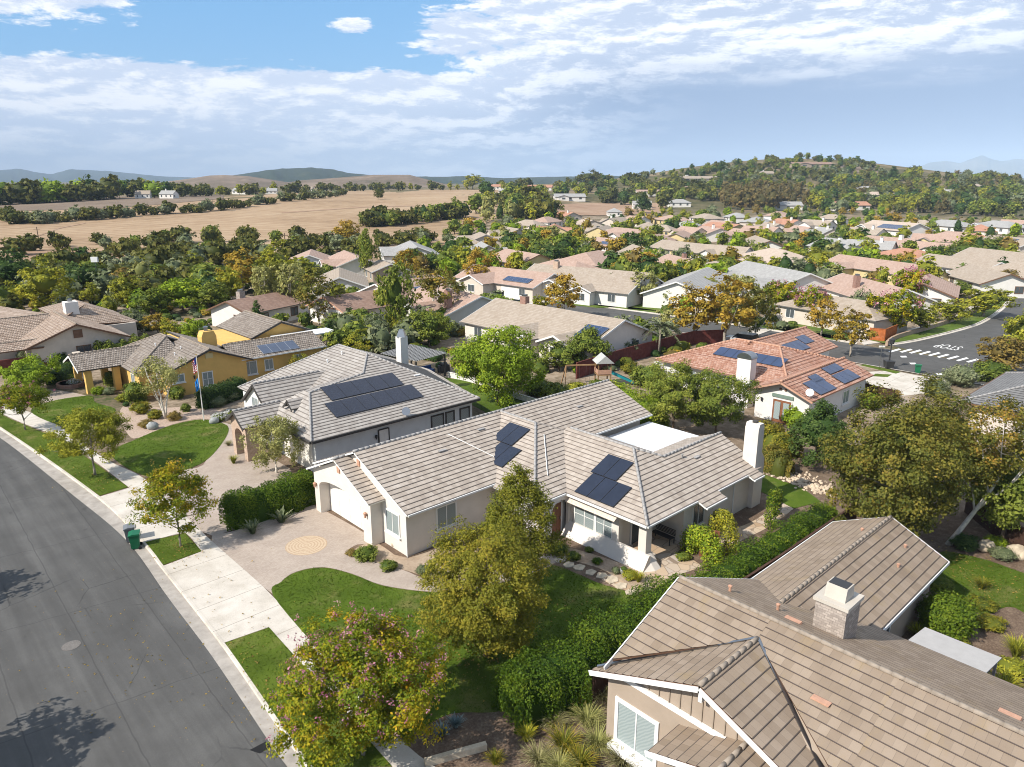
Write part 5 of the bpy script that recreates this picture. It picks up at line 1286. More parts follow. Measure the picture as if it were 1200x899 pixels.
roof_obj(H6, F, 'tile_red', 'terracotta', course=.42, step=.045, cap_lines=[((62.2, 30.3, 4.14), (75.9, 30.3, 4.14)), ((71.8, 35.5, 5.12), (71.8, 40.5, 5.12)), ((71.8, 40.5, 5.12), (65.4, 46.6, 2.84)), ((71.8, 35.5, 5.12), (65.4, 31, 2.84)), ((71.8, 35.5, 5.12), (79.5, 30.5, 2.84)), ((71, 38.7, 5.17), (84.5, 38.7, 5.03))], capmat='terracotta', capr=.13)
for P in ([(62.15, 27.1, z6(27.15)), (62.15, 30.3, 4.1), (62.15, 33.65, z6(33.6))],): fascia(H6, P, 'terracotta', .18)
sg = (0, 1, .4)
solar(H6, (64.3, 27.4, z6(27.4)), (1, 0, 0), sg, 2, 1, 1.7, 2.0, [MC['pv_blue'], MC['pv_frame']]); solar(H6, (66.2, 28.7, z6(28.7)), (1, 0, 0), sg, 1, 1, 1.75, 1.1, [MC['pv_blue'], MC['pv_frame']])
solar(H6, (69.6, 27.5, z6(27.5)), (1, 0, 0), sg, 3, 1, 1.25, 1.5, [MC['pv_blue'], MC['pv_frame']]); solar(H6, (69.8, 29.05, z6(29.05)), (1, 0, 0), sg, 3, 1, 1.05, 1.1, [MC['pv_blue'], MC['pv_frame']])
solar(H6, (68.2, 41.2, 2.8 + .36 * 2.8), (0, -1, 0), (1, 0, rr_), 7, 1, 1.12, 1.7, [MC['pv_blue'], MC['pv_frame']])
solar(H6, (75.0, 35.6, 3.72), (1, 0, 0), (0, 1, .42), 4, 1, 1.1, 1.7, [MC['pv_blue'], MC['pv_frame']]); solar(H6, (79.6, 36.3, 4.0), (1, 0, 0), (0, 1, .42), 2, 1, 1.1, 1.5, [MC['pv_blue'], MC['pv_frame']])
b = MB(); b.box(64.6, 34.7, -.1, 65.7, 36.2, 5.0); ch = part(H6, 'chimney', b, MC['stucco_white'])
b = MB(); b.ext([(64.55, 34.65, 5.0)] + [(64.55, 35.45 - .8 * math.cos(math.pi * i / 10), 5.05 + .55 * math.sin(math.pi * i / 10)) for i in range(11)] + [(64.55, 36.25, 5.0)], (1.2, 0, 0)); part(H6, 'chimney_cap', b, MC['metal_grey'], under=ch)
d_ = door(H6, (62.88, 30.25, 1.1), 180, 1.8, 2.2, 'door_wood', False, 1)
for s in (-1, 1):
    b = MB(); b.obox((62.8, 30.25 + s * .43, 1.15), (0, 1, 0), (-1, 0, 0), .58, .05, 1.7); part(H6, 'glass_pane', b, MC['glass_blind'], under=d_)
b = MB(); b.box(62.78, 29.2, 2.42, 62.9, 31.3, 2.72); part(H6, 'transom_vent', b, flat('vent_green', (.16, .22, .18), .7))
for y in (30.05, 30.55):
    b = MB(); b.tube([(62.9, y, 3.25), (62.8, y, 3.25)], .12, 8); part(H6, 'gable_vent', b, MC['trim_brown'])
window(H6, (65.6, 27.7, 1.5), 270, 1.0, 1.2, *W_); window(H6, (70.8, 27.7, 1.5), 270, 1.3, 1.2, *W_); window(H6, (66.18, 38.5, 1.5), 180, 1.5, 1.3, *W_); window(H6, (66.18, 42.5, 1.5), 180, 1.2, 1.2, *W_)
dish(H6, 62.7, 27.7, z6(27.7), 200); wall_lamp(H6, 62.9, 32.3, 1.9, 180)
# ================= grey-roofed house at the right edge
H7 = thing('house', 'white house at the right edge under a plain grey tile roof', 'house', (76, 12, 0), 0)
b = MB(); b.box(72.8, -4, -.15, 86, 17.4, 2.75); part(H7, 'wall', b, MC['stucco_beige'])
F = [[(72.0, 18.2, 2.9), (72, -5, 2.9), (79.3, -5, 5.6), (79.3, 11.0, 5.6)], [(72.0, 18.2, 2.9), (79.3, 11.0, 5.6), (86.6, 18.2, 2.9)], [(86.6, 18.2, 2.9), (79.3, 11, 5.6), (79.3, -5, 5.6), (86.6, -5, 2.9)]]
roof_obj(H7, F, 'tile_grey', 'trim_brown', cap_lines=[((79.3, 11, 5.62), (72, 18.2, 2.93)), ((79.3, 11, 5.62), (79.3, -5, 5.62)), ((79.3, 11, 5.62), (86.6, 18.2, 2.93))])
gutters(H7, [((71.95, 18.2, 2.9), (71.95, -5, 2.9)), ((72, 18.25, 2.9), (86.6, 18.25, 2.9))], 'trim_brown', .14); window(H7, (72.8, 12.5, 1.5), 180, 1.6, 1.2, *W_); window(H7, (72.8, 7, 1.5), 180, 1.6, 1.2, *W_)
vents(H7, [(75.0, 13.2, 4.05), (77.6, 10.2, 4.98)], 'metal_grey', [(75.6, 8.0, 4.22, 0, 1, .37)])
# ------------------------------------------------------------------ trees and shrubs near the camera
def tpx(u, vb, vt, w):
    """base point, height and crown width (metres) of a tree measured in the photograph"""
    g = GT(u, vb) or GT(u, vb + 3); X, Y, Z = g
    lo, hi = .2, 60
    xc, yc = w2c(X, Y)
    for _ in range(40):
        h = (lo + hi) / 2; dzz = Z + h - CH
        v = 449.5 - CF * (yc * cs + dzz * cc) / (yc * cc - dzz * cs)
        if v < vt: hi = h
        else: lo = h
    return (X, Y, Z), h, w * depth_of(X, Y, Z) / CF
NT_ = 0
def near_tree(name, label, u, vb, vt, w, mat, n, leaf, shape='round', base=.3, lump=.2, nclump=90, cs_=.5, bark='bark_brown', r=.14, limbs=7, lean=(0, 0), multi=1, hollow=.5, up=.5, drop=0, tints=.6, cat='tree', group=None, extra=(), hscale=1, core=0, flowers=None):
    global NT_; NT_ += 1
    loc, H, Wd = tpx(u, vb, vt, w); H *= hscale; Rr = Wd / 2 * .97; b0 = base * H
    cm, K = crown_mesh('crown', MC[mat], 100 + NT_, H, b0, Rr, None, n, leaf, shape, lump, nclump, cs_, hollow, core, up, drop, tints, lean[0], lean[1])
    tm = trunk_mesh('trunk', MC[bark], 50 + NT_, H, b0, r, K, limbs, lean, multi)
    ex = list(extra)
    if flowers:
        fm, fn, fsz = flowers; rng = np.random.default_rng(NT_); top = K[np.argsort(-(K[:, 2] + .35 * np.linalg.norm(K[:, :2], axis=1)))][:int(len(K) * .6)]
        ctr = top[rng.integers(0, len(top), fn)] + rng.normal(size=(fn, 3)) * cs_ * .55 + np.array([0, 0, cs_ * .5])
        k = 14; C = np.repeat(ctr, k, 0) + rng.normal(size=(fn * k, 3)) * .075; N = rng.normal(size=(fn * k, 3)) + np.array([0, 0, .6])
        ex.append(('blossom', leaves_mesh('blossom', MC[fm], C, N, fsz, np.repeat(rng.uniform(0, 1, fn), k) * .6 + rng.uniform(0, .4, fn * k), rng)))
    return tree(name, label, cat, (loc[0], loc[1], 0), cm, tm, group=group, extra=ex)
near_tree('evergreen_tree', 'large olive-green tree with dense yellowish leaves on the front lawn', 570, 772, 615, 158, 'lf_olive', 72000, .098, 'round', .08, .15, 380, .50, r=.17, hollow=.45, tints=.6, limbs=12)
near_tree('evergreen_tree', 'taller pointed olive-green tree close to the arched entry', 608, 690, 538, 114, 'lf_olive', 44000, .10, 'cone', .08, .15, 270, .46, r=.14, hollow=.4, tints=.6)
near_tree('crape_myrtle', 'yellow-green crape myrtle with dusky pink blossom beside the sidewalk in the foreground', 426, 888, 740, 206, 'lf_crape', 52000, .11, 'round', .14, .24, 260, .48, 'bark_grey', .10, 9, multi=3, hollow=.35, tints=.9, flowers=('lf_pink', 300, .08))
near_tree('street_tree', 'round yellow-green street tree in the middle of the long verge', 112, 559, 478, 96, 'lf_yelgreen', 20000, .13, 'flat', .30, .14, 140, .5, 'bark_grey', .11, 8, hollow=.4, tints=.8)
near_tree('street_tree', 'thin green and russet street tree on the small verge next to the bins', 212, 643, 544, 108, 'lf_crape', 15000, .125, 'flat', .28, .2, 130, .48, 'bark_grey', .09, 9, hollow=.3, tints=.9, flowers=('lf_rust', 60, .09))
near_tree('street_tree', 'street tree with pink-brown blossom at the left end of the verge', 30, 506, 449, 68, 'lf_crape', 12000, .14, 'flat', .36, .18, 110, .5, 'bark_grey', .09, 8, hollow=.35, tints=.8, flowers=('lf_pink', 50, .1))
near_tree('birch_tree', 'sparse birch with several white trunks by the yellow house', 194, 492, 413, 66, 'lf_pale', 4200, .17, 'vase', .42, .3, 40, .55, 'bark_white', .15, 9, multi=3, hollow=.3, drop=.5)
near_tree('weeping_tree', 'weeping thin-leaved tree by the garage of the white house', 324, 556, 485, 76, 'lf_pale', 8000, .15, 'column', .2, .3, 60, .4, 'bark_white', .09, 8, hollow=.35, drop=.9, tints=.8)
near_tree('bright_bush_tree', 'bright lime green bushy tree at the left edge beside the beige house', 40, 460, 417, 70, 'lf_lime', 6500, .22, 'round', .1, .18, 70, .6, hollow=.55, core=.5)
near_tree('sycamore', 'big sycamore with browning leaves just behind the brown roof', 1030, 652, 455, 168, 'lf_syc', 52000, .155, 'round', .06, .2, 270, .75, 'bark_grey', .22, 10, hollow=.35, tints=.9)
near_tree('sycamore', 'upright sycamore between the big sycamore and the grey roof', 1078, 610, 446, 112, 'lf_syc', 26000, .16, 'column', .1, .18, 150, .75, 'bark_grey', .18, 8, hollow=.35, tints=.8)
near_tree('sycamore', 'open sycamore with a leaning white trunk at the right', 1110, 640, 452, 126, 'lf_syc', 14000, .16, 'vase', .3, .25, 120, .7, 'bark_white', .17, 12, lean=(.22, -.38), hollow=.3, tints=1.0)
near_tree('dark_tree', 'dark green tree behind the leaning white trunk', 1172, 640, 520, 100, 'lf_green', 9000, .2, 'round', .1, .2, 80, .7, hollow=.5, core=.4)
near_tree('garden_tree', 'slender green tree behind the patio cover with a visible trunk', 788, 510, 425, 86, 'lf_green', 20000, .16, 'round', .16, .16, 130, .6, r=.13, hollow=.4, tints=.85)
near_tree('garden_tree', 'fuller green tree in front of the red-tiled house', 838, 512, 430, 92, 'lf_green', 22000, .16, 'round', .12, .16, 140, .62, r=.13, hollow=.4, tints=.85)
near_tree('conical_tree', 'dense dark olive tree between French doors and the sycamores', 955, 548, 464, 84, 'lf_dark', 9000, .18, 'cone', .05, .16, 80, .6, hollow=.55, core=.5)
near_tree('lime_tree', 'large lime green tree in the backyard of the white house', 584, 476, 381, 112, 'lf_lime', 32000, .2, 'round', .06, .13, 190, .8, r=.16, hollow=.45, tints=.85)
near_tree('backyard_tree', 'dark green round tree behind the striped pergola', 503, 408, 361, 62, 'lf_green', 6000, .28, 'round', .08, .2, 70, .8, hollow=.5, core=.4)
near_tree('pepper_tree', 'soft grey-green tree behind the tan roofed house with the red fence', 688, 432, 384, 68, 'lf_green', 6500, .28, 'flat', .1, .2, 70, .8, hollow=.5, core=.4)
# ---- clipped hedges
def hpx(P, z=0): return gp(P, z)
hedge('hedge', 'tall glossy green hedge between the front lawn and the brown-roofed house', [(17.2, 19.0), (19.5, 18.7), (23, 18.5), (27, 18.35), (30.2, 18.3)], 2.7, 2.2, MC['lf_hedge'], 3, 42000, .10, wave=.2)
hedge('hedge', 'lower green hedge continuing along the side fence past the patio', [(30.6, 18.2), (34, 18.1), (38, 18.0), (42, 17.9), (45.5, 17.9)], 2.0, 1.55, MC['lf_hedge'], 5, 22000, .10, wave=.22)
hedge('hedge', 'dark clipped hedge between driveway and white house', hpx([(262, 618), (300, 607), (335, 596), (372, 583)]), 2.0, 2.1, MC['lf_hedge'], 7, 20000, .115, wave=.12)
hedge('hedge', 'dark clipped hedge under the gable wall of the yellow house', hpx([(233, 480), (262, 471), (288, 462)]), 1.8, 2.0, MC['lf_dark'], 8, 5000, .16, wave=.06)
hedge('hedge', 'low clipped hedge beside the porch of the yellow house', hpx([(62, 452), (80, 440), (92, 432)]), 2.0, 1.5, MC['lf_dark'], 9, 3200, .16, wave=.05)
hedge('hedge', 'leafy hedge covering the end wall of the yellow house wing', [(36.5, 76.6), (39.5, 76.4), (43, 76.6), (47, 76.8)], 2.0, 2.3, MC['lf_olive'], 10, 4200, .2, wave=.25)
hedge('hedge', 'ivy-green hedge against the beige house wall', [(22.2, 101.0), (25, 100.8), (29.5, 100.6)], 1.4, 2.3, MC['lf_green'], 11, 3200, .22, wave=.25)
hedge('hedge', 'bushy hedge running behind the main house toward the playset', hpx([(716, 470), (750, 492), (770, 505)]), 3, 2.0, MC['lf_lime'], 12, 6000, .2, wave=.3)
hedge('hedge', 'olive hedge below the French doors beyond the chimney', hpx([(886, 520), (905, 528), (930, 540)]), 2.6, 2.0, MC['lf_olive'], 13, 6500, .16, wave=.2)
hedge('hedge', 'brown-green hedge beside the rock border', hpx([(896, 545), (915, 555), (928, 558)]), 2.0, 1.7, MC['lf_syc'], 14, 4500, .14, wave=.2)
# ---- leafy arches in the side garden
def leaf_arch(name, label, c, ang, w, h, th, mat, seed, n, leaf):
    rng = np.random.default_rng(seed); a = rng.uniform(-.15, math.pi + .15, n); d = rng.normal(size=(n, 3)); d /= np.linalg.norm(d, axis=1, keepdims=True)
    r = th * rng.uniform(.7, 1.08, n)
    px = np.cos(a) * (w / 2) ; pz = np.where(np.sin(a) > 0, np.sin(a), 0) * (h - th) ; low = (a < .12) | (a > math.pi - .12)
    pz = np.where(low, rng.uniform(0, .6, n) * h, pz + .0)
    C = np.column_stack([px + d[:, 0] * r, d[:, 1] * r, pz + d[:, 2] * r * .9 + .05]); C[:, 2] = np.maximum(C[:, 2], .02)
    me = leaves_mesh('foliage', MC[mat], C, d + rng.normal(size=(n, 3)) * .5 + np.array([0, 0, .4]), leaf, rng.uniform(0, 1, n), rng)
    o = thing(name, label, 'topiary', (*c, 0), ang); link('foliage', me, o)
    b = MB(); b.tube([(math.cos(q) * w / 2, 0, max(0, math.sin(q)) * (h - th) - (.1 if q in (0, math.pi) else 0)) for q in [math.pi * i / 10 for i in range(11)]], .04, 5); link('stem', b.mesh('stem', MC['bark_brown']), o)
leaf_arch('leaf_arch', 'round leafy arch shaped like a ring beside the chimney wall', G(846, 640), R(60), 2.1, 2.5, .52, 'lf_yelgreen', 1, 4200, .11)
leaf_arch('leaf_arch', 'narrow leafy arch over the side path nearest the rock border', G(905, 610), R(20), 2.3, 2.3, .45, 'lf_hedge', 2, 3600, .11)
leaf_arch('leaf_arch', 'flowering bush arch over the wooden side gate by the patio', G(822, 655), R(70), 2.2, 2.2, .7, 'lf_lime', 3, 5200, .12)
b = MB(); x, y = G(830, 653); b.obox((x, y, .9), (.5, -.86, 0), (.86, .5, 0), 1.1, .06, 1.8); b.obox((x, y, 1.72), (.5, -.86, 0), (.86, .5, 0), .9, .05, .2)
solo('wooden_gate', 'small brown wooden gate under the flowering arch', 'gate', b, MC['door_wood'], (x, y, 0))
# ---- shrubs, grasses, agaves
SH = {k: shrub_mesh(MC[m], i + 300, 1, 1.5, int(n * 1.5), lf * .9, core=.7, nclump=60) for i, (k, m, n, lf) in enumerate([('green', 'lf_green', 1500, .16), ('hedge', 'lf_hedge', 2200, .13), ('lime', 'lf_lime', 1500, .16), ('olive', 'lf_olive', 1500, .15), ('grey', 'lf_grey', 1500, .13), ('gold', 'lf_yelgreen', 1500, .15), ('rust', 'lf_rust', 1400, .14), ('dark', 'lf_dark', 1600, .15), ('white', 'lf_white', 500, .1)])}
SHF = {k: shrub_mesh(MC[m], i + 340, 1, 1.5, 260, .34, core=.85) for i, (k, m) in enumerate([('green', 'lf_green'), ('lime', 'lf_lime'), ('olive', 'lf_olive'), ('grey', 'lf_grey'), ('gold', 'lf_gold'), ('dark', 'lf_dark'), ('rust', 'lf_rust')])}
def sh(u, v, w, h, k, label, name='shrub', group=None, cat='shrub'):
    """shrub whose foot is at the photograph point; w wide and h tall in metres"""
    x, y = G(u, v); return shrub(name, label, (x, y, 0), SH[k], (w / 2, w / 2, h / 1.5), random.uniform(0, 6), group, cat)
b3 = shrub_mesh(MC['lf_hedge'], 77, 1.5, 2.5, 15000, .13, core=.70, lump=.04, nclump=170)
x, y = G(1108, 741); shrub('boxed_shrub', 'large rounded clipped green shrub beside the brown-roofed wing', (x, y, 0), b3, (.96, .96, .9))
for a in [(430, 655, 1.5, .9, 'green', 'leafy rose bush with a bronze shoot by the garage corner'), (455, 667, 1.1, .6, 'green', 'low green plant left of the wall corner in the front bed'), (495, 672, .9, .6, 'grey', 'blue-green plant in the bed along the side wall'), (412, 650, .8, .35, 'rust', 'rusty red ground cover at the tip of the front bed'), (523, 642, .9, .6, 'green', 'small green plant under the side window'),
          (655, 648, 1.3, .7, 'green', 'green bush beside the arched entry'), (672, 655, .9, .5, 'green', 'low plant under the bay window near the entry'), (700, 660, .7, .35, 'hedge', 'small mounded plant in the middle of the bay-window bed'), (722, 672, .6, .45, 'grey', 'tiny grey-green plant next to the stone pot'), (738, 677, 1.0, .5, 'straw' if 0 else 'gold', 'yellowish clump by the flared porch base'), (690, 646, .6, .3, 'green', 'tiny green plant under the middle of the bay window'),
          (800, 655, 1.0, .45, 'green', 'low rounded plant by the porch bench'), (1082, 662, 1.2, .8, 'dark', 'dark shrub left of the leaning sycamore trunk'), (1130, 643, 1.7, 1.1, 'dark', 'dark rounded shrub right of the leaning sycamore trunk'), (1165, 640, 1.4, .7, 'lime', 'light green plant in the mulch by the back lawn'), (1175, 655, 1.6, .8, 'grey', 'grey-green spreading shrub beside the boulders'), (1190, 635, 1.3, .6, 'green', 'green mound at the right edge in mulch'),
          (1150, 712, 1.5, .6, 'olive', 'olive spreading plant at the edge of the back lawn'), (1160, 735, 1.6, .6, 'olive', 'brownish spreading plant below the back lawn'), (1120, 755, 1.3, .5, 'olive', 'low olive plant next to the grey awning'), (1145, 775, 1.3, .5, 'olive', 'low olive plant at the tip of the grey awning'), (1185, 790, 1.6, .8, 'gold', 'yellow-green spiky shrub at the right edge'),
          (345, 494, 1, 1, 'green', 'shrub hidden beside the stone porch'), (207, 467, 1.8, 1.5, 'green', 'round green bush before the yellow wall'), (160, 470, 2.6, 2.3, 'green', 'large round bush right of the porch pillars'), (132, 452, 1.9, 1.9, 'green', 'green bush framed by the porch pillars'), (115, 462, 1.5, .9, 'lime', 'light green low shrub at the foot of the porch'), (128, 462, 1.4, .9, 'grey', 'grey-green low shrub beside the porch path'), (145, 470, 1.6, .9, 'gold', 'yellowish low shrub by the front window of the yellow house'), (148, 476, .8, .5, 'dark', 'dark round pot plant on the gravel strip'),
          (165, 484, 2.0, 1.2, 'olive', 'olive shrub left of the birch trunks'), (182, 490, 1.6, .9, 'olive', 'low olive shrub at the foot of the birch'), (205, 492, 1.5, .9, 'rust', 'brownish grass-like shrub right of the birch'), (172, 500, 1.6, .7, 'rust', 'brown low shrub by the boulder left of the lawn'), (218, 482, 1.1, .9, 'green', 'green shrub with pale flowers by the wall'), (256, 476, 2.0, 1.2, 'grey', 'grey rounded bush behind the white roses'), (270, 470, 1.8, 1.2, 'grey', 'grey-green bush right of the dark hedge'), (285, 488, 1.0, .6, 'olive', 'small olive plant by the stone porch path'),
          (80, 447, 1.6, .9, 'green', 'green mound with pale flowers in the brick planter'), (20, 448, 2.2, 1.4, 'dark', 'dark shrub at the far left by the path'), (50, 430, 2.4, 1.8, 'rust', 'russet and gold shrub before the beige house'), (72, 428, 2.6, 1.8, 'dark', 'dark shrub at the corner of the beige house'), (28, 425, 1.8, 2.0, 'grey', 'grey-green shrub under the beige porch roof'),
          (738, 438, 2.3, 1.5, 'olive', 'round olive bush beside the playset'), (760, 452, 4.2, 2.6, 'green', 'big rounded green bush right of the slide'), (795, 440, 1.4, 1.2, 'rust', 'brownish round bush beside the gravel path'), (712, 462, 2.2, 1.2, 'lime', 'lime green plants behind the main roof'), (775, 478, 3.4, 1.6, 'lime', 'light green bushes under the slender tree'), (932, 499, 2.6, 1.9, 'lime', 'bright green rounded bush beside the French doors'), (820, 490, 2.5, 1.4, 'lime', 'light green bushes in shade of the garden trees'),
          (650, 470, 3.0, 2.2, 'green', 'green bush right of the lime green tree'), (672, 468, 3.0, 2.0, 'gold', 'yellow-brown bush left of the playset'), (630, 462, 3, 2.0, 'green', 'green bush behind the lime green tree'), (700, 455, 2.0, 1.1, 'green', 'green bush at the foot of the swing frame'),
          (990, 640, 2.2, 1.5, 'rust', 'brownish bush behind the ridge of the brown wing'), (1060, 655, 2.0, 1.3, 'green', 'green bush in the shade of the sycamore'), (1100, 690, 1.4, .8, 'green', 'tuft of green against the clipped shrub'), (1008, 462, 1.5, 2.0, 'dark', 'dark columnar shrub at the corner of the red-tiled house'), (1045, 470, 2.0, 1.4, 'rust', 'brownish bush beside the pale driveway'), (1020, 478, 2.4, 1.6, 'lime', 'bright green bush behind the brown side fence'), (1095, 465, 3.0, 2.2, 'grey', 'feathery grey-green bush by the road corner'), (1125, 452, 4, 2.6, 'grey', 'large feathery bush at the road edge'), (1160, 445, 4, 2.4, 'green', 'green bush above the grey roof')]:
    sh(*a)
TU = {k: blade_mesh('foliage', MC[m], i + 5, n, h, s, w, dr) for i, (k, m, n, h, s, w, dr) in enumerate([('straw', 'lf_straw', 320, .8, .75, .010, .7), ('green', 'lf_olive', 320, .8, .6, .010, .6), ('pale', 'lf_pale', 340, .9, .8, .010, .7), ('yellow', 'lf_yelgreen', 260, .9, .55, .014, .5)])}
AG = blade_mesh('foliage', MC['lf_blue'], 21, 34, .62, .52, .055, .35); AG.materials[0] = MC['lf_grey']
BL = blade_mesh('foliage', MC['lf_blue'], 22, 130, .42, .33, .018, .3)
def tuft(u, v, s, k, label, name='ornamental_grass', cat='grass clump', group=None):
    x, y = G(u, v); me = TU[k] if k in TU else {'agave': AG, 'fescue': BL}[k]; return shrub(name, label, (x, y, -.01), me, (s, s, s), random.uniform(0, 6), group, cat)
for u, v, s, k, l in [(631, 896, 1.15, 'straw', 'pale straw fountain grass at the bottom edge of the bed'), (617, 868, .9, 'yellow', 'bright green grass tuft left in the bed'), (648, 850, 1.0, 'straw', 'buff dry grass in the middle of the bed'), (672, 828, 1.0, 'green', 'green grass tuft near the hedge end'), (688, 850, 1.1, 'pale', 'grey-green grass by the house corner'), (705, 818, 1.1, 'straw', 'straw grass next to the brown fence end'), (700, 878, 1.2, 'pale', 'large grey grass against the tan wall'), (730, 898, 1.3, 'straw', 'straw grass below the front window'), (660, 880, 1.4, 'green', 'spreading green grass in the bed centre'), (680, 900, 1.3, 'green', 'green grass at the bottom edge right of the straw clump'), (655, 905, 1.0, 'pale', 'grey grass at the bottom edge'), (580, 895, .8, 'green', 'small tuft by the timber edging'),
                      (1075, 748, 1.0, 'yellow', 'yellow-green striped grass beside the wing wall'), (1175, 812, 1.3, 'yellow', 'yellow striped grass at the right edge of the garden'), (1190, 770, 1.3, 'yellow', 'bright spiky grass in the right garden'), (1150, 690, 1.0, 'green', 'green grass tuft beside the back lawn'), (748, 682, .8, 'yellow', 'yellow grass beside the flared porch base'), (274, 543, .9, 'yellow', 'yellow tuft beside the curved path'), (268, 522, .7, 'straw', 'straw tuft by the stone porch')]: tuft(u, v, s, k, l)
for u, v, s, l in [(296, 625, 1.5, 'pale agave nearest the street at the foot of the dark hedge'), (330, 612, 1.6, 'pale agave in the middle of the dark hedge bed'), (356, 594, 1.3, 'pale agave nearest the garage')]: tuft(u, v, s, 'agave', l, 'agave', 'agave')
for u, v, s, l in [(518, 862, 1.3, 'blue grassy mound left of its pair in bare soil'), (534, 852, 1.3, 'blue grassy mound against the tall hedge')]: tuft(u, v, s, 'fescue', l, 'blue_fescue', 'grass clump')
def rose(u, v, w, h, label):
    x, y = G(u, v); o = thing('rose_bush', label, 'rose bush', (x, y, 0)); a = link('foliage', SH['green'], o); a.scale = (w / 2, w / 2, h / 1.5)
    rng = np.random.default_rng(int(u)); n = int(70 * w * w); d = rng.normal(size=(n, 3)); d[:, 2] = np.abs(d[:, 2]); d /= np.linalg.norm(d, axis=1, keepdims=True)
    c = d * np.array([w / 2, w / 2, h * .62]) * 1.02 + np.array([0, 0, h * .35]); k = 6; C = np.repeat(c, k, 0) + rng.normal(size=(n * k, 3)) * .04
    link('blossom', leaves_mesh('blossom', MC['lf_white'], C, np.repeat(d, k, 0) + rng.normal(size=(n * k, 3)) * .4, .09, rng.uniform(0, 1, n * k), rng), o)
rose(257, 492, 1.5, .7, 'white rose bush right of the flagpole'); rose(270, 488, 1.3, .7, 'white rose bush nearest the stone porch'); rose(441, 862, 1.2, .9, 'white flowering bush under the crape myrtle'); rose(396, 800, 1.0, .9, 'white blossom bush at the sidewalk beside the crape myrtle'); rose(88, 452, 1.6, .8, 'white flowering plant in the brick planter'); rose(820, 640, 1.2, 1.1, 'white flowering bush beside the porch bench')
def boulder(u, v, s, label, mat='stone_pale', seed=0):
    x, y = G(u, v); rng = np.random.default_rng(int(u * 7 + v)); vs, fs = ico_core(s, -.2 * s, s * .75, s * .6, 1, rng, 10, 6); b = MB()
    b.v = [tuple(p) for p in vs]; b.f = [tuple(int(q) for q in f) for f in fs]; b.uv = [[(0, 0)] * 4] * len(fs); b.m = [0] * len(fs)
    o = link('boulder', b.mesh('boulder', MC[mat], smooth=True), None, (x, y, 0)); o['label'] = label; o['category'] = 'boulder'; o.rotation_euler = (0, 0, u)
flat('stone_grey', (.32, .33, .32), .9, .1, var=.25, scale=4)
boulder(179, 503, .7, 'grey boulder at the edge of the round lawn', 'stone_grey'); boulder(251, 496, .6, 'flat grey stone on the lawn by the flagpole', 'stone_grey'); boulder(1155, 645, .7, 'pale boulder left in the mulch beside the sycamore'); boulder(1190, 652, .8, 'large pale boulder right in the mulch'); boulder(1196, 655, .6, 'small pale boulder at the right edge'); boulder(462, 640, .3, 'tan stone against the garage bed')
b = MB(); rng = np.random.default_rng(4)
for i in range(520):
    t_ = rng.uniform(0, 1); u = 888 + 90 * t_ + rng.normal() * 3; v = 545 + 33 * t_ + rng.normal() * 4; x, y = G(u, v); s = rng.uniform(.05, .14); vs, fs = ico_core(s, -s, s * 1.2, s, 1, rng, 6, 4); k = len(b.v)
    b.v += [(p[0] + x, p[1] + y, p[2]) for p in vs]; b.f += [tuple(int(q) + k for q in f) for f in fs]; b.uv += [[(0, 0)] * 4] * len(fs); b.m += [0] * len(fs)
setting('river_rocks', b, flat('river_rock', (.56, .45, .33), .9, .1, var=.3, scale=2.5), 'stuff')
b = MB(); b.beam((*G(498, 897), .12), (*G(570, 877), .12), .22, .3); solo('timber_edging', 'weathered timber edging at the foot of the tall hedge', 'garden edging', b, MC['stone_pale'], (*G(535, 887), 0))
# ------------------------------------------------------------------ fences, bins, flags and other objects
def fence(name, label, P, h, mat, boards=.15, postevery=2.4, z=0, cap=True, gap=.012):
    o = thing(name, label, 'fence', (*P[0], z)); bb = MB(); cp = MB()
    k = 0
    for (x0, y0), (x1, y1) in zip(P, P[1:]):
        L = math.hypot(x1 - x0, y1 - y0); tx, ty = (x1 - x0) / L, (y1 - y0) / L; n = max(1, int(L / boards)); rr = random.Random(int(L * 10))
        for i in range(n):
            c = (i + .5) * L / n; hh = h + rr.uniform(-.015, .015); bb.obox((x0 + tx * c, y0 + ty * c, z + hh / 2), (tx, ty, 0), (-ty, tx, 0), L / n - gap, .025 + rr.uniform(0, .01), hh)
        for zz in (.25, h - .25): bb.obox((x0 + tx * L / 2 - ty * .04, y0 + ty * L / 2 + tx * .04, z + h * 0 + zz), (tx, ty, 0), (-ty, tx, 0), L, .05, .09)
        m_ = max(1, round(L / postevery))
        for i in range(m_ + 1):
            p = MB(); c = L * i / m_; p.obox((x0 + tx * c - ty * .07, y0 + ty * c + tx * .07, z + h / 2), (tx, ty, 0), (-ty, tx, 0), .11, .11, h + .1); part(o, 'post', p, MC[mat]); k += 1
        if cap: cp.obox((x0 + tx * L / 2, y0 + ty * L / 2, z + h + .03), (tx, ty, 0), (-ty, tx, 0), L, .14, .05)
    part(o, 'board_panel', bb, MC[mat])
    if cap: part(o, 'cap_rail', cp, MC[mat])
    return o
fence('wooden_fence', 'long dark red board fence between the playset and the tan roofed house', gp([(676, 444), (735, 425), (790, 410), (812, 404), (850, 402)]), 1.9, 'fence_red')
fence('wooden_fence', 'dark brown board fence between hedge and brown-roofed house', [(21.0, 17.2), (24, 17.0), (30, 16.75), (36, 16.6), (45.5, 16.55), (46.5, 16.5)], 1.6, 'fence_brown')
fence('wooden_fence', 'brown side fence joining the red-tiled house at the pale driveway', gp([(985, 478), (1012, 466), (1045, 474)]), 1.5, 'fence_brown')
fence('wooden_fence', 'weathered fence behind the back garden at the right edge', gp([(1130, 600), (1180, 640), (1215, 665)]), 1.7, 'fence_brown')
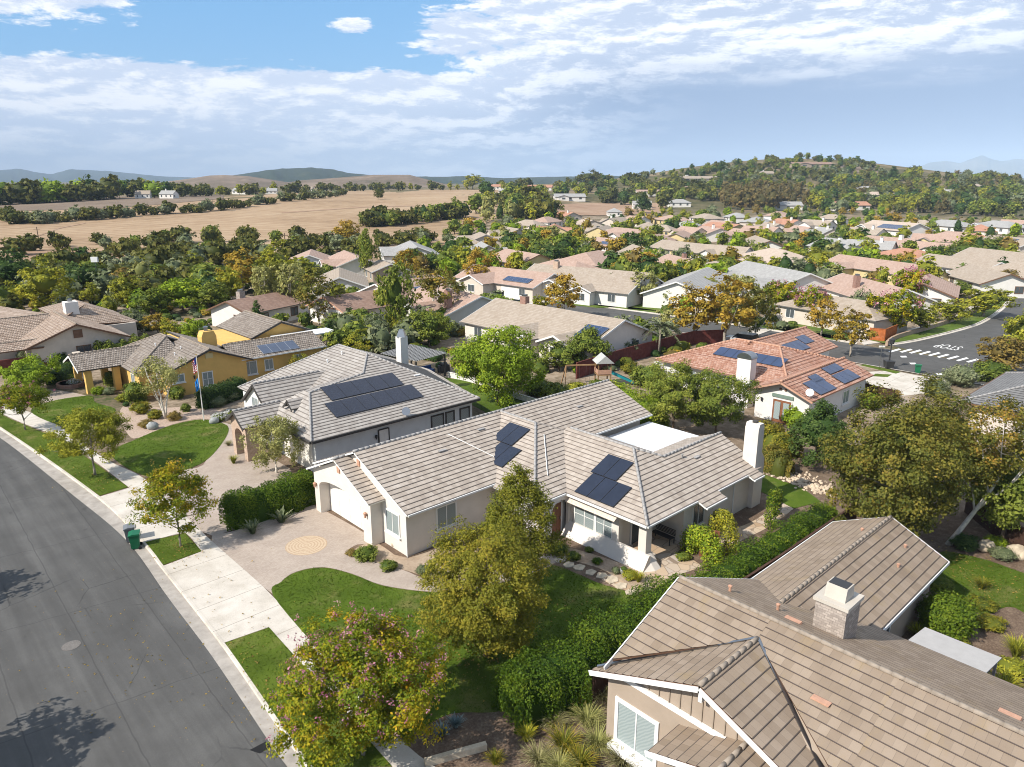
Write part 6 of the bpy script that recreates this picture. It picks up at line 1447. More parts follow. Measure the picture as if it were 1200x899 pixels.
fence('white_fence', 'low white fence edging the backyard lawn behind the lime green tree', gp([(525, 442), (560, 450), (600, 466), (640, 478)]), .6, 'fence_white', .3, 3)
fence('wooden_fence', 'orange board fence behind the pink crape myrtle at the corner', gp([(1018, 398), (1036, 400), (1050, 394)]), 1.7, 'fence_orange')
fence('wooden_fence', 'orange board fence below the white gable house at the curve', gp([(1056, 357), (1090, 364), (1120, 362), (1122, 350)]), 1.8, 'fence_orange')
fence('wooden_fence', 'orange board fence beside the big tan house garage', gp([(630, 331), (645, 336), (652, 330)]), 1.8, 'fence_orange')
fence('wooden_fence', 'orange board fence right of the big tan house', gp([(732, 345), (748, 348)]), 1.8, 'fence_orange')
b = MB(); P = smooth(gp([(1040, 405), (1052, 397), (1090, 386), (1120, 376), (1148, 364)]), 4); o_ = off(P, .3)
for i in range(len(P) - 1): b.prism([P[i], P[i + 1], o_[i + 1], o_[i]], -.1, .6)
solo('retaining_wall', 'low tan block wall along the curved sidewalk at the corner', 'retaining wall', b, MC['brick_red'] if 0 else flat('block_tan', (.40, .29, .21), .9, .1, var=.2, scale=3), (*P[0], 0))
def bin_(u, v, mat, label, rot, z=-.125, name='wheelie_bin'):
    x, y = G(u, v, z); o = thing(name, label, 'bin', (x, y, z), rot)
    b = MB(); zs = [(.06, .23, .26), (.95, .29, .33)]
    A = [(s * a, t_ * c, z_) for (z_, a, c) in zs[:1] for s, t_ in ((-1, -1), (1, -1), (1, 1), (-1, 1))]; B = [(s * a, t_ * c, z_) for (z_, a, c) in zs[1:] for s, t_ in ((-1, -1), (1, -1), (1, 1), (-1, 1))]
    b.poly(A[::-1]); b.poly(B)
    for i in range(4): b.poly([A[i], A[(i + 1) % 4], B[(i + 1) % 4], B[i]])
    b.box(-.31, -.35, .90, .31, .35, .955); part(o, 'body', b, MC[mat], local=True)
    b = MB(); b.ext([(-.33, -.37, .96), (.33, -.37, .96), (.33, -.37, 1.0), (.1, -.37, 1.07), (-.33, -.37, 1.05)], (0, .74, 0)); part(o, 'lid', b, MC[mat], local=True)
    b = MB(); b.tube([(-.38, -.28, .93), (-.38, .28, .93)], .025, 6); part(o, 'handle', b, MC[mat], local=True)
    for s in (-1, 1):
        b = MB(); b.tube([(-.26, s * .30, .1), (-.26, s * .36, .1)], .1, 10); part(o, 'wheel', b, MC['tyre'], local=True)
bin_(159.5, 642, 'bin_green', 'green wheelie bin standing in the near street gutter', R(160)); bin_(153.5, 634, 'bin_grey', 'grey wheelie bin right behind the green one in the gutter', R(165)); bin_(1075, 437, 'bin_green', 'bright green bin at the end of the pale driveway by the crosswalk', R(20)); bin_(1035, 467, 'bin_blue', 'blue bin behind the brown side fence on the pale driveway', R(40), 0)
# flagpole with two limp flags
x, y = G(239, 493); o = thing('flagpole', 'white flagpole on the round lawn with a gold ball', 'flagpole', (x, y, 0)); b = MB(); b.tube([(x, y, -.1), (x, y, 6.4)], [.055, .03], 8); part(o, 'pole', b, MC['fence_white']); b = MB(); b.lathe((x, y, 6.38), [(.02, 0), (.07, .05), (.07, .1), (.01, .14)], 10); part(o, 'finial', b, flat('gold', (.6, .4, .1), .3, .5, .8))
def limp_flag(name, label, x, y, ztop, h, w, fn, mats, ph):
    b = MB(); nu, nv = 8, 26
    def P(i, j):
        s = i / nu; t_ = j / nv; sag = .55 * s * (1 - .3 * t_); wv = .10 * math.sin(s * 11 + t_ * 3 + ph) * (.3 + s)
        return (x - .05 + (-.20 * s * w) + wv * .4, y + .06 + s * w * .42 + wv, ztop - t_ * h - sag * w * .9)
    for i in range(nu):
        for j in range(nv): b.poly([P(i, j), P(i, j + 1), P(i + 1, j + 1), P(i + 1, j)], None, fn((i + .5) / nu, (j + .5) / nv))
    solo(name, label, 'flag', b, [MC[m_] for m_ in mats], (x, y, ztop - h), smooth=True)
limp_flag('flag', 'limp red and white striped flag with a blue canton, upper flag on the pole', x, y, 6.2, 1.35, 1.0, lambda s, t_: 2 if (s < .55 and t_ < .46) else (0 if int(t_ * 13) % 2 == 0 else 1), ['flag_red', 'flag_white', 'flag_blue'], 0)
limp_flag('flag', 'limp bright blue flag with a white patch, lower flag on the pole', x, y, 4.25, 1.15, 1.0, lambda s, t_: 1 if (.35 < s < .62 and .36 < t_ < .6) else 0, ['flag_sky', 'flag_white'], 2)
# lamps and posts
x, y = G(1041, 431); o = thing('street_lamp', 'black post-top street lamp at the crosswalk corner with a planter box base', 'street lamp', (x, y, 0)); _, hh, _ = tpx(1041, 431, 397, 4)
b = MB(); b.tube([(x, y, 0), (x, y, hh - .7)], [.11, .06], 8); part(o, 'post', b, MC['metal_dark']); b = MB(); b.lathe((x, y, hh - .75), [(.06, 0), (.26, .12), (.34, .55), (.38, .6), (.1, .8), (.02, .95)], 8); part(o, 'lantern', b, MC['metal_dark'])
b = MB(); b.lathe((x, y, -.1), [(.55, 0), (.7, .9), (.75, 1.0), (.4, 1.05)], 4); part(o, 'planter_base', b, MC['metal_dark'])
x, y = G(1030, 432); o = thing('sign_post', 'thin grey sign post left of the black street lamp', 'sign post', (x, y, 0)); b = MB(); b.tube([(x, y, -.1), (x, y, 2.9)], .035, 6); part(o, 'post', b, MC['metal_grey']); b = MB(); b.obox((x, y, 2.75), (.73, -.68, 0), (.68, .73, 0), .75, .03, .2); part(o, 'sign_plate', b, MC['fence_white'])
(x, y, z), hh, _ = tpx(117, 345, 306, 5); o = thing('light_mast', 'tall grey light mast with a white floodlight among the trees at left', 'light mast', (x, y, z)); b = MB(); b.tube([(x, y, z - .2), (x, y, z + hh)], [.16, .09], 8); part(o, 'pole', b, MC['metal_grey']); b = MB(); b.obox((x, y, z + hh + .3), (.73, -.68, 0), (.68, .73, 0), 1.3, .5, 1.0); part(o, 'floodlight', b, MC['awning_white'])
for u, vb, vt, l in ((335, 296, 273, 'dark wooden utility pole in the oak belt below the golden field'), (46, 285, 266, 'thin utility pole at the left of the golden field'), (140, 233, 214, 'utility pole in front of the distant farm trees'), (1002, 243, 232, 'utility pole at the foot of the right hill')):
    (x, y, z), hh, _ = tpx(u, vb, vt, 5); o = thing('utility_pole', l, 'utility pole', (x, y, z)); b = MB(); b.tube([(x, y, z - .3), (x, y, z + hh)], [.2, .14], 6); part(o, 'pole', b, MC['bark_brown']); b = MB(); b.obox((x, y, z + hh - .8), (.73, -.68, 0), (.68, .73, 0), 2.4, .15, .18); part(o, 'crossarm', b, MC['bark_brown'])
# striped pergola behind the white house
P0 = [(44.6, 70.2), (50.0, 71.8), (50.4, 65.2), (45.4, 64.3)]; cx, cy = 47.6, 67.9; o = thing('pergola', 'dark pergola with a grey and white slatted roof behind the white house', 'pergola', (cx, cy, 0))
b = MB()
for i in range(15):
    s = (i + .5) / 15; a = (P0[0][0] + (P0[1][0] - P0[0][0]) * s, P0[0][1] + (P0[1][1] - P0[0][1]) * s, 2.75); c = (P0[3][0] + (P0[2][0] - P0[3][0]) * s, P0[3][1] + (P0[2][1] - P0[3][1]) * s, 2.75); b.beam(a, c, .17, .06, 0)
    if i < 13: 
        s = (i + .5) / 13; a = (P0[0][0] + (P0[3][0] - P0[0][0]) * s, P0[0][1] + (P0[3][1] - P0[0][1]) * s, 2.80); c = (P0[1][0] + (P0[2][0] - P0[1][0]) * s, P0[1][1] + (P0[2][1] - P0[1][1]) * s, 2.80); b.beam(a, c, .24, .06, 1)
part(o, 'slat_roof', b, [flat('slat_pale', (.42, .42, .40), .7, .2), MC['trim_grey']])
for px, py in P0:
    q = MB(); q.box(px - .09 + (cx - px) * .06, py - .09 + (cy - py) * .06, -.1, px + .09 + (cx - px) * .06, py + .09 + (cy - py) * .06, 2.65); part(o, 'post', q, MC['trim_dark'])
x, y = G(520, 436); o = thing('barbecue', 'dark covered barbecue under the pergola edge', 'barbecue', (x, y, 0)); b = MB(); b.box(x - .7, y - .3, 0, x + .7, y + .3, .85); part(o, 'cabinet', b, MC['metal_dark']); b = MB(); b.tube([(x - .4, y, .9), (x + .4, y, .9)], .3, 10); part(o, 'hood', b, MC['metal_dark'])
x, y = G(500, 437); o = thing('patio_sofa', 'blue cushioned patio sofa in the shade of the pergola', 'sofa', (x, y, 0)); b = MB(); b.box(x - .9, y - .4, 0, x + .9, y + .4, .4); part(o, 'seat', b, MC['bin_blue']); b = MB(); b.box(x - .9, y + .25, .4, x + .9, y + .42, .8); part(o, 'backrest', b, MC['bin_blue'])
# playset
x, y = G(706, 452); o = thing('playset', 'wooden playset with swing beam, small roofed tower and teal slide', 'playset', (x, y, 0), R(-35))
def L_(b, nm, mt): part(o, nm, b, MC[mt], local=True)
for a, c in ((-.7, -.7), (.7, -.7), (.7, .7), (-.7, .7)):
    b = MB(); b.box(a - .06, c - .06, -.1, a + .06, c + .06, 2.9); L_(b, 'post', 'wood_play')
b = MB(); b.box(-.8, -.8, 1.35, .8, .8, 1.43); L_(b, 'platform', 'wood_play')
b = MB(); b.box(-.76, -.78, 1.5, .76, -.74, 2.0); b.box(-.78, -.76, 1.55, -.74, .76, 2.0); L_(b, 'railing', 'terracotta')
b = MB(); b.ext([(-1, -1, 2.75), (1, -1, 2.75), (0, -1, 3.6)], (0, 2, 0)); L_(b, 'roof', 'slat_pale')
b = MB(); b.ext([(.75, -.3, 1.45), (3.6, -.3, .12), (4.1, -.3, .12), (4.1, -.3, .2), (3.6, -.3, .22), (.75, -.3, 1.6)], (0, .6, 0))
for q in (-.36, .30): b.ext([(.75, q, 1.45), (3.6, q, .12), (3.6, q, .38), (.75, q, 1.75)], (0, .06, 0))
L_(b, 'slide', 'teal')
b = MB(); b.beam((-.7, 0, 2.45), (-4.2, 0, 2.45), .12, .14); b.beam((-4.2, 0, 2.45), (-4.5, 1.1, -.1), .1, .1); b.beam((-4.2, 0, 2.45), (-4.5, -1.1, -.1), .1, .1); L_(b, 'swing_frame', 'wood_play')
for q in (-1.7, -2.9):
    b = MB(); b.box(q - .25, -.1, .5, q + .25, .1, .54); b.tube([(q - .22, 0, .5), (q - .22, 0, 2.4)], .012, 4); b.tube([(q + .22, 0, .5), (q + .22, 0, 2.4)], .012, 4); L_(b, 'swing', 'metal_grey')
x, y = G(772, 430); o = thing('garden_bench', 'white garden bench with a dark cushion near the red fence', 'bench', (x, y, 0), R(60)); b = MB(); b.box(-.9, -.3, .38, .9, .3, .46); L_(b, 'seat', 'fence_white'); b = MB(); b.box(-.5, -.2, .46, .5, .2, .5); L_(b, 'cushion', 'pv_blue'); 
for a in (-.8, .8): b = MB(); b.box(a - .05, -.28, -.05, a + .05, .28, .38); L_(b, 'leg', 'fence_white')
x, y = 35.3, 23.9; o = thing('porch_bench', 'dark metal bench on the covered corner porch', 'bench', (x, y, .05), R(180))
b = MB()
for i in range(5): b.box(-.25 + i * .1, -.75, .42, -.19 + i * .1, .75, .45)
L_(b, 'seat', 'metal_dark'); b = MB()
for i in range(5): b.box(-.30, -.75, .5 + i * .09, -.27, .75, .55 + i * .09)
L_(b, 'backrest', 'metal_dark')
for s in (-1, 1):
    for q in (-.24, .24): b = MB(); b.box(q - .025, s * .7 - .025, 0, q + .025, s * .7 + .025, .44); L_(b, 'leg', 'metal_dark')
x, y = G(731, 673); o = thing('stone_pot', 'small grey stone pot in the bay-window bed', 'pot', (x, y, 0)); b = MB(); b.lathe((x, y, -.02), [(.15, 0), (.22, .25), (.24, .34), (.2, .36), (.02, .33)], 10); part(o, 'pot', b, MC['stone_grey']); b = MB(); b.lathe((x, y, .3), [(.18, 0), (.2, .1), (.02, .22)], 8); part(o, 'plant', b, MC['lf_green'])
x, y = G(849, 492); o = thing('air_conditioner', 'grey air conditioner unit beside the French doors', 'air conditioner', (x + 1.4, y - .6, 0)); b = MB(); b.box(x + 1, y - 1, 0, x + 1.8, y - .2, .9); part(o, 'cabinet', b, MC['metal_grey']); b = MB(); b.lathe((x + 1.4, y - .6, .9), [(.34, 0), (.34, .03), (.02, .05)], 12); part(o, 'fan_grille', b, MC['metal_dark'])
x, y = G(84, 452); b = MB(); b.lathe((x, y, -.1), [(1.5, 0), (1.5, .5), (1.25, .5), (1.25, .4), (.02, .4)], 14); solo('brick_planter', 'round brick planter before the yellow porch', 'planter', b, MC['brick_red'], (x, y, 0))
b = MB(); x, y = 15.6, 101.5; b.box(x - 4, y - .15, -.1, x - .2, y + .15, 1.7); solo('garden_wall', 'dark red wooden gate wall at the left of the beige house', 'garden wall', b, MC['fence_red'], (x, y, 0))
b = MB(); x, y = 20.0, 99.6; b.box(x - .3, y - .3, -.1, x + .3, y + .3, 1.7); b.box(x - .4, y - .4, 1.7, x + .4, y + .4, 1.82); solo('gate_pillar', 'beige stucco gate pillar with a flat cap', 'gate pillar', b, MC['stucco_beige'], (x, y, 0))
b = MB(); b.box(20.4, 99.5, -.1, 22.6, 99.62, 1.4); solo('wooden_gate', 'brown red gate between pillar and beige house', 'gate', b, MC['fence_red'], (21.5, 99.5, 0))
b = MB(); b.box(38, 89.3, 2.75, 45, 92, 2.9); solo('patio_roof', 'flat white patio roof behind the yellow house wing', 'patio roof', b, MC['awning_white'], (41, 90, 0)) if 0 else None
o = thing('carport', 'flat white patio roof on posts behind the yellow house wing', 'patio roof', (43.5, 84.5, 0)); b = MB(); b.box(39.5, 84.9, 2.72, 47.5, 87.9, 2.86); part(o, 'roof', b, MC['awning_white'])
for px, py in ((39.7, 87.6), (47.3, 87.6), (47.3, 85.1)): b = MB(); b.box(px - .08, py - .08, -.1, px + .08, py + .08, 2.72); part(o, 'post', b, MC['fence_white'])
# vehicles
def vehicle(name, label, cat, u, v, rot, paint, kind='suv', z=-.128):
    x, y = G(u, v, z); o = thing(name, label, cat, (x, y, z), rot); L = 4.7; w = .92
    def prof(P, y0, y1, mt, nm, under=None):
        b = MB(); b.ext([(a, y0, c) for a, c in P], (0, y1 - y0, 0)); return part(o, nm, b, MC[mt], under=under, local=True)
    if kind == 'suv': body = [(-2.3, .35), (2.3, .35), (2.32, .75), (2.1, .98), (1.05, 1.08), (-2.25, 1.08), (-2.33, .7)]; cab = [(1.0, 1.08), (.35, 1.66), (-2.0, 1.70), (-2.25, 1.08)]
    elif kind == 'pickup': body = [(-2.7, .45), (2.6, .45), (2.62, .95), (2.3, 1.12), (1.2, 1.15), (-2.7, 1.15)]; cab = [(1.1, 1.15), (.55, 1.8), (-.75, 1.82), (-.95, 1.15)]
    else: body = [(-2.25, .3), (2.25, .3), (2.28, .6), (2.0, .82), (1.0, .9), (-1.7, .95), (-2.25, .88)]; cab = [(.95, .9), (.2, 1.4), (-1.0, 1.42), (-1.75, .95)]
    prof(body, -w, w, paint, 'body'); prof(cab, -w * .86, w * .86, 'car_glass', 'window')
    top = [cab[1], cab[2]]; b = MB(); b.box(top[1][0] + .02, -w * .84, top[0][1] - .0, top[0][0] - .02, w * .84, top[1][1] + .05); part(o, 'roof', b, MC[paint], local=True)
    for a in (-1.45, 1.45):
        for s in (-1, 1):
            b = MB(); b.tube([(a, s * (w - .18), .34), (a, s * (w + .02), .34)], .34, 14); tw = part(o, 'wheel', b, MC['tyre'], local=True)
            b = MB(); b.tube([(a, s * (w + .0), .34), (a, s * (w + .03), .34)], .2, 10); part(o, 'rim', b, MC['metal_grey'], under=tw, local=True)
    for s in (-1, 1):
        b = MB(); b.box(body[1][0] - .05, s * .7 - .16, .66, body[1][0] + .03, s * .7 + .16, .80); part(o, 'headlight', b, MC['awning_white'], local=True)
vehicle('parked_car', 'black off-road vehicle parked in the far driveway', 'car', 597, 347, R(150), 'paint_black', z=.0)
vehicle('parked_truck', 'white pickup truck parked on the far street behind the brick chimney', 'truck', 608, 362, R(95), 'paint_white', 'pickup')
vehicle('parked_car', 'dark blue car at the right edge where the street curves away', 'car', 1192, 347, R(10), 'paint_navy', 'sedan')
vehicle('parked_car', 'silver car half hidden behind the golden trees', 'car', 868, 404, R(95), 'paint_silver', 'suv')
vehicle('parked_car', 'silver car in a yard beyond the pink roofed house', 'car', 1096, 327, R(10), 'paint_silver', 'suv', z=0)
# ------------------------------------------------------------------ houses of the town
import bmesh
HOUSES = []          # (X, Y, radius) kept free of trees
ROT = {'a': 0, 'b': 90}
def near_px(u, v, dz=3.2):
    d = ray(u, v); lo, t_ = 20, 20.0
    while t_ < 5000:
        if CH + d[2] * t_ < terrain(d[0] * t_, d[1] * t_) + dz: break
        t_ *= 1.004
    X, Y = d[0] * t_, d[1] * t_; return X, Y, terrain(X, Y)
WINC = [0]
def build_house(name, label, loc, rot, L, Wd, roof='roof_tan', wall='stucco_beige', kind='gable', h=2.8, pitch=.38, wings=(), chim=None, pv=None, near=True, group=None, trim='trim_white', timber=False, step=0, roofu='trim_grey', garage=None):
    """a town house: body along its own x, optional cross-gabled wings on either long side"""
    o = thing(name, label, 'house', loc, rot, group); zr = h + pitch * (Wd / 2); b = MB(); ov = .5; F = []
    hx, hy = L / 2, Wd / 2
    if kind == 'gable':
        gable_wall(b, 'x', -hx, hx, -hy, hy, -.8, h, 0, zr - .12)
        e = h - pitch * ov
        F += [[(-hx - ov, -hy - ov, e), (hx + ov, -hy - ov, e), (hx + ov, 0, zr), (-hx - ov, 0, zr)], [(-hx - ov, 0, zr), (hx + ov, 0, zr), (hx + ov, hy + ov, e), (-hx - ov, hy + ov, e)]]
    else:
        b.box(-hx, -hy, -.8, hx, hy, h); e = h - pitch * ov; r = hx - hy
        F += [[(-hx - ov, -hy - ov, e), (hx + ov, -hy - ov, e), (r, 0, zr), (-r, 0, zr)], [(hx + ov, hy + ov, e), (-hx - ov, hy + ov, e), (-r, 0, zr), (r, 0, zr)], [(hx + ov, -hy - ov, e), (hx + ov, hy + ov, e), (r, 0, zr)], [(-hx - ov, hy + ov, e), (-hx - ov, -hy - ov, e), (-r, 0, zr)]]
    for wx, side, ww, dep in wings:
        wz = h + pitch * ww / 2 + .02; y0 = side * hy; y1 = side * (hy + dep)
        prof = [(wx - ww / 2, -.8), (wx + ww / 2, -.8), (wx + ww / 2, h), (wx, wz - .12), (wx - ww / 2, h)]
        b.ext([(x, y0 - side * hy * .6, z) for x, z in prof], (0, y1 - y0 + side * hy * .6, 0))
        back = min(hy, (wz - h) / pitch); yb = side * (hy - back - .3)
        F += [[(wx - ww / 2 - ov, y1 + side * ov, h - pitch * ov), (wx, y1 + side * ov, wz), (wx, yb, wz), (wx - ww / 2 - ov, side * (hy + ov * .9), h - pitch * ov)], [(wx, y1 + side * ov, wz), (wx + ww / 2 + ov, y1 + side * ov, h - pitch * ov), (wx + ww / 2 + ov, side * (hy + ov * .9), h - pitch * ov), (wx, yb, wz)]]
        if near:
            fascia(o, [], trim) if 0 else None
            q = MB(); yy = y1 + side * (ov + .03)
            for s in (-1, 1): q.beam((wx + s * (ww / 2 + ov), yy, h - pitch * ov - .1), (wx, yy, wz - .1), .06, .22)
            part(o, 'fascia', q, MC[trim], local=True)
    part(o, 'wall', b, MC[wall], local=True)
    rb = MB()
    for f in F: roof_face(rb, f, step=step, thick=.16)
    ro = part(o, 'roof', rb, [MC[roof], MC[roofu]], local=True)
    if near and kind == 'gable':
        for s in (-1, 1):
            q = MB(); xx = s * (hx + ov + .03)
            for t_ in (-1, 1): q.beam((xx, t_ * (hy + ov), e - .1), (xx, 0, zr - .1), .06, .22)
            part(o, 'fascia', q, MC[trim], local=True)
    fr, gl = MC[trim if trim != 'trim_dark' else 'trim_white'], MC['glass_dark']
    def win(c, n, w=1.5, hh=1.3):
        if near: window(o, c, n, w, hh, fr, gl, local=True, sill=False)
        else:
            q = MB(); nn = Vector((math.cos(R(n)), math.sin(R(n)), 0)); t_ = Vector((-nn.y, nn.x, 0)); q.obox(Vector(c) + nn * .03, t_, nn, w, .06, hh); part(o, 'window', q, gl, local=True)
    nw = max(2, int(L / 5.5))
    for side in (-1, 1):
        for i in range(nw):
            x = L * ((i + .5) / nw - .5)
            if any(abs(x - wx) < ww / 2 + 1 and sd == side for wx, sd, ww, dp in wings): continue
            if garage is not None and side == garage[1] and abs(x - garage[0]) < 3.2: continue
            win((x, side * hy, 1.5), 90 * side)
    for s in (-1, 1): win((s * hx, -.22 * Wd, 1.5), 0 if s > 0 else 180)
    for wx, side, ww, dep in wings: win((wx, side * (hy + dep), 1.5), 90 * side, 1.8)
    if garage is not None:
        q = MB(); q.obox((garage[0], garage[1] * (hy + garage[2]), 1.15), (1, 0, 0), (0, 1, 0), 4.9, .08, 2.2); part(o, 'garage_door', q, MC['door_white'], local=True)
    if chim:
        cx, cy, cm = chim; cz = zr + .9; q = MB(); q.box(cx - .55, cy - .4, .5, cx + .55, cy + .4, cz); ch = part(o, 'chimney', q, MC[cm], local=True)
        q = MB(); q.box(cx - .35, cy - .25, cz, cx + .35, cy + .25, cz + .3); part(o, 'chimney_cap', q, MC['metal_grey'], under=ch, local=True)
    if pv:
        px, side, n_, rows = pv; run = 1.2
        if side < 0: solar(o, (px, -hy + run * .6, h + pitch * run * .6), (1, 0, 0), (0, 1, pitch), n_, rows, 1.15, 1.8, [MC['pv_blue'], MC['pv_silver']], local=True, lift=.16)
        else: solar(o, (px, hy - run * .6, h + pitch * run * .6), (1, 0, 0), (0, -1, pitch), n_, rows, 1.15, 1.8, [MC['pv_blue'], MC['pv_silver']], local=True, lift=.16)
    if timber:
        for s in (-1,):
            q = MB(); xx = s * (hx + .03)
            for a, c in (((-hy * .8, h), (hy * .8, h)), ((0, h), (0, zr - .2)), ((-hy * .4, h), (0, zr - .5)), ((hy * .4, h), (0, zr - .5)), ((-hy * .5, h), (-hy * .5, h + .9)), ((hy * .5, h), (hy * .5, h + .9))): q.beam((xx, a[0], a[1]), (xx, c[0], c[1]), .06, .16)
            part(o, 'timber_frame', q, MC['terracotta'], local=True)
    return o
def reg(X, Y, r): HOUSES.append((X, Y, r))
for X, Y, r in ((34, 34, 14), (24, 6, 12), (34, 58, 14), (29, 85, 12), (41, 92, 9), (20, 112, 13), (71, 37, 13), (79, 8, 13), (47, 68, 5)): reg(X, Y, r)
MIDH = [  # u, v of the roof, length, width, rotation, kind, roof, wall, options, label
 ((71, 67.5), 0, 23, 13, 90, 'gable', 'roof_tan', 'stucco_cream', dict(wings=((-.5, 1, 5.5, 1.6), (-7.5, 1, 5, 1.2)), chim=(6, 0, 'brick_red'), pv=(-11.6, 1, 3, 2)), 'long tan roofed house behind the dark red fence, brick chimney and blue solar array'),
 (532, 350, 17, 12, 80, 'gable', 'roof_pink', 'stucco_white', dict(wings=((-3, 1, 6, 3),), chim=(-6.5, 4.5, 'brick_red')), 'pinkish roofed house with a tall brick chimney behind the brown leaved tree'),
 (478, 336, 15, 11, 10, 'gable', 'roof_pink', 'stucco_white', dict(pv=(-2, -1, 3, 1)), 'pinkish roofed house hidden behind the tall slender green trees'),
 (428, 349, 15, 9.5, 5, 'gable', 'roof_brown', 'stucco_white', dict(timber=True, trim='terracotta'), 'brown roofed house with a half-timbered white gable'),
 (305, 352, 13, 8, 20, 'gable', 'roof_brown', 'stucco_white', dict(chim=(-3, 1, 'stone_chimney'), trim='trim_brown'), 'white house with a stone chimney among trees behind the yellow house'),
 (398, 326, 15, 10, 60, 'gable', 'roof_tan', 'stucco_white', {}, 'tan roofed house screened by rust-coloured trees'),
 (412, 303, 18, 10, 70, 'gable', 'roof_pink', 'stucco_white', dict(wings=((-5, 1, 6, 3),), garage=(4, 1, 0)), 'pink-brown roofed house with white garage below the golden field'),
 (364, 301, 15, 10, 60, 'gable', 'roof_pink', 'stucco_grey', {}, 'pink-brown roofed house at the foot of the oak belt'),
 (452, 311, 9, 8, 70, 'gable', 'roof_tan', 'stucco_tan', {}, 'small tan garage building right of the white garage house'),
 (485, 292, 20, 12, 60, 'gable', 'roof_grey', 'stucco_white', dict(wings=((-5, 1, 7, 3), (4, 1, 6, 3))), 'white house with several pale grey gables below the golden field'),
 (600, 323, 22, 11, 92, 'gable', 'roof_pink', 'stucco_beige', dict(wings=((3, 1, 7, 3),), pv=(-9, 1, 6, 1), garage=(-5, 1, 0)), 'pinkish roofed house with black solar panels and the parked off-road vehicle'),
 (612, 301, 17, 11, 75, 'gable', 'roof_pink', 'stucco_palegold', dict(trim='trim_brown'), 'pale gold house with a deep patio shade and pink roof'),
 (690, 327, 25, 15, 100, 'gable', 'roof_tan', 'stucco_white', dict(wings=((3, 1, 7, 1.5), (-4, 1, 4, 2)), chim=(7, 1, 'stone_porch')), 'big tan roofed house with a white cross gable on the far side of the street'),
 (812, 331, 24, 12, 20, 'gable', 'roof_grey', 'stucco_white', {}, 'white gabled house with a long grey roof behind the golden trees'),
 (908, 324, 22, 14, 60, 'gable', 'roof_grey', 'stucco_white', dict(wings=((-6, 1, 7, 3), (6, 1, 6, 2))), 'large white house with grey roof above the pink crape myrtles'),
 (910, 302, 21, 15, 60, 'hip', 'roof_light', 'stucco_white', {}, 'house with a broad pale apricot hip roof behind the grey roofs'),
 (852, 309, 11, 9, 50, 'hip', 'roof_tan', 'stucco_tan', {}, 'small tan hip roofed house between two grey roofs'),
 (893, 284, 22, 11, 40, 'gable', 'roof_tan', 'stucco_white', dict(trim='trim_brown'), 'tan house with dark gable edges left of the white gables'),
 (806, 289, 22, 10, 75, 'gable', 'roof_tan', 'stucco_palegold', {}, 'tan roofed house with golden yellow walls and dark doors'),
 (797, 306, 13, 9, 60, 'gable', 'roof_pink', 'stucco_beige', dict(chim=(-2, 0, 'brick_red')), 'small pink roofed house with a square brick chimney'),
 (665, 312, 18, 11, 80, 'hip', 'roof_pink', 'stucco_beige', {}, 'low pink hip roof just behind the big tan house'),
 (718, 284, 14, 10, 80, 'gable', 'roof_pink', 'stucco_white', dict(pv=(-4, 1, 5, 1)), 'white walled house with a pink roof and small solar array left of dark trees'),
 (988, 287, 17, 12, 60, 'gable', 'roof_grey', 'stucco_white', dict(wings=((-3, 1, 8, 4),), chim=(-5, 5, 'stucco_white')), 'bright white house with steep grey gables'),
 (1048, 270, 24, 14, 60, 'gable', 'roof_light', 'stucco_white', dict(wings=((6, 1, 8, 3),), pv=(-10, 1, 11, 2), h=4.2), 'tall apricot roofed house with a wide blue solar array'),
 (1067, 298, 18, 11, 55, 'hip', 'roof_red', 'stucco_white', {}, 'house with an orange-red hip roof in the middle of the right side'),
 (1035, 311, 27, 10, 65, 'gable', 'roof_pink', 'stucco_palegold', dict(wings=((6, 1, 5, 3),)), 'long pink roofed house with a small yellow wing'),
 (1022, 338, 21, 11, 50, 'gable', 'roof_pink', 'stucco_white', dict(chim=(0, 3, 'brick_red')), 'pink roofed house left of the white gable above the corner'),
 (1085, 334, 16, 10, 15, 'gable', 'roof_pink', 'stucco_white', dict(trim='trim_brown'), 'white house with pink gable roof above the orange fence'),
 (985, 356, 17, 9, 80, 'hip', 'roof_tan', 'stucco_beige', dict(chim=(2, 2, 'brick_red')), 'low tan roofed house behind the crape myrtles at the corner'),
 (1128, 308, 20, 10, 60, 'gable', 'roof_tan', 'stucco_white', {}, 'tan roofed house with brown gable left of the right edge'),
 (1158, 322, 16, 10, 40, 'gable', 'roof_tan', 'stucco_white', dict(trim='trim_brown'), 'white walled tan roofed house nearest the curve of the street'),
 (1180, 302, 22, 12, 60, 'gable', 'roof_tan', 'stucco_beige', {}, 'large tan roof at the right edge behind the white walled house'),
 (1187, 283, 18, 11, 55, 'gable', 'roof_tan', 'stucco_beige', dict(pv=(-4, 1, 6, 2)), 'tan roofed house with solar panels at the right edge'),
 (1112, 262, 21, 12, 60, 'hip', 'roof_grey', 'stucco_white', {}, 'grey hip roofed house in front of the dark trees'),
 (1172, 263, 20, 12, 60, 'hip', 'roof_grey', 'stucco_white', dict(wings=((3, 1, 7, 4),)), 'pale grey hip roofed house at the upper right'),
]
for i, (u, v, L, Wd, rot, kind, rf, wl, opt, lab) in enumerate(MIDH):
    X, Y, Z = near_px(u, v, 3.6) if not isinstance(u, tuple) else (*u, 0); reg(X, Y, max(L, Wd) * .46)
    build_house('house', lab, (X, Y, Z + .1), R(rot), L, Wd, rf, wl, kind, near=True, **opt)
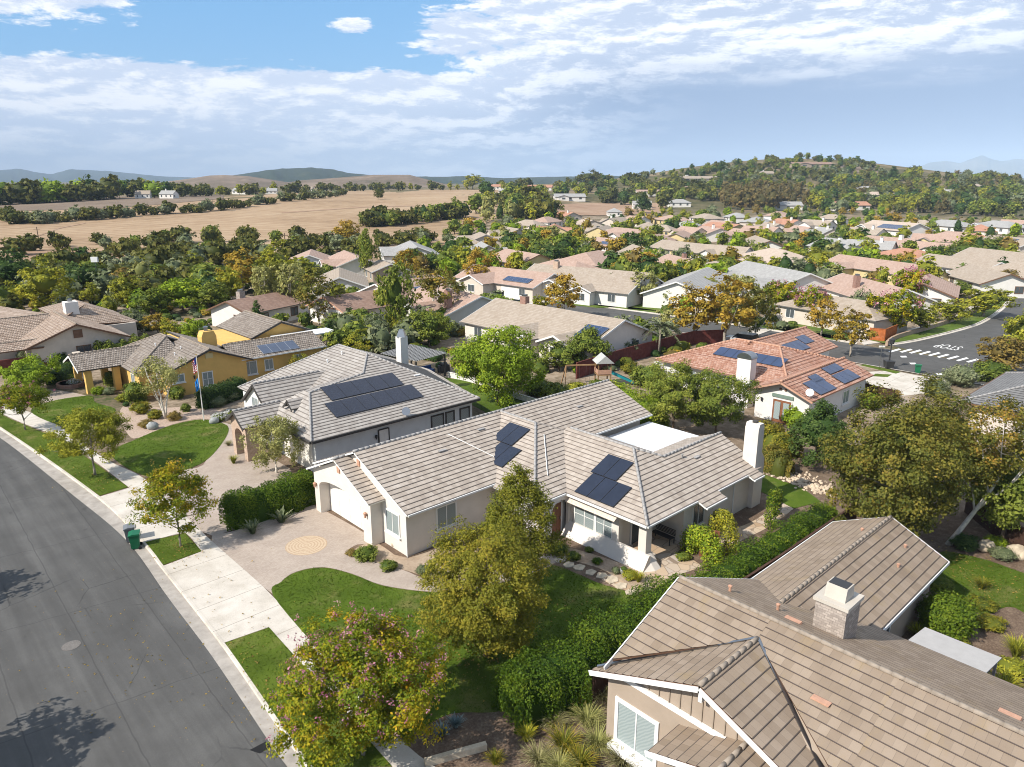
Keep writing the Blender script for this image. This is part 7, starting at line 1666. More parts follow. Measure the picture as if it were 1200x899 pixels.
FARH = [(694, 302, 20, 'roof_pink'), (690, 261, 17, 'roof_light'), (722, 259, 15, 'roof_tan'), (664, 252, 15, 'roof_red'), (650, 268, 14, 'roof_red'), (568, 292, 14, 'roof_grey'), (566, 279, 15, 'roof_tan'), (600, 272, 15, 'roof_tan'),
        (738, 273, 19, 'roof_pink'), (746, 257, 13, 'roof_pink'), (760, 265, 13, 'roof_tan'), (788, 256, 19, 'roof_pink'), (828, 254, 18, 'roof_tan'), (796, 277, 16, 'roof_pink'), (834, 271, 17, 'roof_pink'), (846, 263, 15, 'roof_pink'), (804, 263, 15, 'roof_grey'),
        (864, 253, 15, 'roof_grey'), (886, 258, 18, 'roof_grey'), (912, 251, 17, 'roof_pink'), (936, 253, 16, 'roof_pink'), (923, 261, 15, 'roof_red'), (850, 266, 20, 'roof_red'), (892, 270, 14, 'roof_pink'), (958, 262, 14, 'roof_tan'), (968, 272, 13, 'roof_grey'),
        (1045, 284, 18, 'roof_pink'), (1020, 288, 13, 'roof_grey'), (1120, 277, 18, 'roof_pink'), (1098, 280, 14, 'roof_pink'), (1145, 279, 15, 'roof_red'), (1088, 290, 13, 'roof_pink'), (1150, 268, 14, 'roof_red'), (1078, 262, 13, 'roof_tan'), (1195, 262, 14, 'roof_pink'), (1015, 272, 13, 'roof_tan'), (975, 255, 13, 'roof_tan'), (1195, 318, 14, 'roof_tan'),
        (640, 258, 14, 'roof_pink'), (620, 262, 14, 'roof_tan'), (706, 270, 14, 'roof_tan'), (770, 280, 14, 'roof_pink'), (750, 296, 14, 'roof_tan'), (872, 274, 14, 'roof_pink'), (940, 270, 13, 'roof_pink'), (852, 295, 13, 'roof_tan'), (775, 268, 13, 'roof_tan'), (810, 271, 13, 'roof_pink'), (905, 266, 13, 'roof_tan'), (720, 247, 13, 'roof_grey'), (545, 282, 14, 'roof_tan')]
HILLH = [(796, 238, 16, 'roof_grey', 'stucco_white', 'white house with grey roof below the hillside road'), (760, 226, 24, 'roof_pink', 'stucco_white', 'pink roofed hillside house left of the wide villa'), (816, 210, 46, 'roof_tan', 'stucco_beige', 'wide flat tan villa on the left shoulder of the hill'), (667, 231, 26, 'roof_grey', 'stucco_white', 'white farmhouse with grey roof beside the ploughed plot'),
         (576, 231, 24, 'roof_grey', 'stucco_white', 'low grey roofed house at the edge of the golden field'), (584, 219, 22, 'roof_red', 'stucco_white', 'white house with a red roof beyond the golden field'), (596, 224, 18, 'roof_grey', 'stucco_white', 'grey roofed house right of the red roof beyond the field'), (631, 220, 30, 'roof_red', 'stucco_white', 'long white house with red roof on the far rise'), (752, 240, 14, 'roof_grey', 'stucco_white', 'white gabled house behind the dark conifer'), (950, 193, 44, 'roof_brown', 'stucco_tan', 'long brown roofed house on top of the hill'), (898, 204, 15, 'roof_tan', 'stucco_beige', 'small tan house among the hilltop trees'), (921, 241, 20, 'roof_grey', 'stucco_white', 'pale grey roofed house below the eucalyptus grove'), (993, 241, 26, 'roof_red', 'stucco_white', 'red roofed white house at the foot of the hill'), (1017, 222, 26, 'roof_grey', 'stucco_white', 'long white building on the right flank of the hill'), (1030, 229, 38, 'roof_light', 'stucco_beige', 'long tan building with flat roof below the white one'), (1110, 226, 11, 'roof_grey', 'stucco_white', 'small white house in the right hill trees'), (1142, 219, 12, 'roof_tan', 'stucco_tan', 'small tan house in trees at the upper right'), (975, 214, 13, 'roof_tan', 'stucco_white', 'small house half way up the hill'),
         (283, 224, 15, 'roof_grey', 'stucco_white', 'big white house below the brown hills'), (198, 228, 11, 'roof_grey', 'stucco_white', 'white farmhouse left of the brown hills'), (168, 228, 10, 'roof_tan', 'stucco_white', 'farmhouse with pale gable among far trees'), (28, 231, 20, 'roof_grey', 'stucco_white', 'long white barn at the far left'), (80, 227, 14, 'roof_grey', 'stucco_white', 'small white barn behind the far trees'), (318, 224, 11, 'roof_grey', 'stucco_white', 'tiny white house at the edge of the brown hill'), (360, 222, 12, 'roof_tan', 'stucco_white', 'tiny house under the right brown hill'), (798, 222, 12, 'roof_pink', 'stucco_beige', 'small pink house above the hillside road'), (852, 200, 12, 'roof_tan', 'stucco_white', 'small pale house near the crest of the hill')]
PROTO = {}
def far_house(rf, wall, var):
    k = (rf, wall, var)
    if k not in PROTO:
        w = [dict(wings=((-4, 1, 6, 3),)), dict(wings=((4, 1, 6, 3), (-4, -1, 6, 2))), dict(), dict(wings=((2, 1, 7, 4),), chim=(-4, 1, 'stucco_white'))][var % 4]
        PROTO[k] = build_house('house', 'x', (0, 0, 0), 0, 17, 11, rf, wall, 'hip' if var % 3 == 2 else 'gable', near=False, **w); PROTO[k]['fresh'] = 1
    return PROTO[k]
zone = lambda u: 'beyond the oak belt' if u < 580 else 'in the middle of the far town' if u < 780 else 'below the eucalyptus grove' if u < 960 else 'in the right part of the far town'
rr = random.Random(5); counts = {}
def put_house(proto, loc, rot, sc, label, group):
    if 'fresh' in proto: 
        del proto['fresh']; proto.location = loc; proto.rotation_euler = (0, 0, rot); proto.scale = sc; proto['label'] = label
        if group: proto['group'] = group
        return proto
    return copy_tree(proto, loc, rot, sc, label, group)
adj = {'roof_pink': 'pink', 'roof_light': 'apricot', 'roof_tan': 'tan', 'roof_red': 'red', 'roof_grey': 'grey', 'roof_brown': 'brown'}
lst = [(f, zone(f[0]), adj[f[3]]) for f in FARH]
for f, zn, ad in lst: counts[zn, ad] = counts.get((zn, ad), 0) + 1
for f, zn, ad in lst:
    u, v, L, rf = f; X, Y, Z = near_px(u, v, 3.4); reg(X, Y, L * .5); s = L / 17
    wl = rr.choice(['stucco_white', 'stucco_beige', 'stucco_white', 'stucco_palegold'])
    put_house(far_house(rf, wl, rr.randrange(4)), (X, Y, Z + .1), R(rr.choice([50, 60, 75, 95, 20]) + rr.uniform(-8, 8)), (s, s * rr.uniform(.9, 1.1), 1), f'distant house with a {ad} tile roof {zn}', f'{ad} roofed houses {zn}' if counts[zn, ad] > 1 else None)
for u, v, L, rf, wl, lab in HILLH:
    X, Y, Z = near_px(u, v, 3.0); s = L / 17; reg(X, Y, L * .45)
    put_house(far_house(rf, wl, rr.randrange(4)), (X, Y, Z + .2), R(rr.uniform(-20, 20) - 43), (s, min(1.3, s), 1.15), lab, None)
# ------------------------------------------------------------------ trees of the town, fields and hills
def merge(name, crown, trunk):
    bm = bmesh.new(); bm.from_mesh(crown); nf = len(bm.faces); bm.from_mesh(trunk); bm.faces.ensure_lookup_table()
    for f in bm.faces[nf:]: f.material_index = 1
    me = bpy.data.meshes.new(name); bm.to_mesh(me); bm.free(); me.materials.append(crown.materials[0]); me.materials.append(trunk.materials[0]); return me
SPEC = {  # material, H, base share, R, shape, lump, bark
 'oak': ('lf_oak', 7, .06, 4.2, 'round', .22, 'bark_brown'), 'green': ('lf_green', 7, .14, 3.1, 'round', .22, 'bark_brown'), 'yelgreen': ('lf_yelgreen', 7.5, .2, 2.9, 'round', .24, 'bark_grey'), 'gold': ('lf_gold', 7.5, .2, 2.6, 'column', .24, 'bark_grey'), 'rust': ('lf_rust', 7, .15, 2.8, 'round', .25, 'bark_grey'),
 'cone': ('lf_dark', 9, .06, 2.6, 'cone', .14, 'bark_brown'), 'euc': ('lf_euc', 15, .12, 5.0, 'round', .3, 'bark_white'), 'grey': ('lf_grey', 6, .1, 3.0, 'round', .2, 'bark_grey'), 'lime': ('lf_lime', 6, .1, 2.9, 'round', .2, 'bark_brown'), 'dark': ('lf_dark', 7, .08, 3.3, 'round', .2, 'bark_brown'), 'pale': ('lf_pale', 7.5, .18, 2.7, 'round', .28, 'bark_white'), 'syc': ('lf_syc', 8.5, .16, 3.2, 'column', .28, 'bark_white'), 'pink': ('lf_crape', 5, .2, 2.6, 'vase', .25, 'bark_grey')}
MIDP = {}; FARP = {}
for i, (k, (m_, H, bs, Rr, shp, lump, bark)) in enumerate(SPEC.items()):
    MIDP[k] = []; FARP[k] = []
    for j in range(2):
        c, K = crown_mesh('crown', MC[m_], 500 + i * 10 + j, H, bs * H, Rr, None, 2600, .34 if k != 'oak' else .42, shp, lump, 70, Rr * .24, .5, .42 if k not in ('pale', 'syc', 'gold', 'pink') else 0, .5, 0, .8)
        MIDP[k].append((c, trunk_mesh('trunk', MC[bark], 700 + i * 10 + j, H, bs * H, .16 * H / 7, K, 6)))
        c, K = crown_mesh('crown', MC[m_], 900 + i * 10 + j, H, bs * H * .5, Rr, None, 420, .95 * Rr / 3, shp, lump, 40, Rr * .3, .5, .62, .5, 0, .8)
        FARP[k].append(merge('far_tree', c, trunk_mesh('trunk', MC[bark], 950 + i * 10 + j, H, bs * H, .2, K, 2)))
DIM = {k: (v[1], v[3]) for k, v in SPEC.items()}
NAMES = {'oak': 'oak_tree', 'euc': 'eucalyptus', 'cone': 'conifer', 'pink': 'crape_myrtle', 'syc': 'sycamore'}
COLW = {'oak': 'dark oak', 'green': 'green leafy tree', 'yelgreen': 'yellow-green tree', 'gold': 'golden tree', 'rust': 'rust-brown tree', 'cone': 'dark pointed conifer', 'euc': 'tall brownish eucalyptus', 'grey': 'grey-green tree', 'lime': 'bright green tree', 'dark': 'dark green tree', 'pale': 'pale wispy tree', 'syc': 'browning sycamore', 'pink': 'blossoming crape myrtle'}
rt = random.Random(11)
def mid(u, vb, vt, w, k, label, blossom=None):
    (X, Y, Z), H, Wd = tpx(u, vb, vt, w); h0, r0 = DIM[k]; c, tr = MIDP[k][rt.randrange(2)]
    o = thing(NAMES.get(k, 'tree'), label, 'tree', (X, Y, Z), rt.uniform(0, 6.28)); s = Wd / 2 / r0; o.scale = (s, s, H / h0)
    link('trunk', tr, o); link('crown', c, o)
    if blossom:
        link('blossom', blossom, o)
    reg(X, Y, Wd * .3); return o
def blossom_mesh(k, n, mat):
    rng = np.random.default_rng(k); H, r0 = DIM['pink']; d = rng.normal(size=(n, 3)); d[:, 2] = np.abs(d[:, 2]); d /= np.linalg.norm(d, axis=1, keepdims=True)
    c = d * np.array([r0 * .9, r0 * .9, H * .42]) + np.array([0, 0, H * .55]); C = np.repeat(c, 10, 0) + rng.normal(size=(n * 10, 3)) * .13
    return leaves_mesh('blossom', MC[mat], C, rng.normal(size=C.shape) + [0, 0, .5], .17, rng.uniform(0, 1, len(C)), rng)
BLS = blossom_mesh(1, 70, 'lf_pink'); BLS2 = blossom_mesh(2, 26, 'lf_pink')
for u, vb, vt, w, k, l, *bl in [
 (58, 372, 304, 62, 'yelgreen', 'open yellow-green tree above the beige roof'), (14, 352, 288, 74, 'dark', 'big dark tree at the left edge below the sandy lot'), (98, 352, 302, 62, 'dark', 'dark tree beside the light mast'), (124, 348, 322, 18, 'rust', 'small rust tree right of the light mast'), (108, 360, 330, 24, 'yelgreen', 'small yellow tree at the foot of the light mast'), (150, 366, 318, 44, 'yelgreen', 'yellow-green tree right of the light mast'), (178, 372, 335, 46, 'green', 'green tree left of the yellow house roofs'), (215, 366, 322, 62, 'lime', 'soft green willow-like tree behind the yellow house'), (245, 366, 328, 52, 'green', 'green tree behind the far yellow roof'), (160, 392, 358, 34, 'grey', 'grey-green tree right of the white chimney'), (186, 394, 366, 34, 'gold', 'orange bush tree before the yellow house garage'), (202, 402, 372, 24, 'yelgreen', 'slim yellow-green tree between the yellow roofs'), (228, 404, 370, 32, 'lime', 'lime green round tree behind the yellow chimney'), (262, 410, 383, 38, 'green', 'green bush tree behind the solar panels of the yellow house'),
 (286, 348, 292, 48, 'gold', 'broad dull gold tree above the stone chimney'), (328, 344, 282, 48, 'yelgreen', 'tall yellow-green tree beside the dull gold one'), (342, 372, 300, 46, 'pale', 'airy pale green tree with visible trunk left of the browning tree'), (374, 382, 312, 58, 'syc', 'airy browning tree in front of the white walls'), (303, 390, 350, 22, 'cone', 'dark narrow tree behind the far yellow gable'), (388, 407, 374, 28, 'cone', 'dark blue-green rounded conifer left of the white chimney'), (422, 420, 386, 36, 'yelgreen', 'yellowish bush tree left of the white chimney'), (442, 400, 366, 42, 'grey', 'grey-green bush tree below the half-timbered house'), (400, 392, 366, 50, 'green', 'green bush tree before the half-timbered gable'), (432, 328, 262, 30, 'green', 'tall narrow tree in front of the white garage'), (464, 394, 300, 46, 'green', 'tall upright tree with a bare trunk behind the pergola'), (514, 382, 310, 58, 'syc', 'airy brown-green tree in front of the pink roof'), (478, 330, 290, 32, 'gold', 'golden tree before the grey gables'), (561, 340, 292, 38, 'gold', 'golden green tree at the far street bend'), (582, 372, 342, 36, 'lime', 'green tree left of the far street'), (586, 392, 356, 36, 'grey', 'rounded grey olive tree left of the far street'), (622, 330, 304, 28, 'green', 'small leafy tree by the far driveway'), (661, 374, 318, 46, 'gold', 'golden street tree standing on the far street'), (634, 366, 346, 26, 'pink', 'low dark crape myrtle right of the white truck'), (697, 345, 315, 30, 'green', 'green tree in front of the big tan house'), (722, 352, 318, 32, 'grey', 'grey-green tree right of the cross gable'), (755, 358, 312, 36, 'pale', 'slim pale tree left of the white gable'), (786, 362, 332, 26, 'green', 'slim green tree before the white gable'),
 (812, 404, 334, 56, 'gold', 'golden tree at the left of the golden group'), (848, 408, 322, 66, 'gold', 'tallest golden tree of the golden group'), (884, 402, 332, 48, 'syc', 'brown-green tree at the right of the golden group'), (866, 385, 316, 50, 'pale', 'pale leafy tree behind the golden group'),
 (915, 370, 326, 50, 'pink', 'green crape myrtle with a little pink by the driveway', BLS2), (948, 380, 334, 44, 'pink', 'crape myrtle full of pink blossom beside the driveway', BLS), (938, 332, 298, 44, 'grey', 'grey-leaved tree in front of the large white house'), (962, 395, 348, 38, 'gold', 'golden tree right of the pink crape myrtle'), (996, 418, 362, 44, 'gold', 'golden-brown street tree at the end of the red-tiled house'), (1003, 382, 334, 36, 'grey', 'grey-leaved tree before the low tan roof'), (1046, 392, 338, 62, 'pink', 'wide green crape myrtle before the orange fence', BLS2), (1064, 362, 312, 46, 'pink', 'tall pink-tipped crape myrtle below the white gable', BLS), (1020, 346, 326, 34, 'pink', 'reddish crape myrtle in front of the pink roof', BLS2), (1078, 390, 356, 44, 'yelgreen', 'yellowing tree right of the wide crape myrtle'), (1112, 380, 350, 50, 'yelgreen', 'yellow-green tree on the curved bank'), (1152, 372, 334, 62, 'yelgreen', 'broad yellow-green tree at the inside of the curve'), (1175, 345, 314, 40, 'rust', 'rust-tinged tree left of the dark blue car'), (1122, 350, 328, 40, 'green', 'green tree behind the orange fence'), (1192, 430, 360, 60, 'yelgreen', 'yellow-green tree at the right edge above the grey roof'), (1172, 440, 392, 66, 'rust', 'russet tree at the right edge of the street'), (1128, 310, 280, 46, 'green', 'round green tree in the right part of the town'), (1096, 314, 284, 32, 'dark', 'dark tree left of the tan roofs'), (753, 250, 224, 22, 'cone', 'dark broad conifer at the edge of the ploughed plot'), (740, 300, 268, 34, 'dark', 'dark round tree in the middle of the town'), (648, 316, 282, 46, 'dark', 'dark tree left of the pink hip roof'), (444, 234, 217, 16, 'oak', 'lone dark oak in the golden field'), (272, 356, 310, 34, 'yelgreen', 'yellow-green tree left of the dull gold tree'), (312, 372, 304, 34, 'pale', 'pale feathery tree between the gold and yellow-green trees'), (452, 376, 322, 28, 'yelgreen', 'slim yellow-green tree left of the tall bare-trunked tree'), (408, 292, 256, 36, 'gold', 'brownish gold tree at the edge of the golden field'), (540, 314, 284, 24, 'yelgreen', 'yellow-green tree behind the pink roofed houses'), (498, 358, 322, 30, 'syc', 'thin browning tree right of the tall bare-trunked tree'), (672, 352, 330, 22, 'lime', 'small bright tree before the big tan house'), (770, 348, 322, 26, 'yelgreen', 'yellow-green tree behind the slim pale tree'), (925, 348, 318, 30, 'lime', 'bright green tree before the large white house'), (968, 330, 304, 30, 'green', 'green tree right of the large white house'), (1052, 318, 296, 30, 'yelgreen', 'yellow-green tree behind the pink roofs'), (1005, 316, 292, 28, 'green', 'green tree left of the long pink roof'), (1102, 352, 326, 30, 'green', 'green tree right of the white gable house'), (880, 322, 296, 30, 'yelgreen', 'yellow-green tree left of the large white house'), (760, 318, 290, 32, 'lime', 'bright green tree behind the big tan house'), (730, 318, 292, 30, 'green', 'green tree behind the right end of the big tan house'), (584, 312, 286, 28, 'green', 'green tree behind the pale gold house'), (655, 436, 396, 52, 'green', 'bushy green tree before the cream gable of the long tan house'), (735, 421, 394, 28, 'grey', 'small grey-green tree at the near end of the long tan house'), (600, 378, 350, 32, 'green', 'green tree at the far end of the long tan house'), (546, 376, 346, 34, 'green', 'green tree beside the tall brick chimney'), (506, 400, 360, 30, 'yelgreen', 'yellowing tree left of the dark round backyard tree'), (1030, 374, 346, 34, 'green', 'green tree behind the corner orange fence'), (782, 398, 358, 34, 'pale', 'pale slim tree right of the palm'), (716, 340, 312, 26, 'green', 'round green tree before the right end of the big tan house'), (641, 350, 322, 24, 'yelgreen', 'yellow-green tree by the far orange fence'), (830, 352, 324, 30, 'yelgreen', 'yellow-green tree before the long grey roof'), (1090, 318, 292, 34, 'lime', 'bright green tree before the left tan roofs'), (1160, 300, 274, 36, 'green', 'green tree behind the right tan roofs'), (960, 318, 290, 34, 'yelgreen', 'yellow-green tree left of the long pink roof'), (870, 300, 276, 30, 'green', 'green tree beside the apricot hip roof'), (1010, 300, 276, 30, 'lime', 'bright green tree before the white grey-gabled house'), (534, 256, 230, 24, 'green', 'single tall rounded tree at the end of the golden field'), (554, 222, 203, 24, 'yelgreen', 'big pale tree on the far edge of the golden field'), (690, 218, 198, 34, 'oak', 'large tree breaking the skyline left of the hill'), (1045, 216, 192, 18, 'cone', 'dark tree on the skyline at the right of the hill'), (845, 206, 186, 14, 'cone', 'pointed conifer on the skyline of the hill'), (806, 208, 196, 10, 'cone', 'small pointed conifer on the left skyline')]:
    mid(u, vb, vt, w, k, l, *bl)
for u_, x_, y_, l_ in ((0, -2.6, 47.2, 'leafy tree across the near street shading the asphalt'), (1, -3.2, 31.5, 'second leafy tree across the near street shading the asphalt')):
    c_, t_ = MIDP['green'][u_]; o = thing('tree', l_, 'tree', (x_, y_, -.15)); link('trunk', t_, o); link('crown', c_, o)
# palm behind the red fence
(X, Y, Z), H, Wd = tpx(772, 418, 368, 50); o = thing('palm_tree', 'feathery palm behind the dark red fence', 'palm', (X, Y, 0)); b = MB(); b.tube([(0, 0, -.2), (.1, .05, H * .35), (0, 0, H * .7)], [.22, .16, .14], 8); link('trunk', b.mesh('trunk', MC['bark_grey'], smooth=True), o)
rng = np.random.default_rng(3); C = []; N = []
for i in range(22):
    a = rng.uniform(0, 6.28); e = rng.uniform(-.1, 1.2); l = Wd * .5 * rng.uniform(.8, 1.1)
    for s in np.linspace(.1, 1, 34):
        r = l * s * math.cos(e * (1 - .3 * s)); z = H * .7 + l * (math.sin(e) * s - .62 * s * s)
        for sd in (-1, 1): C.append((math.cos(a) * r - math.sin(a) * sd * .16, math.sin(a) * r + math.cos(a) * sd * .16, z - .05)); N.append((math.sin(a) * sd * .7, -math.cos(a) * sd * .7, 1))
link('fronds', leaves_mesh('fronds', MC['lf_grey'], np.array(C), np.array(N), .42, rng.uniform(0, 1, len(C)), rng, aspect=.28), o)
# ---- many trees seen small: one object each
STREETS = [(s2a, s2b)]
def free(X, Y, r):
    for hx, hy, hr in HOUSES:
        if (X - hx) ** 2 + (Y - hy) ** 2 < (hr + r * .55) ** 2: return False
    if X > 0 and 86 < X < 104 and 5 < Y < 150: return False
    if 100 < X < 260 and 20 < Y < 46 and X < 230: return False
    return True
PLACED = []; CAND = []
def cand(k, me, loc, rot, sc, zn): CAND.append((DIM[k][0] * sc[2] * DIM[k][1] * sc[0] / depth_of(*loc) ** 2, k, me, loc, rot, sc, zn))
def scatter(poly, n, kinds, hr, zn, gap=.55, avoid=True, shared=True, seed=0):
    r = random.Random(seed); us = [p[0] for p in poly]; vs = [p[1] for p in poly]; tries = 0; k_ = 0; ks = [a for a, w in kinds for _ in range(w)]
    while k_ < n and tries < n * 30:
        tries += 1; u = r.uniform(min(us), max(us)); v = r.uniform(min(vs), max(vs))
        if not inpoly(poly, u, v): continue
        g = GT(u, v)
        if g is None: continue
        X, Y, Z = g; k = r.choice(ks); H = r.uniform(*hr); h0, r0 = DIM[k]; s = H / h0; rad = r0 * s
        if avoid and not free(X, Y, rad): continue
        if any((X - a) ** 2 + (Y - c) ** 2 < (gap * (rad + q)) ** 2 for a, c, q in PLACED[-400:]): continue
        PLACED.append((X, Y, rad)); k_ += 1; w = s * r.uniform(.85, 1.2)
        cand(k, FARP[k][r.randrange(2)], (X, Y, Z - .1), r.uniform(0, 6.28), (w, w * r.uniform(.85, 1.15), s), zn)
def line(P, n, kinds, hr, zn, jit=2, seed=0):
    r = random.Random(seed); ks = [a for a, w in kinds for _ in range(w)]
    for i in range(n):
        t_ = (i + r.uniform(-.3, .3)) / n * (len(P) - 1); t_ = min(max(t_, 0), len(P) - 1.001); j = int(t_); f = t_ - j
        u = P[j][0] + (P[j + 1][0] - P[j][0]) * f; v = P[j][1] + (P[j + 1][1] - P[j][1]) * f + r.uniform(-jit, jit) * .5; g = GT(u, v) or GT(u, v + 2)
        X, Y, Z = g; k = r.choice(ks); s = r.uniform(*hr) / DIM[k][0]; w = s * r.uniform(.9, 1.3); cand(k, FARP[k][r.randrange(2)], (X, Y, Z - .3), r.uniform(0, 6.28), (w, w, s), zn)
line([(-10, 254), (20, 263), (50, 262), (105, 258), (150, 254), (230, 250), (280, 244), (330, 237), (370, 233), (408, 228)], 62, [('oak', 4), ('grey', 1)], (4.5, 8), 'in the hedgerow across the golden field', seed=1)
line([(-10, 240), (60, 237), (120, 233), (215, 230)], 34, [('oak', 3), ('dark', 1), ('lime', 1)], (11, 18), 'along the far edge of the ploughed field', 3, seed=2)
line([(215, 231), (300, 228), (400, 224), (470, 223), (560, 222)], 32, [('oak', 3), ('yelgreen', 1)], (7, 13), 'along the crest of the golden field', 2, seed=3)
line([(428, 266), (470, 264), (515, 258), (548, 254)], 30, [('oak', 2), ('cone', 1), ('green', 1)], (6, 10), 'in the windbreak below the golden field', 3, seed=4)
scatter([(5, 300), (60, 302), (130, 300), (190, 324), (290, 318), (380, 300), (520, 290), (520, 279), (420, 284), (300, 280), (180, 284), (60, 286)], 58, [('oak', 4), ('green', 1), ('grey', 1)], (4.8, 7.5), 'in the oak belt below the golden field', .5, seed=5)
scatter([(-20, 372), (-20, 318), (130, 314), (300, 320), (420, 300), (420, 320), (300, 352), (280, 362), (180, 366), (120, 376)], 80, [('oak', 4), ('green', 3), ('yelgreen', 3), ('rust', 1), ('grey', 3), ('lime', 1), ('pale', 1), ('dark', 1)], (3.5, 7), 'between the oak belt and the yellow house', .5, seed=6)
scatter([(552, 262), (560, 236), (640, 240), (650, 262)], 34, [('green', 2), ('cone', 1), ('pale', 1), ('oak', 2), ('yelgreen', 1)], (9, 15), 'in the grove behind the first far roofs', .45, seed=7)
scatter([(290, 405), (300, 350), (400, 310), (540, 300), (600, 330), (580, 400), (440, 420)], 40, [('green', 4), ('lime', 1), ('grey', 2), ('yelgreen', 1)], (2.5, 5), 'in the gardens around the half-timbered house', .6, seed=8)
scatter([(600, 420), (640, 400), (800, 365), (900, 345), (1000, 330), (1000, 345), (900, 370), (780, 400), (690, 425)], 22, [('green', 3), ('lime', 1), ('grey', 1)], (2.2, 4), 'in the gardens along the far street', .6, seed=18)
NB = [('green', 5), ('yelgreen', 4), ('dark', 2), ('lime', 3), ('grey', 2), ('gold', 2), ('pale', 1), ('cone', 1), ('rust', 1)]
scatter([(470, 320), (540, 268), (640, 262), (800, 250), (800, 345), (640, 345), (540, 345)], 215, NB, (3.2, 7.5), 'among the roofs of the middle town', .5, seed=9)
scatter([(800, 345), (800, 250), (1000, 250), (1200, 262), (1200, 335), (1100, 345)], 260, NB, (3.2, 7.5), 'among the roofs of the right-hand town', .5, seed=10)
scatter([(838, 245), (850, 232), (935, 232), (946, 245), (900, 250)], 44, [('euc', 1)], (13, 18), 'in the grove at the foot of the hill', .42, seed=11)
scatter([(560, 232), (600, 216), (700, 213), (800, 214), (840, 236), (760, 250), (700, 234), (640, 236)], 85, [('oak', 3), ('green', 2), ('yelgreen', 1), ('dark', 1)], (8, 14), 'on the rise left of the hill', .6, seed=12)
scatter([(770, 232), (800, 200), (860, 193), (930, 184), (990, 188), (1030, 197), (1000, 205), (960, 210), (940, 232)], 120, [('oak', 3), ('green', 3), ('dark', 2), ('cone', 1)], (6, 11), 'on the tree-covered hill', .55, seed=13)
scatter([(940, 240), (960, 215), (1040, 205), (1200, 212), (1200, 258), (1060, 252), (960, 250)], 190, [('oak', 3), ('green', 3), ('yelgreen', 2), ('grey', 1), ('dark', 2), ('euc', 1)], (7, 13), 'on the wooded slope at the right', .55, seed=14)
scatter([(700, 240), (760, 205), (860, 192), (930, 184), (990, 188), (1060, 204), (1200, 210), (1200, 245), (960, 235), (840, 236)], 420, [('oak', 3), ('green', 2), ('yelgreen', 1), ('grey', 2)], (3.5, 10), 'on the hill', .42, seed=21)
CAP = {'tree': 215, 'oak_tree': 285}; seen = {}; GRP = {}; rest = []
for c in sorted(CAND, key=lambda c: -c[0]):
    n_ = NAMES.get(c[1], 'tree'); seen[n_] = seen.get(n_, 0) + 1
    if seen[n_] <= CAP.get(n_, 280): GRP[c[1], c[6]] = GRP.get((c[1], c[6]), 0) + 1
    else: rest.append(c)
drop = {id(c) for c in rest}
for c in CAND:
    if id(c) in drop: continue
    _, k, me, loc, rot, sc, zn = c; o = link(NAMES.get(k, 'tree'), me, None, loc); o.scale = sc; o.rotation_euler = (0, 0, rot); o['label'] = f'{COLW[k]} {zn}'; o['category'] = 'tree'
    if GRP[k, zn] > 1: o['group'] = f'{COLW[k]}s {zn}'
VV = []; FF = []; TT = []; MI = []; mats = []; nv = 0; src = {}
for _, k, me, loc, rot, sc, zn in rest:
    if me.name not in src:
        ql = [list(p.vertices) for p in me.polygons]; keep = [i for i, q in enumerate(ql) if len(q) == 4]
        at = np.array([a.value for a in me.attributes['tint'].data])
        src[me.name] = (np.array([w.co[:] for w in me.vertices]), np.array([ql[i] for i in keep]), at[keep], np.array([me.polygons[i].material_index for i in keep]))
    v_, f_, t_, m_ = src[me.name]; cr_, sr_ = math.cos(rot), math.sin(rot); q = v_ * np.array(sc)
    VV.append(np.column_stack([q[:, 0] * cr_ - q[:, 1] * sr_ + loc[0], q[:, 0] * sr_ + q[:, 1] * cr_ + loc[1], q[:, 2] + loc[2]])); FF.append(f_ + nv); nv += len(v_); TT.append(t_)
    ix = []
    for mt in me.materials:
        if mt not in mats: mats.append(mt)
        ix.append(mats.index(mt))
    MI.append(np.array(ix)[m_])
if rest:
    VV = np.vstack(VV).astype(np.float32); FF = np.vstack(FF).astype(np.int32); me = bpy.data.meshes.new('distant_woodland'); me.vertices.add(len(VV)); me.vertices.foreach_set('co', VV.ravel()); me.loops.add(FF.size); me.loops.foreach_set('vertex_index', FF.ravel()); me.polygons.add(len(FF)); me.polygons.foreach_set('loop_start', np.arange(0, FF.size, 4, dtype=np.int32))
    for mt in mats: me.materials.append(mt)
    me.polygons.foreach_set('material_index', np.concatenate(MI).astype(np.int32)); at = me.attributes.new('tint', 'FLOAT', 'FACE'); at.data.foreach_set('value', np.concatenate(TT).astype(np.float32)); me.update(calc_edges=True); o = link('distant_woodland', me); o['kind'] = 'stuff'
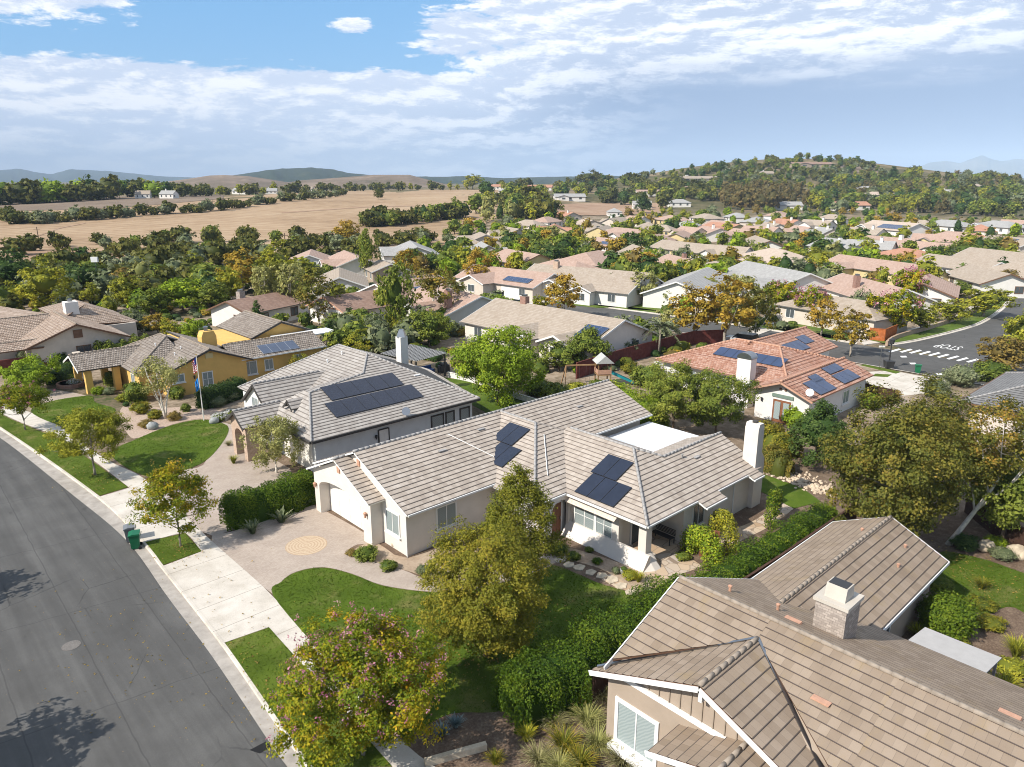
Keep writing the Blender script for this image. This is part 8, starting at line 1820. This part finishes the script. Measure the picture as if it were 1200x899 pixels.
# hedges and shrubs of the town as masses nobody would count
def ground_cover(poly, n, seed):
    r = random.Random(seed); us = [p[0] for p in poly]; vs = [p[1] for p in poly]; q = list(SHF); C = []; k_ = 0
    src = {k: (np.array([w.co[:] for w in me.vertices]), np.array([list(p.vertices) for p in me.polygons]), np.array([a.value for a in me.attributes['tint'].data])) for k, me in SHF.items()}
    for k in q: C.append(([], [], []))
    for _ in range(n * 8):
        if k_ >= n: break
        u = r.uniform(min(us), max(us)); v = r.uniform(min(vs), max(vs))
        if not inpoly(poly, u, v): continue
        X, Y, Z = GT(u, v)
        if not free(X, Y, .6): continue
        k_ += 1; i = r.choices(range(len(q)), [4, 3, 3, 2, 2, 2, 1])[0]; vv, ff, tt = src[q[i]]; s = r.uniform(.5, 1.3); ang = r.uniform(0, 6.28); co_, si = math.cos(ang), math.sin(ang)
        w = vv * [s, s, s * .8]; w = np.column_stack([w[:, 0] * co_ - w[:, 1] * si + X, w[:, 0] * si + w[:, 1] * co_ + Y, w[:, 2] + Z])
        off_ = sum(len(a) for a in C[i][0]); C[i][0].append(w); C[i][1].append(ff + off_); C[i][2].append(tt)
    for i, (a, f, t_) in enumerate(C):
        if not a: continue
        a = np.vstack(a); f = np.vstack(f); t_ = np.concatenate(t_); me = bpy.data.meshes.new('garden_shrubs'); me.vertices.add(len(a)); me.vertices.foreach_set('co', a.astype(np.float32).ravel()); me.loops.add(f.size); me.loops.foreach_set('vertex_index', f.ravel().astype(np.int32)); me.polygons.add(len(f)); me.polygons.foreach_set('loop_start', np.arange(0, f.size, 4, dtype=np.int32))
        at = me.attributes.new('tint', 'FLOAT', 'FACE'); at.data.foreach_set('value', t_.astype(np.float32)); me.materials.append(SHF[q[i]].materials[0]); me.update(calc_edges=True); o = link('garden_shrubs', me); o['kind'] = 'stuff'
ground_cover([(-10, 420), (-10, 330), (300, 320), (560, 300), (1200, 262), (1200, 340), (900, 400), (700, 440), (560, 440), (450, 420), (300, 400), (120, 392)], 900, 3)
ground_cover([(540, 300), (560, 262), (1200, 252), (1200, 300)], 500, 4)
